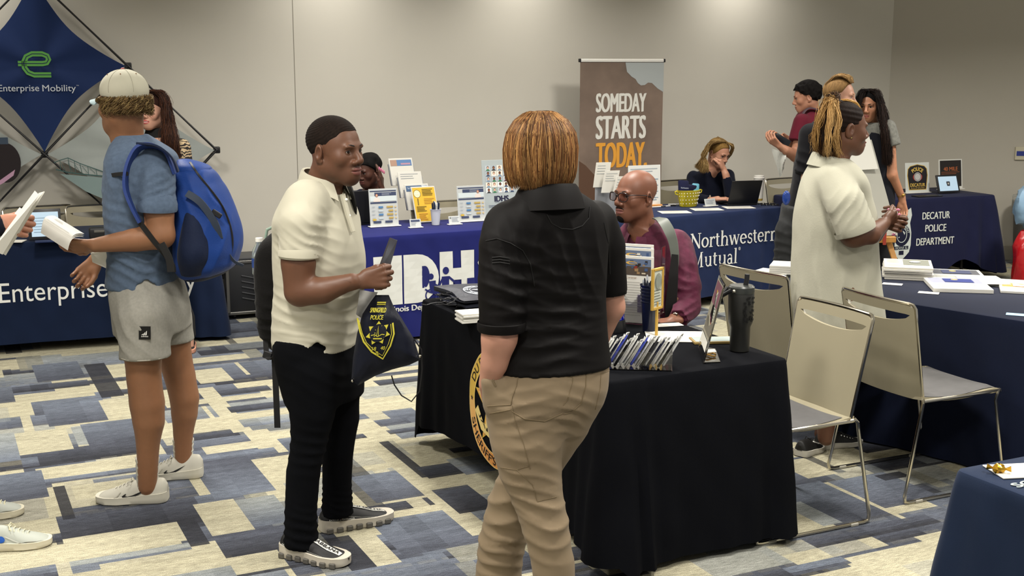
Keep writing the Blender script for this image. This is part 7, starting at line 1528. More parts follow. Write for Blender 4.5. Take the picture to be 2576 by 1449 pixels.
    ribbon([D(470, 486, Yb - .15), D(505, 510, Yb - .16), D(540, 560, Yb - .15), D(552, 600, Yb - .13)], .030, .006, 'compression_strap', mat('grey_web', '#2c3646', .7), bp); put('buckle', MB().box(D(545, 538, Yb - .15), (.045, .012, .022), roty(.6), .003), BLACKPL, bp); put('pull_tab', MB().tube([D(536, 565, Yb - .14), D(528, 552, Yb - .15), D(530, 540, Yb - .155), D(548, 535, Yb - .15)], .003, 6), BLACKPL, bp)
    ribbon([D(575, 640, Yb - .08), D(590, 658, Yb - .06), D(612, 668, Yb - .05)], .014, .003, 'loose_strap', mat('grey_web', '#2c3646', .7), bp); garment(bp, 'top_pocket', BL, Yb, 172, [(400, 448, 476, 1.), (412, 446, 512, .8), (440, 450, 536, .8)], h=.007, noise=(.003, 20)); ribbon([D(478, 408, Yb - .05), D(500, 440, Yb - .1), D(560, 520, Yb - .09), D(585, 600, Yb - .07), D(575, 670, Yb - .06)], .008, .004, 'zip', BLACKPL, bp)
    # rolled papers
    pp = thing('booklet', 'curled white booklet in the hand of the student with the cap', 'booklet', D(160, 585, yn - .05)); a0, a1, a2, a3 = D(138, 543, yn - .02), D(212, 588, yn - .08), D(172, 622, yn - .16), D(104, 578, yn - .10)
    for k in range(3): put('page', MB().grid(lambda u, v, k=k: (a0 * (1 - u) + a1 * u) * (1 - v) + (a3 * (1 - u) + a2 * u) * v + np.array((.0, -.03 * math.sin(math.pi * v) - .004 * k, .025 * math.sin(math.pi * v) - .006 * k)), 10, 12), PAPER, pp)
    pr = Print(lambda u, v, l=0.: (a0 * (1 - u) + a1 * u) * (1 - v) + (a3 * (1 - u) + a2 * u) * v + np.array((.0, -.03 * math.sin(math.pi * v) - .001 - l, .025 * math.sin(math.pi * v) + .001 + l))); pr.lines(.2, .15, .5, .3, 3, '#a8a8a4'); pr.lines(.1, .5, .9, .54, 1, '#a8a8a4'); pr.done('printed_lines', pp)
    p2 = thing('paper_sheet', 'folded white papers tucked under the forearm of the student', 'paper', D(262, 652, yn + .04)); b = [D(228, 634, yn + .03), D(292, 628, yn + .0), D(268, 672, yn + .05), D(232, 656, yn + .08)]; put('sheet', MB().add([q_ + UP * k for k in (0, -.006) for q_ in b], [(0, 1, 2, 3), (7, 6, 5, 4), (0, 4, 5, 1), (1, 5, 6, 2), (2, 6, 7, 3), (3, 7, 4, 0)]), PAPER, p2, smooth=False)
if want('cap'): man_cap()
# ---------------------------------------------------------------- officer in the black polo, seen from behind
def woman_black():
    Y = 3.86; SK = '#a67a67'; yaw = 112
    t, H, B, c, s = fig('woman with a copper bob in a black polo and khaki trousers, seen from behind', SK, '#9c5a50', (1362, 392, 3.87, 128, 4, .98), (1372, 505, 3.87),
        [(490, 1320, 1430, .8), (530, 1285, 1480, .55), (620, 1265, 1505, .6), (760, 1290, 1505, .66), (860, 1275, 1510, .7), (960, 1265, 1505, .72), (1040, 1275, 1480, .7)], Y, yaw,
        [[(1275, 575, 3.80, 42), (1266, 700, 3.76, 44), (1262, 790, 3.74, 46), (1256, 850, 3.73, 43)], [(1256, 850, 3.73, 43), (1243, 915, 3.74, 35), (1228, 965, 3.76, 24), (1236, 1000, 3.80, 26)],
         [(1500, 575, 3.98, 40), (1528, 700, 4.0, 38), (1538, 770, 4.02, 34)], [(1536, 775, 4.02, 33), (1512, 850, 4.06, 22), (1500, 890, 4.06, 22)],
         [(1325, 1060, 3.82, 60), (1345, 1230, 3.80, 46), (1392, 1400, 3.78, 38), (1398, 1530, 3.78, 30)], [(1410, 1040, 3.92, 60), (1350, 1150, 3.97, 46), (1265, 1360, 4.0, 40), (1254, 1530, 4.0, 30)]],
        [], P=dict(jaw=1.0, lip=.9), hv=.0035, base=np.array((.08, 3.86, 0)), eye='#3c5a66', nr=.062)
    BK = cloth('black_polo_knit', '#080606', rough=.65, bump=.2, bscale=700, var=.06, sheen=.0, bdist=.0006)
    polo = garment(t, 'polo_shirt', BK, Y, yaw, [(468, 1318, 1432, .9), (490, 1300, 1468, .74), (515, 1268, 1502, .60), (550, 1240, 1525, .56), (600, 1238, 1532, .58), (680, 1255, 1528, .62), (760, 1272, 1524, .66), (830, 1262, 1528, .70), (880, 1246, 1532, .72), (922, 1232, 1538, .74)],
        [[(1278, 568, 3.83, 58), (1266, 620, 3.78, 60), (1262, 720, 3.75, 60), (1262, 828, 3.735, 58)], [(1496, 560, 3.98, 56), (1522, 620, 4.0, 50), (1535, 738, 4.01, 42)]], h=.0068, k=.03,
        folds=[((1330, 720, 3.66), .13, (.35, 0, 1), .055, .007), ((1400, 800, 3.62), .16, (.08, 0, 1), .052, .008), ((1480, 640, 3.70), .15, (1, 0, .35), .06, .006), ((1400, 860, 3.62), .13, (-.12, 0, 1), .05, .007), ((1500, 780, 3.7), .1, (.2, 0, 1), .045, .007), ((1300, 640, 3.68), .08, (.9, 0, .3), .04, .005), ((1420, 620, 3.64), .14, (1, 0, -.15), .07, .004)], noise=(.0018, 18))
    put('sleeve_band', MB().tube([D(1262, 808, 3.736), D(1262, 812, 3.736), D(1262, 828, 3.735), D(1262, 832, 3.735)], [.0755, .0775, .0765, .073], 30, cap=False), BK, polo)
    put('sleeve_band', MB().tube([D(1534, 726, 4.01), D(1535, 740, 4.01)], [.0565, .0555], 26, cap=False), BK, polo)
    band('collar', D(1378, 492, 3.86), R_(yaw), .078, .082, [(.0, .040), (.010, .046), (.018, .036), (.034, .002), (.046, -.030), (.041, -.033), (.02, -.005)], BK, polo, 20, .03, .0)
    yk = [D(1376 + 68 * math.sin(a), 520 + 58 * (math.cos(a)) , 3.66) for a in np.linspace(-1.2, 1.25, 18)]
    def onback(px, py, lift=.0015):      # nearest shirt surface along the view ray
        me = polo.data; o = np.array((0, 0, CAM_H)); d = nrm(D(px, py, 3.) - o); base = WORLD[polo.parent][0]; hit, loc, nrm_, i = polo_ray(polo, o - base, d); return (np.array(loc) + base - d * lift) if hit else D(px, py, 3.7)
    def polo_ray(ob, o, d):
        from mathutils.bvhtree import BVHTree
        if not hasattr(polo_ray, 'b') or polo_ray.n != ob.name: polo_ray.b = BVHTree.FromPolygons([v.co[:] for v in ob.data.vertices], [tuple(p.vertices) for p in ob.data.polygons]); polo_ray.n = ob.name
        h = polo_ray.b.ray_cast(Vector(o), Vector(d)); return (h[0] is not None, h[0], h[1], 0)
    seam = mat('seam_black', '#060505', .8)
    def seamline(pts, r=.0016, nm='seam'):
        L_ = []
        for (x0, y0), (x1, y1) in zip(pts[:-1], pts[1:]):
            for k in range(6): L_.append(onback(x0 + (x1 - x0) * k / 6, y0 + (y1 - y0) * k / 6))
        L_.append(onback(*pts[-1])); return put(nm, MB().tube(L_, r, 5), seam, polo)
    seamline([(1376, 540), (1388, 562), (1412, 575), (1440, 577), (1465, 568), (1482, 548), (1484, 520)]); seamline([(1222, 606), (1250, 600), (1285, 612), (1315, 630), (1335, 665), (1345, 720)]); seamline([(1520, 560), (1532, 620), (1534, 690)])
    for k in range(3): seamline([(1238, 648 + 7 * k), (1258, 646 + 7 * k), (1282, 650 + 7 * k)], .0022, 'embroidery')
    KH = cloth('khaki_twill', '#7a6b56', rough=.8, var=.04, bump=.25, bscale=900, bdist=.0006)
    pants = garment(t, 'trousers', KH, Y, yaw, [(890, 1252, 1526, .72), (912, 1244, 1530, .73), (950, 1230, 1530, .76), (985, 1224, 1524, .78), (1020, 1226, 1506, .78), (1060, 1234, 1478, .74), (1085, 1245, 1462, .7)],
        [[(1312, 1010, 3.80, 84), (1325, 1110, 3.80, 90), (1335, 1180, 3.80, 80), (1350, 1240, 3.79, 68), (1372, 1320, 3.77, 62), (1392, 1420, 3.76, 56), (1398, 1560, 3.76, 52)],
         [(1420, 985, 3.90, 98), (1400, 1060, 3.92, 82), (1350, 1150, 3.97, 72), (1290, 1270, 4.0, 66), (1262, 1370, 4.0, 62), (1254, 1450, 4.0, 60), (1252, 1560, 4.0, 56)]], h=.0075, k=.035,
        adds=[fcone(D(1232, 960, 3.74), D(1250, 1010, 3.76), .030, .045)],
        folds=[((1330, 1060, 3.66), .10, (-.3, 0, 1), .045, .005), ((1440, 1070, 3.72), .10, (.5, 0, 1), .045, .006), ((1340, 1230, 3.68), .10, (.3, 0, 1), .045, .006), ((1260, 1300, 3.9), .12, (-.3, 0, 1), .06, .008), ((1250, 1400, 3.9), .12, (.25, 0, 1), .05, .007), ((1390, 1330, 3.68), .12, (.3, 0, 1), .06, .006), ((1270, 1040, 3.66), .06, (.5, 0, 1), .04, .003)], noise=(.002, 15))
    polo_ray.n = ''
    seam2 = mat('khaki_seam', '#6b5c44', .8)
    def pl(pts, r=.0013, nm='seam', m=seam2):
        from mathutils.bvhtree import BVHTree
        if not hasattr(pl, 'b'): pl.b = BVHTree.FromPolygons([v.co[:] for v in pants.data.vertices], [tuple(p.vertices) for p in pants.data.polygons])
        base = WORLD[pants.parent][0]; o = np.array((0, 0, CAM_H)); L_ = []
        for (x0, y0), (x1, y1) in zip(pts[:-1], pts[1:]):
            for k in range(7):
                x, y = x0 + (x1 - x0) * k / 6, y0 + (y1 - y0) * k / 6; d = nrm(D(x, y, 3.) - o); h = pl.b.ray_cast(Vector(o - base), Vector(d))
                if h[0] is not None: L_.append(np.array(h[0]) + base - d * .0008)
        if len(L_) > 2: put(nm, MB().tube(L_, r, 5), m, pants)
    pl([(1243, 932), (1300, 936), (1475, 928), (1530, 918)]); pl([(1476, 914), (1474, 970), (1462, 1015), (1440, 1035), (1418, 1042)], .002); pl([(1307, 925), (1442, 938), (1440, 965), (1428, 1005), (1417, 1020)]); pl([(1310, 936), (1441, 949)]); pl([(1307, 925), (1300, 970), (1288, 1000)]); pl([(1512, 940), (1510, 975), (1498, 1030)]); pl([(1512, 940), (1533, 932)])
    pl([(1288, 1000), (1285, 1018), (1225, 1022)], .0018); pl([(1222, 1042), (1284, 1031)], .0016); pl([(1288, 1020), (1296, 1060), (1318, 1120), (1334, 1180)]); pl([(1258, 1176), (1300, 1182), (1332, 1172)]); pl([(1300, 1182), (1340, 1220), (1352, 1262), (1400, 1250)]); pl([(1288, 1035), (1320, 1054), (1370, 1060), (1415, 1040)], .0022)
    pl([(1247, 972), (1240, 958), (1250, 935)], .003, 'pocket_edge')
    for (h_, t_) in (((1250, 4.02), 0), ((1398, 3.78), 0)):
        x = D(h_[0], 1500, h_[1])[0]; o, side, P_, top, hw = shoe(t, np.array((x + .03, h_[1] - .08, 0)), np.array((x - .06, h_[1] + .19, 0)), .10, .10, '#141312', '#1d1b1a')
    # bob
    hs = SDF(); B2 = rot_head(R_(128), 0)
    hs.add(floft([(D(0, 462, 3.87)[2], D(1366, 0, 3.87)[0], 3.865, .098, .085), (D(0, 440, 3.87)[2], D(1365, 0, 3.87)[0], 3.865, .106, .098), (D(0, 400, 3.87)[2], D(1361, 0, 3.87)[0], 3.87, .110, .108), (D(0, 350, 3.87)[2], D(1360, 0, 3.87)[0], 3.87, .104, .106), (D(0, 310, 3.87)[2], D(1360, 0, 3.87)[0], 3.87, .082, .086), (D(0, 288, 3.87)[2], D(1360, 0, 3.87)[0], 3.87, .048, .05), (D(0, 278, 3.87)[2], D(1360, 0, 3.87)[0], 3.87, .012, .013)], R_(128), 2.1), .0)
    hs.sub(fell(H(0, .10, -.035), (.052, .07, .085), B), .012); hs.sub(fell(H(0, 0, -.15), (.062, .075, .08), B), .01)
    smesh('hair', hs, .0045, hairbase('copper', '#553820', 40), t)
    n = 5200; g = np.random.default_rng(8); K = 12; P = np.zeros((n, K, 3)); cx, cy = D(1361, 0, 3.87)[0], 3.868; zt = D(0, 275, 3.87)[2]; zb = D(0, 466, 3.87)[2]; top = np.array((cx + .006, cy + .01, zt))
    zs = np.array([0, .04, .14, .3, .5, .75, 1.]); rs = np.array([.01, .045, .078, .102, .110, .108, .098])
    ok = np.zeros(n, bool)
    for i in range(n):
        a = g.random() * 2 * math.pi; u0 = .02 + .35 * g.random() ** 2.2; u1 = .88 + .16 * g.random(); w = g.normal(0, .03); lift = g.uniform(.003, .008)
        ok[i] = math.cos(a - R_(128)) < .62 or u0 > .9
        for j in range(K):
            u = u0 + (u1 - u0) * j / (K - 1); r_ = np.interp(u, zs, rs) + lift + .002 * math.sin(9 * a + 5 * u); aa = a + w * 2.2 * u + .05 * math.sin(3 * u + i) + .035 * math.sin(9 * a) * u; inw = 1 - .06 * max(0, u - .88) / .12
            P[i, j] = (cx + r_ * math.cos(aa) * inw, cy + r_ * .98 * math.sin(aa) * inw, zt - (zt - zb) * u)
    an = np.arctan2(P[:, 5, 1] - cy, P[:, 5, 0] - cx); TN_ = (.85 + .22 * np.sin(an * 17 + 2 * np.sin(an * 5)) + .15 * np.sin(an * 41))[ok]; P = P[ok]; strands('hair', P, .0009 + .0006 * g.random(len(P)), lerp_cols(['#6a4526', '#8a6238', '#4c301a', '#a8804e', '#775030'], len(P), 9) * TN_[:, None], HAIRM, t)
    brows(t, H, s, '#6b4426')
if want('black'): woman_black()
# ---------------------------------------------------------------- seated man with glasses
def man_bald():
    Y = 5.72; SK = '#6e4634'; yaw = 222
    t, H, B, c, s = fig('seated bald man with dark-framed glasses and goatee in a burgundy shirt', SK, '#7d4c46', (1599, 493, 5.72, 217, -2, 1.04), (1622, 610, 5.74),
        [(575, 1570, 1690, .7), (620, 1560, 1715, .6), (720, 1575, 1715, .6), (840, 1580, 1710, .7), (900, 1580, 1710, .7)], Y + .06, yaw,
        [[(1705, 622, 5.66, 30), (1722, 720, 5.60, 28)], [(1722, 722, 5.60, 28), (1712, 790, 5.50, 24), (1692, 810, 5.40, 15)], [(1570, 640, 5.9, 28), (1560, 760, 5.9, 24), (1590, 815, 5.7, 16)], [(1640, 900, 5.75, 40), (1560, 905, 5.55, 36), (1480, 905, 5.45, 28), (1475, 1150, 5.6, 20)], [(1660, 900, 5.6, 40), (1600, 930, 5.35, 34), (1560, 940, 5.25, 28), (1560, 1150, 5.4, 20)]],
        [((1692, 808, 5.40), (-.9, -.25, -.05), (.0, .1, -1), -1, dict(curl=(.2, .25, .3, .35), thumb=(.6, .3), s=1.))], P=dict(nose=1.25, lip=1.1, jaw=1.05, eye=1.25, neck=1.08), hv=.0027, base=np.array((.75, 5.80, 0)), eye='#24140c', gaze=(-.2, 1, .12), hk=dict(stub='#1a110d'))
    brows(t, H, s, '#241812', th=.8)
    g = SDF(); g.add(fell(H(0, .079, -.094), (.027 * s, .020 * s, .024 * s), B), 0); g.add(fell(H(0, .082, -.080), (.010 * s, .015 * s, .008 * s), B), .006); smesh('goatee', g, .003, hairbase('beard', '#14100e', 300), t)
    for m in (-1, 1): put('moustache', MB().tube([H(m * .004, .103, -.050), H(m * .018, .099, -.051), H(m * .028, .089, -.060)], [.0022, .0024, .001], 6), MATS['hair_beard'], t)
    # glasses
    GM = mat('glasses_frame', '#1d1213', .3); gl = MB()
    def lens(m): return [H(m * (.034 + .026 * math.copysign(abs(math.cos(a)) ** .7, math.cos(a))), .1115 - .010 * abs(m * (.034 + .026 * math.cos(a)) / .06) ** 2, -.0005 + .019 * math.copysign(abs(math.sin(a)) ** .8, math.sin(a))) for a in np.linspace(0, 2 * math.pi, 25)[:-1]]
    for m in (-1, 1):
        L_ = lens(m); gl.tube(L_, .0022 * s, 6, closed=True); gl.tube([H(m * .059, .101, .010), H(m * .074, .085, .012), H(m * .083, .02, .010), H(m * .084, -.012, .004), H(m * .082, -.028, -.012)], .0022 * s, 6)
    gl.tube([H(-.009, .113, .006), H(0, .115, .008), H(.009, .113, .006)], .002 * s, 6); go = put('glasses', gl, GM, t)
    for m in (-1, 1): put('lens', MB().add(lens(m), [tuple(range(24))]), mat('lens_glass', '#d9c4c4', .02, trans=1., ior=1.02), go)
    SHM = cloth('burgundy_shirt', '#4f2033', rough=.6, var=.3, vscale=26, bump=.4, bscale=60, bdist=.003)
    o = garment(t, 'shirt', SHM, Y + .06, yaw, [(556, 1580, 1660, .9), (575, 1566, 1690, .72), (600, 1552, 1718, .62), (640, 1548, 1732, .6), (720, 1562, 1728, .62), (800, 1570, 1722, .68), (860, 1572, 1720, .7), (910, 1575, 1722, .7)],
        [[(1700, 618, 5.68, 42), (1716, 670, 5.62, 40), (1726, 730, 5.58, 37)], [(1726, 725, 5.58, 37), (1728, 770, 5.54, 35), (1706, 803, 5.42, 26)], [(1575, 630, 5.9, 38), (1560, 760, 5.9, 32), (1585, 806, 5.74, 26)]], h=.0075, k=.03,
        folds=[((1700, 700, 5.45), .10, (.5, 0, 1), .04, .007), ((1735, 770, 5.4), .10, (-.2, 0, 1), .032, .007), ((1640, 700, 5.5), .14, (.9, 0, .5), .06, .006), ((1700, 620, 5.5), .09, (1, 0, .4), .04, .005)], noise=(.003, 22))
    band('collar', D(1622, 583, 5.74), R_(yaw), .070, .074, COL, SHM, o, 16, .045, .01); DK = mat('dark_vest', '#0c0a0b', .8)
    ribbon([D(1650, 548, 5.66), D(1668, 556, 5.60), D(1684, 582, 5.55), D(1694, 612, 5.53), D(1698, 650, 5.52), D(1696, 690, 5.52)], [.04, .046, .048, .044, .038, .03], .005, 'leather_strap', mat('grey_leather', '#5d625b', .5), o, (.8, -.5, 0)); ribbon([D(1698, 640, 5.515), D(1694, 700, 5.51), D(1688, 770, 5.51), D(1686, 800, 5.52)], [.03, .045, .055, .05], .006, 'dark_strap', DK, o, (.8, -.5, 0))
    put('wristwatch', MB().tube([D(1700, 806, 5.42) + .027 * (np.array((0, 1, 0)) * math.cos(a) + UP * math.sin(a)) for a in np.linspace(0, 6.28, 17)[:-1]], .0045, 6, closed=True).sphere(D(1700, 803, 5.42) + UP * .028, (.014, .014, .006), 12, 6), CHROME, t)
    garment(t, 'trousers', mat('dark_trouser', '#101116', .9), Y, yaw, [(860, 1575, 1722, .8), (930, 1570, 1725, .9)], [[(1640, 900, 5.75, 46), (1560, 905, 5.55, 42), (1480, 905, 5.45, 34)], [(1480, 905, 5.45, 34), (1475, 1130, 5.6, 28)], [(1660, 900, 5.6, 46), (1600, 930, 5.35, 40), (1545, 935, 5.28, 34)], [(1545, 935, 5.28, 34), (1548, 1140, 5.38, 28)]], h=.012)
if want('bald'): man_bald()
# ---------------------------------------------------------------- woman in the white shirt dress
def woman_dress():
    Y = 5.83; SK = '#60402f'; yaw = 8; yn, yf = 5.63, 5.98
    t, H, B, c, s = fig('smiling woman with a streaked ponytail in a white shirt dress, hands clasped', SK, '#7a3f3c', (2124, 323, 5.83, 11, 2, 1.06), (2093, 425, 5.83),
        [(400, 2050, 2130, .95), (440, 2040, 2160, .95), (520, 2030, 2170, .95), (640, 2020, 2175, .95), (760, 2010, 2190, .95), (860, 2030, 2180, .95)], Y, yaw,
        [[(2096, 478, yn + .14, 22), (2128, 545, yn + .01, 34), (2148, 585, yn - .02, 37)], [(2150, 586, yn - .02, 35), (2190, 588, yn, 27), (2225, 562, yn + .10, 15)], [(2110, 480, yf, 30), (2150, 590, yf, 28)], [(2150, 590, yf, 28), (2200, 590, yf - .06, 22), (2228, 562, yf - .16, 14)],
         [(2080, 860, yn + .06, 52), (2085, 960, yn + .06, 36), (2078, 1100, yn + .10, 22)], [(2120, 860, yf, 52), (2125, 960, yf, 36), (2070, 1090, yf + .02, 22)]],
        [((2225, 560, yn + .10), (.75, .55, .22), (-.3, .5, .1), 1, dict(curl=(.6, .65, .7, .7), thumb=(.3, .5), s=.95)), ((2228, 562, yf - .16), (.65, -.6, -.05), (-.2, -.5, .15), -1, dict(curl=(.55, .6, .65, .7), thumb=(.3, .5), s=.92))], P=dict(nose=1.1, lip=1.25, smile=1., jaw=1.02, cheek=1.15, neck=1.0), hv=.003, base=np.array((1.60, 5.83, 0)), eye='#24140c', nr=.056)
    brows(t, H, s, '#17100c')
    for (f, px_) in ((0, (2262, 528)), (1, (2264, 540)), (2, (2262, 575)), (3, (2252, 590)), (4, (2240, 527))):
        q = D(px_[0] - 4, px_[1], 5.80); put('fingernail', MB().sphere(q, (.014, .006, .007), 10, 6, rotz(.2 * f)), mat('pink_nail', '#c2708c', .25), t)
    put('earring', MB().sphere(H(.079, -.002, -.036), .0045), mat('gold_stud', '#d8c07a', .3, metal=.8), t)
    DM = cloth('white_cotton', '#a6a494', rough=.85, var=.03, bump=.3, bscale=150, bdist=.002)
    o = garment(t, 'shirt_dress', DM, Y, yaw, [(395, 2052, 2128, .9), (412, 2040, 2150, .9), (440, 2024, 2172, .9), (500, 2004, 2192, 1.2), (560, 1996, 2206, 1.2), (620, 1994, 2206, 1.2), (700, 1990, 2212, 1.2), (780, 1988, 2222, 1.2), (860, 1988, 2228, 1.2), (905, 1988, 2230, 1.2)],
        [[(2096, 458, yn + .10, 46), (2128, 515, yn, 49), (2156, 584, yn - .03, 50)], [(2112, 470, yf - .02, 42), (2148, 575, yf, 38)]], h=.0075, k=.016,
        folds=[((2050, 620, yn), .22, (1, 0, .15), .11, .004), ((2140, 720, yn), .2, (1, 0, -.1), .12, .004), ((2140, 520, yn - .05), .08, (.8, 0, -.5), .04, .005), ((2060, 800, yn), .2, (1, 0, .1), .10, .004), ((2040, 500, yn), .1, (1, 0, .3), .06, .003)], noise=(.003, 13))
    band('collar', D(2096, 398, 5.83), R_(yaw), .084, .088, [(.0, .026), (.008, .032), (.014, .024), (.026, -.004), (.036, -.028), (.032, -.030), (.014, -.004)], DM, o, 22, .055, .0)
    put('sleeve_hem', MB().tube([D(2146, 568, yn - .028), D(2152, 580, yn - .03), D(2153, 583, yn - .03)], [.0955, .0965, .0935], 28, cap=False), DM, o)
    HB = hairbase('darkbrown', '#1a110d', 40); hs = SDF(); hs.add(fell(H(0, -.012, .036), (.0795 * s, .1015 * s, .0845 * s), B), 0)
    yy = [-.12, -.09, -.05, -.03, -.005, .012, .03, .05, .065, .08]; zz = [-.045, -.05, -.045, -.02, .018, .018, .020, .045, .068, .072]
    scalp(H, B, c, s, t, HB, yy, zz, .0045, .0035, name='hair', disp=lambda V: .0012 * np.sin((V - c) @ B[:, 2] * 260 + 40 * ((V - c) @ B[:, 1])))
    PB = H(0, -.045, .112)      # where the ponytail is tied
    put('hair_tie', MB().tube([PB + .024 * (B[:, 0] * math.cos(a) + B[:, 1] * math.sin(a) * .8 + UP * .3 * math.sin(a)) for a in np.linspace(0, 6.28, 15)[:-1]], .008, 6, closed=True), HB, t)
    pd_ = lambda x, y, dy=0.: D(x, y, 5.82 + dy)
    pt = SDF(); pt.chain([(PB, .022), (pd_(2094, 255), .032), (pd_(2088, 300, -.04), .048), (pd_(2080, 350, -.05), .052), (pd_(2082, 378, -.05), .040)], .01); smesh('ponytail', pt, .006, HB, t)
    lock(t, 'ponytail', [PB + B[:, 0] * .02, PB - B[:, 0] * .02], [pd_(2052, 375, -.05), pd_(2070, 388, -.06), pd_(2095, 395, -.07), pd_(2110, 388, -.05)], [[pd_(2085, 250, -.03), pd_(2100, 240, .0)], [pd_(2062, 300, -.05), pd_(2080, 300, -.07), pd_(2108, 300, -.05)], [pd_(2050, 345, -.05), pd_(2080, 350, -.08), pd_(2104, 350, -.06)]], 2200, .0010, ['#2a1a10', '#1c120c', '#4a3018', '#6b4a26', '#1c120c'], 3, .010, 12)
    lock(t, 'blonde_streak', [PB + B[:, 0] * .02], [pd_(2050, 378, -.07)], [[pd_(2082, 252, -.06)], [pd_(2062, 300, -.09)], [pd_(2050, 345, -.08)]], 55, .0011, ['#b08c58', '#c29c66', '#8f6c3c'], 5, .011, 12); lock(t, 'blonde_streak', [PB + B[:, 0] * .02], [pd_(2112, 392, -.10)], [[pd_(2102, 262, -.08)], [pd_(2110, 300, -.09)], [pd_(2100, 350, -.11)]], 60, .0011, ['#b08c58', '#c29c66', '#8f6c3c'], 6, .011, 12); lock(t, 'blonde_streak', [PB + B[:, 0] * .02], [pd_(2082, 392, -.11)], [[pd_(2092, 258, -.08)], [pd_(2088, 300, -.11)], [pd_(2084, 350, -.12)]], 45, .0011, ['#b08c58', '#c29c66'], 7, .010, 12)
    lock(t, 'blonde_streak', [H(.0, -.04, .122)], [H(.005, .068, .085)], [[H(.01, .0, .124)], [H(.008, .04, .112)]], 60, .0012, ['#d8b070', '#b98c4c'], 8, .0035, 8)
    for hp, tp in ((G(2052, 1128), G(2166, 1116)), (G(2010, 1150), G(2060, 1128))):
        o2, side, P_, top, hw = shoe(t, hp, tp, .10, .085, '#121110', '#b5b1a6', laces='#121110'); 
        for k in range(5): put('eyelet', MB().sphere(P_(hw(.5 + .06 * k) * .5, .5 + .06 * k, top(.5 + .06 * k) - .006), .004, 6, 4), WHITEPL, o2)
if want('dress'): woman_dress()
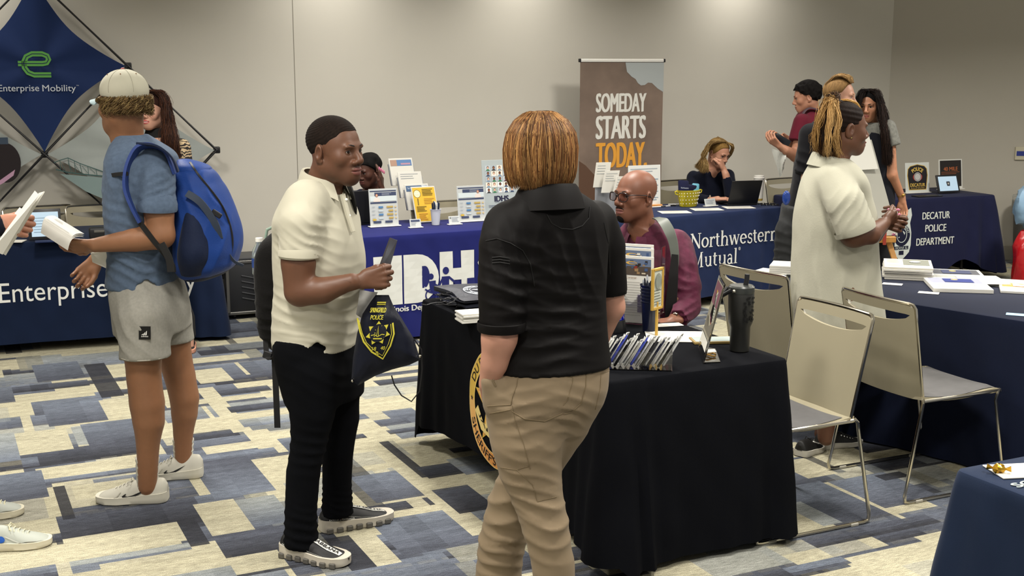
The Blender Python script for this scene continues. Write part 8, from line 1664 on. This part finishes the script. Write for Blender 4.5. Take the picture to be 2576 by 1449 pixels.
# ---------------------------------------------------------------- smiling woman behind the student
def woman_smile():
    Y = 8.0; SK = '#b98d78'; yaw = -108
    t, H, B, c, s = fig('smiling woman with long wavy dark hair in a zebra-print cardigan', SK, '#a8484c', (386, 277, 8.0, -108, 2, 1.04), (388, 352, 8.03),
        [(345, 345, 430, .6), (380, 318, 452, .55), (480, 330, 445, .6), (600, 335, 448, .6), (700, 335, 455, .65)], Y, yaw,
        [[(318, 375, 7.95, 16), (292, 470, 7.9, 14), (288, 500, 7.85, 12), (300, 560, 7.7, 10)], [(455, 375, 8.02, 16), (470, 480, 8.05, 14)], [(372, 700, 8.0, 26), (380, 800, 8.0, 20), (385, 880, 8.0, 11)], [(425, 700, 8.0, 26), (470, 800, 7.97, 18), (478, 872, 7.94, 10)]], [], P=dict(smile=1., lip=1., nose=.95), hv=.003, eye='#4a3020', base=np.array((-2.3, 8.0, 0)), nr=.05, hk=dict(red=.25))
    brows(t, H, s, '#2c1c14'); put('teeth', MB().tube([H(x, .100 - abs(x) * .25, -.0665 + .12 * abs(x)) for x in np.linspace(-.019, .019, 9)], [.0015] + [.0034] * 7 + [.0015], 8), WHITEPL, t)
    ZB = bpy.data.materials.new('zebra_knit'); ZB.use_nodes = True; N = ZB.node_tree.nodes; L = ZB.node_tree.links; tc = N.new('ShaderNodeTexCoord'); w = N.new('ShaderNodeTexWave'); w.bands_direction = 'Z'; w.inputs['Scale'].default_value = 15; w.inputs['Distortion'].default_value = 9; w.inputs['Detail'].default_value = 1.5; w.inputs['Detail Scale'].default_value = 1.6; r = N.new('ShaderNodeValToRGB'); r.color_ramp.interpolation = 'CONSTANT'; r.color_ramp.elements[0].color = S('#17120f'); r.color_ramp.elements[1].position = .45; r.color_ramp.elements[1].color = S('#a89474'); L.new(tc.outputs['Object'], w.inputs[0]); L.new(w.outputs['Fac'], r.inputs[0]); L.new(r.outputs[0], N['Principled BSDF'].inputs[0]); N['Principled BSDF'].inputs['Roughness'].default_value = .9
    garment(t, 'turtleneck', mat('black_knit', '#0b0a0a', .9), Y, yaw, [(322, 368, 414, .9), (340, 362, 418, .8), (352, 345, 430, .6), (400, 335, 438, .55), (560, 335, 440, .6)], h=.009)
    garment(t, 'cardigan', ZB, Y, yaw, [(352, 330, 448, .5), (380, 300, 466, .52), (450, 305, 462, .56), (560, 318, 452, .6), (620, 322, 455, .62)], [[(315, 372, 7.96, 24), (288, 470, 7.9, 20), (284, 490, 7.87, 19)], [(455, 372, 8.02, 24), (472, 480, 8.04, 21)]], h=.009, subs=[fell(D(388, 400, 7.86), (.05, .10, .2))])
    garment(t, 'trousers', mat('black_knit', '#0b0a0a', .9), Y, yaw, [(600, 330, 455, .7), (700, 332, 462, .7)], [[(372, 700, 8.0, 30), (380, 800, 8.0, 24), (385, 868, 8.0, 16)], [(425, 700, 8.0, 30), (468, 800, 7.97, 22), (478, 850, 7.94, 15)]], h=.01)
    hs = SDF(); hs.add(fell(H(0, -.018, .040), (.084 * s, .105 * s, .086 * s), B), 0); hs.sub(fell(H(0, .095, -.02), (.058 * s, .075 * s, .095 * s), B), .01); smesh('hair', hs, .005, hairbase('brunette', '#2a1712', 30), t)
    cols = ['#2a1712', '#3c2318', '#1c100c', '#4a2c1c']; q = lambda x, y, dy=0.: D(x, y, 7.95 + dy)
    lock(t, 'hair', [H(-.02, .05, .12), H(-.04, -.06, .11)], [q(412, 405, -.08), q(432, 415, -.06), q(452, 405, -.04)], [[q(408, 240, -.03), q(420, 258, .03)], [q(416, 290, -.05), q(430, 300, .03)], [q(412, 345, -.08), q(442, 350, -.04)]], 2200, .0013, cols, 1, .011, 12, .010)
    lock(t, 'hair', [H(.02, .05, .12), H(.04, -.06, .11)], [q(300, 430, -.1), q(345, 400, -.08)], [[q(355, 250, -.03), q(348, 262, .03)], [q(345, 300, -.05), q(338, 310, .02)], [q(330, 350, -.08), q(345, 360, -.05)]], 1200, .0013, cols, 2, .011, 12, .010)
    ribbon([D(272, 470, 7.72), D(268, 520, 7.72), D(270, 560, 7.72), D(266, 600, 7.72)], .026, .01, 'lanyard', mat('black_webbing', '#0b0a0a', .8), t)
    for hp, tp in ((G(482, 872), G(470, 896)), (G(390, 880), G(378, 905))):
        f = nrm((tp - hp) * (1, 1, 0)); o, side, P_, top, hw = shoe(t, hp, hp + f * .24, .085, .06, '#0d0c0c', '#c08a72')
if want('smile'): woman_smile()
# ---------------------------------------------------------------- seated women
def woman_idhs():
    Y = 9.20; SK = '#54352a'
    t, H, B, c, s = fig('seated woman with short black hair, cheek on her hand, behind the royal blue table', SK, '#6d3b38', (928, 428, 9.18, -128, 14, 1.02), (932, 485, 9.24), [(478, 900, 968, .6), (505, 886, 980, .55), (560, 890, 978, .6), (640, 892, 976, .7)], Y + .04, -95,
        [[(972, 500, 9.20, 14), (985, 560, 8.98, 13)], [(985, 558, 8.98, 13), (966, 505, 9.00, 10), (960, 475, 9.04, 8)], [(890, 500, 9.22, 14), (888, 560, 9.08, 12)], [(905, 660, 9.18, 22), (900, 690, 8.78, 18), (900, 830, 8.78, 12)], [(960, 660, 9.18, 22), (955, 690, 8.78, 18), (955, 830, 8.78, 12)]],
        [((960, 474, 9.04), (-.02, .15, 1), (-.9, .2, 0), 1, dict(curl=(.12, .15, .2, .3), thumb=(.4, .4), s=.95))], P=dict(nose=1.2, lip=1.3), hv=.0034, eye='#20120c', base=np.array((-1.05, 9.23, 0)), bth=1.)
    brows(t, H, s, '#0f0a08'); CH = cloth('navy_blouse', '#14193a'); o = garment(t, 'blouse', CH, Y + .04, -95, [(476, 902, 962, .7), (492, 888, 976, .58), (520, 882, 984, .56), (640, 888, 980, .7)], [[(970, 496, 9.21, 19), (984, 560, 8.98, 17)], [(892, 498, 9.22, 19), (888, 560, 9.08, 16)]], h=.009, subs=[fell(D(928, 488, 9.10), (.06, .08, .07))])
    scalp(H, B, c, s, t, hairbase('black', '#0c0a0a', 60), YY, [-.08, -.08, -.075, -.05, -.03, .01, .03, .045, .055, .062, .068], .012, .005, disp=lambda V: .006 * wob(V, 60))
    for k in range(4): put('fingernail', MB().sphere(D(954 + 4 * k, 424 + 3 * k, 8.98), (.007, .005, .014), 8, 5), mat('pink_nail', '#c2708c', .25), t)
    for k in range(9): a = R_(-150 + 13 * k); put('necklace_bead', MB().sphere(D(925, 480, 9.18) + np.array((.075 * math.cos(a), .075 * math.sin(a), -.045 + .03 * abs(k - 4) / 4)), .011, 8, 6), mat('shell_bead', '#b9a88a', .4), t)
if want('idhs'): woman_idhs()
def woman_blonde():
    Y = 10.42; SK = '#b8876f'
    t, H, B, c, s = fig('seated blonde woman in a navy top resting her chin on her fist', SK, '#a05a52', (1807, 384, 10.40, -52, 22, 1.0), (1792, 432, 10.44), [(425, 1762, 1822, .6), (450, 1745, 1832, .55), (500, 1742, 1830, .6), (600, 1745, 1828, .7)], Y + .04, -70,
        [[(1832, 445, 10.4, 12), (1838, 492, 10.2, 12)], [(1838, 490, 10.2, 12), (1826, 440, 10.22, 9), (1820, 425, 10.24, 7)], [(1745, 448, 10.45, 12), (1742, 498, 10.3, 11)], [(1742, 498, 10.3, 11), (1790, 505, 10.1, 9), (1806, 500, 10.05, 7)], [(1770, 610, 10.4, 20), (1765, 640, 10.0, 16), (1765, 740, 10.0, 11)], [(1815, 610, 10.4, 20), (1812, 640, 10.0, 16), (1812, 740, 10.0, 11)]],
        [((1822, 427, 10.24), (-.35, .1, 1), (-.6, .3, .1), 1, dict(curl=(.55, .8, .85, .9), thumb=(.3, .6), s=.95)), ((1800, 501, 10.05), (.95, -.1, .05), (.0, .1, -1), 1, dict(curl=(.25, .3, .3, .35), thumb=(.5, .3), s=1.))], P=dict(nose=1.0, lip=.9), hv=.0036, eye='#3b4a52', base=np.array((1.72, 10.45, 0)))
    brows(t, H, s, '#5c4630'); o = garment(t, 'quarter_zip_top', cloth('dark_navy_knit', '#0d1120'), Y + .04, -70, [(424, 1766, 1818, .7), (438, 1748, 1832, .58), (460, 1736, 1842, .55), (505, 1732, 1840, .58), (600, 1738, 1834, .7)], [[(1831, 442, 10.4, 17), (1839, 488, 10.22, 16)], [(1838, 490, 10.2, 16), (1828, 446, 10.22, 11)], [(1744, 446, 10.45, 17), (1740, 498, 10.3, 15)], [(1741, 498, 10.3, 15), (1784, 504, 10.12, 12)]], h=.009, subs=[fell(D(1800, 432, 10.34), (.04, .06, .07))])
    put('wristwatch', MB().tube([D(1786, 502, 10.1) + .032 * (np.array((.2, 1, 0)) * math.cos(a) + UP * math.sin(a)) for a in np.linspace(0, 6.28, 13)[:-1]], .006, 6, closed=True), mat('tan_strap', '#9a8a72', .5), t)
    cols = ['#97794a', '#7a6038', '#b39866', '#5d482c']; scalp(H, B, c, s, t, hairbase('goldblonde', '#7d6034', 30), YY, [-.06, -.07, -.06, -.05, -.03, -.01, .01, .035, .06, .072, .078], .008, .005)
    q = lambda x, y, dy=0.: D(x, y, 10.36 + dy); lock(t, 'hair', [H(.0, .05, .122), H(.01, -.05, .122)], [q(1748, 418, -.05), q(1765, 432, -.1), q(1782, 430, -.14)], [[q(1790, 358, -.08), q(1780, 370)], [q(1775, 385, -.1), q(1768, 390)], [q(1760, 408, -.08), q(1778, 410, -.12)]], 2000, .0013, cols, 2, .007, 11); lock(t, 'hair', [H(.0, .06, .120)], [H(-.085, .03, -.06)], [[H(-.04, .09, .10)], [H(-.075, .07, .03)]], 400, .0013, cols, 3, .006, 8)
if want('blonde'): woman_blonde()
# ---------------------------------------------------------------- the group in front of the corner
def man_maroon():
    Y = 10.0; SK = '#a87860'
    t, H, B, c, s = fig('man with curly black hair in a maroon T-shirt looking at his phone', SK, '#8f5547', (2030, 244, 10.0, 172, 12, 1.03), (2042, 296, 10.02), [(290, 2015, 2072, .6), (330, 2005, 2080, .6), (450, 2008, 2080, .6), (560, 2005, 2080, .65)], Y, 175,
        [[(2022, 312, 9.82, 16), (2002, 392, 9.80, 15)], [(2002, 392, 9.80, 15), (1975, 378, 9.72, 12), (1962, 368, 9.70, 8)], [(2030, 312, 10.18, 15), (2000, 375, 10.1, 13), (1985, 352, 9.95, 9)], [(2025, 560, 9.9, 26), (2020, 640, 9.9, 20), (2020, 735, 9.9, 12)], [(2060, 560, 10.1, 26), (2060, 640, 10.1, 20), (2060, 730, 10.1, 12)]],
        [((1962, 368, 9.70), (-.75, -.1, .62), (.35, .6, .5), 1, dict(curl=(.4, .5, .55, .6), thumb=(.4, .5), s=1.)), ((1985, 352, 9.95), (-.8, -.3, .3), (.1, -.6, -.4), -1, dict(curl=(.4, .5, .5, .6), thumb=(.4, .5), s=1.))], hv=.0036, eye='#24140c', base=np.array((2.38, 10.0, 0)))
    brows(t, H, s, '#14100e'); garment(t, 't_shirt', cloth('maroon_jersey', '#561625'), Y, 175, [(272, 2022, 2062, .8), (286, 2008, 2074, .65), (310, 1998, 2084, .6), (360, 1998, 2086, .6), (450, 2000, 2086, .6), (520, 2000, 2086, .62)], [[(2018, 308, 9.84, 22), (2004, 356, 9.80, 21)], [(2035, 308, 10.14, 20), (2025, 350, 10.15, 18)]], h=.01)
    garment(t, 'trousers', mat('dark_trouser', '#101116', .9), Y, 175, [(510, 2000, 2086, .7), (570, 2000, 2086, .75)], [[(2025, 560, 9.9, 30), (2020, 640, 9.9, 24), (2020, 725, 9.9, 20)], [(2060, 560, 10.1, 30), (2060, 640, 10.1, 24), (2060, 720, 10.1, 20)]], h=.014)
    shoe(t, G(2035, 735), G(1995, 738), .10, .09, '#1a1a1c', '#8a8a84'); shoe(t, G(2075, 725), G(2040, 727), .10, .09, '#1a1a1c', '#8a8a84')
    scalp(H, B, c, s, t, hairbase('curlblack', '#0d0a09', 80), [-.12, -.09, -.06, -.035, -.01, .01, .03, .05, .065, .08], [-.07, -.07, -.06, -.03, .015, .02, .025, .05, .062, .068], .018, .005, disp=lambda V: .007 * wob(V, 75) + .004 * wob(V, 150, 1))
    bp = thing('backpack', 'dark backpack on the man in the maroon T-shirt', 'backpack', D(2098, 480, 10.02)); garment(bp, 'bag_body', MATS['black_pack'], 10.02, 175, [(300, 2085, 2108, 1.2), (330, 2084, 2122, 1.), (420, 2084, 2128, 1.), (470, 2086, 2116, 1.)], h=.012); ribbon([D(2088, 300, 9.86), D(2060, 278, 9.86), D(2035, 272, 9.88), D(2018, 290, 9.86), D(2012, 330, 9.83)], .045, .01, 'strap', mat('grey_strap', '#4a3a42', .7), bp, (0, -1, 0))
    ph = thing('phone', 'black phone held by the man in the maroon T-shirt', 'phone', D(1962, 352, 9.70)); put('body', MB().box(D(1963, 353, 9.72), (.16, .012, .075), roty(.52), .006), mat('phone_black', '#15161c', .25), ph)
    pp = thing('paper_sheet', 'crumpled clear sheet hanging below the phone', 'paper', D(1960, 410, 9.7)); A_ = [D(1940, 372, 9.66), D(1978, 388, 9.70), D(1972, 425, 9.7), D(1962, 448, 9.68)]; put('sheet', MB().grid(lambda u, v: (A_[0] * (1 - u) + A_[1] * u) * (1 - v) + (A_[3] * (1 - u) + A_[2] * u) * v + np.array((0, .012 * math.sin(9 * u + 7 * v), 0)), 10, 12), mat('film_sheet', '#a9aaa4', .4, trans=.2), pp)
if want('maroon'): man_maroon()
def man_dark():
    Y = 8.6; SK = '#b88a74'
    t, H, B, c, s = fig('man with swept-back blond hair in a black shirt and dark grey jeans, mostly hidden', SK, '#95605a', (2112, 243, 8.6, -28, 4, 1.03), (2098, 305, 8.62), [(310, 2060, 2140, .95), (350, 2035, 2150, .95), (450, 2020, 2140, .95), (560, 1990, 2080, .95)], Y, -10,
        [[(2050, 345, 8.45, 22), (2035, 450, 8.4, 20), (2060, 520, 8.3, 16)], [(2120, 345, 8.78, 22), (2130, 450, 8.8, 18)], [(1998, 600, 8.5, 34), (1985, 700, 8.5, 24), (1990, 800, 8.5, 15)], [(2050, 600, 8.7, 32), (2050, 700, 8.7, 24), (2055, 790, 8.7, 15)]], [], hv=.0036, eye='#3c4a50', base=np.array((2.05, 8.6, 0)))
    brows(t, H, s, '#7d5f3c'); garment(t, 'shirt', cloth('black_shirt', '#0c0c10', bump=.3), Y, -10, [(290, 2070, 2128, .95), (308, 2045, 2148, .95), (345, 2018, 2165, .95), (400, 2002, 2165, .95), (470, 1992, 2150, .95), (540, 1975, 2120, .95)], [[(2040, 340, 8.46, 30), (2026, 440, 8.4, 27)], [(2130, 340, 8.78, 28), (2135, 440, 8.8, 24)]], h=.01, folds=[((2010, 430, 8.4), .12, (.3, 0, 1), .06, .008)])
    garment(t, 'jeans', cloth('charcoal_denim', '#2a2b2c', var=.25, vscale=12), Y, -10, [(515, 1966, 2110, .66), (580, 1955, 2100, .7)], [[(1992, 580, 8.5, 42), (1978, 670, 8.5, 34), (1985, 780, 8.5, 27)], [(2050, 580, 8.7, 40), (2050, 680, 8.7, 32), (2055, 770, 8.7, 26)]], h=.011, folds=[((1980, 640, 8.4), .2, (.3, 0, 1), .07, .008)])
    shoe(t, G(1970, 812), G(2040, 808), .105, .09, '#1a1a1c', '#8a8a84'); shoe(t, G(2040, 795), G(2105, 790), .105, .09, '#1a1a1c', '#8a8a84')
    put('clip_badge', MB().sphere(D(1978, 498, 8.3), (.028, .012, .05), 12, 8), mat('blue_glassy', '#1f3c86', .15, coat=.5), t)
    cols = ['#8a6c44', '#a98a5c', '#6b5232']; scalp(H, B, c, s, t, hairbase('sandy', '#6b5232', 30), YY, [-.06, -.058, -.05, -.02, .02, .025, .035, .06, .085, .092, .095], .010, .005); lock(t, 'hair', [H(-.03, .075, .10), H(.04, .07, .098)], [H(-.05, -.09, .07), H(.05, -.09, .07)], [[H(-.035, .04, .135), H(.045, .04, .132)], [H(-.04, -.03, .138), H(.045, -.03, .135)]], 500, .0022, cols, 2, .005, 9)
if want('dark'): man_dark()
def woman_grey():
    Y = 9.55; SK = '#a8765a'
    t, H, B, c, s = fig('woman with long straight black hair, grey T-shirt and dark vest at the table edge', SK, '#94504a', (2186, 266, 9.55, -118, 6, 1.03), (2192, 322, 9.57), [(330, 2155, 2235, .6), (370, 2145, 2245, .55), (470, 2160, 2235, .6), (580, 2155, 2240, .66)], Y, -100,
        [[(2236, 335, 9.50, 15), (2244, 440, 9.45, 13)], [(2244, 440, 9.45, 13), (2268, 495, 9.5, 9), (2270, 508, 9.5, 8)], [(2150, 340, 9.6, 15), (2145, 440, 9.6, 12)], [(2175, 580, 9.5, 26), (2175, 670, 9.5, 20), (2175, 765, 9.5, 11)], [(2220, 580, 9.6, 26), (2222, 670, 9.6, 20), (2222, 760, 9.6, 11)]],
        [((2270, 506, 9.5), (.10, -.1, -1), (-.4, -.6, 0), 1, dict(curl=(.3, .35, .4, .45), thumb=(.5, .4), s=.98))], hv=.0036, eye='#24140c', base=np.array((2.75, 9.55, 0)))
    brows(t, H, s, '#1a120e'); GT = cloth('grey_tee', '#6f6f69', var=.2, vscale=50); garment(t, 't_shirt', GT, Y, -100, [(308, 2165, 2222, .7), (325, 2150, 2240, .6), (360, 2146, 2244, .56), (420, 2155, 2240, .56)], [[(2232, 322, 9.50, 22), (2247, 368, 9.47, 20)], [(2152, 330, 9.6, 20), (2146, 368, 9.6, 18)]], h=.009)
    garment(t, 'vest', cloth('vest_navy', '#16181f'), Y, -100, [(330, 2160, 2232, .8), (380, 2150, 2246, .68), (450, 2152, 2248, .7), (520, 2150, 2250, .72), (560, 2150, 2250, .74)], h=.01); garment(t, 'trousers', mat('dark_trouser', '#101116', .9), Y, -100, [(540, 2150, 2248, .7), (600, 2150, 2248, .72)], [[(2175, 590, 9.5, 30), (2175, 670, 9.5, 24), (2175, 750, 9.5, 18)], [(2222, 590, 9.6, 30), (2222, 670, 9.6, 24), (2222, 745, 9.6, 18)]], h=.013)
    shoe(t, G(2175, 762), G(2168, 785), .09, .08, '#1a1a1c', '#55554f'); shoe(t, G(2225, 758), G(2222, 780), .09, .08, '#1a1a1c', '#55554f')
    put('wristwatch', MB().tube([D(2267, 491, 9.5) + .030 * (np.array((1, .1, .2)) * math.cos(a) + np.array((0, 1, .1)) * math.sin(a)) for a in np.linspace(0, 6.28, 15)[:-1]], .006, 6, closed=True).sphere(D(2272, 491, 9.47), .015, 10, 6), mat('gold_metal', '#b08a4a', .3, metal=.8), t)
    hs = SDF(); hs.add(fell(H(0, -.018, .040), (.084 * s, .105 * s, .086 * s), B), 0); hs.sub(fell(H(0, .10, -.02), (.056 * s, .075 * s, .098 * s), B), .01); smesh('hair', hs, .005, hairbase('black', '#0c0a0a', 60), t); q = lambda x, y, dy=0.: D(x, y, 9.5 + dy)
    lock(t, 'hair', [H(-.01, .06, .122), H(-.03, -.06, .11)], [q(2222, 410, -.1), q(2238, 415, -.1), q(2250, 375, -.02)], [[q(2208, 235, -.06), q(2215, 255, .03)], [q(2214, 290, -.09), q(2228, 290, .03)], [q(2222, 340, -.12), q(2240, 345, -.02)]], 2000, .0014, ['#120c0a', '#1c1310', '#2a1c16'], 2, .010, 11); lock(t, 'hair', [H(.01, .06, .122), H(.03, -.06, .11)], [q(2150, 380, -.08), q(2160, 390, -.08)], [[q(2165, 235, -.04), q(2158, 255, .03)], [q(2158, 300, -.06), q(2150, 300, .03)]], 1000, .0014, ['#120c0a', '#1c1310'], 3, .010, 11)
if want('grey'): woman_grey()
# ---------------------------------------------------------------- person at the left edge (hand and sneakers in view)
def person_edge():
    Y = 4.75; SK = '#a9765f'
    t, H, B, c, s = fig('person at the left edge in pale sneakers, hand holding folded papers', SK, '#95605a', (-190, 300, 4.75, 5, 5, 1.06), (-205, 390, 4.75), [(400, -260, -150, .6), (470, -290, -120, .6), (620, -280, -130, .6), (760, -275, -140, .65), (860, -270, -140, .7)], Y, 5,
        [[(-215, 450, 4.58, 34), (-205, 600, 4.56, 30)], [(-205, 602, 4.56, 30), (-90, 590, 4.60, 26), (-12, 566, 4.66, 21)], [(-200, 450, 4.92, 34), (-190, 620, 4.92, 28), (-110, 660, 4.9, 18)], [(-215, 880, 4.68, 50), (-180, 1120, 4.66, 38), (-80, 1330, 4.66, 22)], [(-180, 880, 4.85, 50), (-150, 1100, 4.9, 36), (-110, 1270, 4.98, 22)]],
        [((-12, 566, 4.66), (1, .1, -.02), (-.05, .95, -.3), 1, dict(curl=(.62, .7, .75, .8), thumb=(.3, .7), s=1.08))], hv=.005, base=np.array((-2.35, 4.75, 0)), eye='#3c4a50')
    garment(t, 'jacket', cloth('navy_jacket', '#10131f'), Y, 5, [(395, -250, -160, .7), (440, -285, -125, .62), (560, -290, -120, .62), (700, -285, -125, .66), (860, -280, -130, .7)], [[(-215, 450, 4.58, 44), (-206, 600, 4.56, 40)], [(-205, 602, 4.56, 40), (-90, 590, 4.60, 34), (8, 563, 4.67, 28)], [(-200, 450, 4.92, 42), (-190, 620, 4.92, 36), (-120, 655, 4.9, 26)]], h=.012)
    garment(t, 'trousers', cloth('dark_denim', '#1c2130'), Y, 5, [(840, -278, -132, .7), (900, -275, -135, .75)], [[(-215, 880, 4.68, 58), (-180, 1120, 4.66, 46), (-82, 1310, 4.66, 38)], [(-180, 880, 4.85, 56), (-150, 1100, 4.9, 44), (-112, 1240, 4.98, 38)]], h=.014)
    scalp(H, B, c, s, t, hairbase('darkbrown', '#1a110d', 40), YY, ZZ, .01, .006)
    for hp, tp in ((G(-75, 1385), G(132, 1368)), (G(-110, 1312), G(62, 1290))):
        o, side, P_, top, hw = shoe(t, hp, tp, .108, .105, '#9fa39a', '#c3bda8', laces='#c9c4a6', chunky=.004)
        for sx in (1, -1): pr = Print(side(sx)); pr.pg([(.60, .02), (1.0, .02), (1.0, .5), (.93, .42), (.8, .3), (.7, .3), (.62, .14)], '#807c6c'); pr.disc(.40, .30, .05, .2, '#1f4fa0', 16); pr.stroke([(.45, .5), (.62, .2), (.75, .05)], .03, '#b5b6ae'); pr.done('suede_overlay', o)
    pp = thing('paper_sheet', 'folded white papers in the hand at the left edge', 'paper', D(55, 545, 4.68))
    for k, L_ in enumerate([[(-20, 628), (6, 640), (98, 490), (88, 480)], [(-4, 632), (14, 642), (112, 482), (98, 486)], [(-30, 618), (-10, 630), (60, 530), (50, 522)]]):
        P4 = [D(x, y, 4.60 + .03 * k + .03 * (i % 2)) for i, (x, y) in enumerate(L_)]; n = nrm(np.cross(P4[1] - P4[0], P4[3] - P4[0])) * .002; put('page', MB().add([p + n * q_ for q_ in (1, -1) for p in P4], [(0, 1, 2, 3), (7, 6, 5, 4), (0, 4, 5, 1), (1, 5, 6, 2), (2, 6, 7, 3), (3, 7, 4, 0)]), PAPER, pp, smooth=False)
if want('edge'): person_edge()
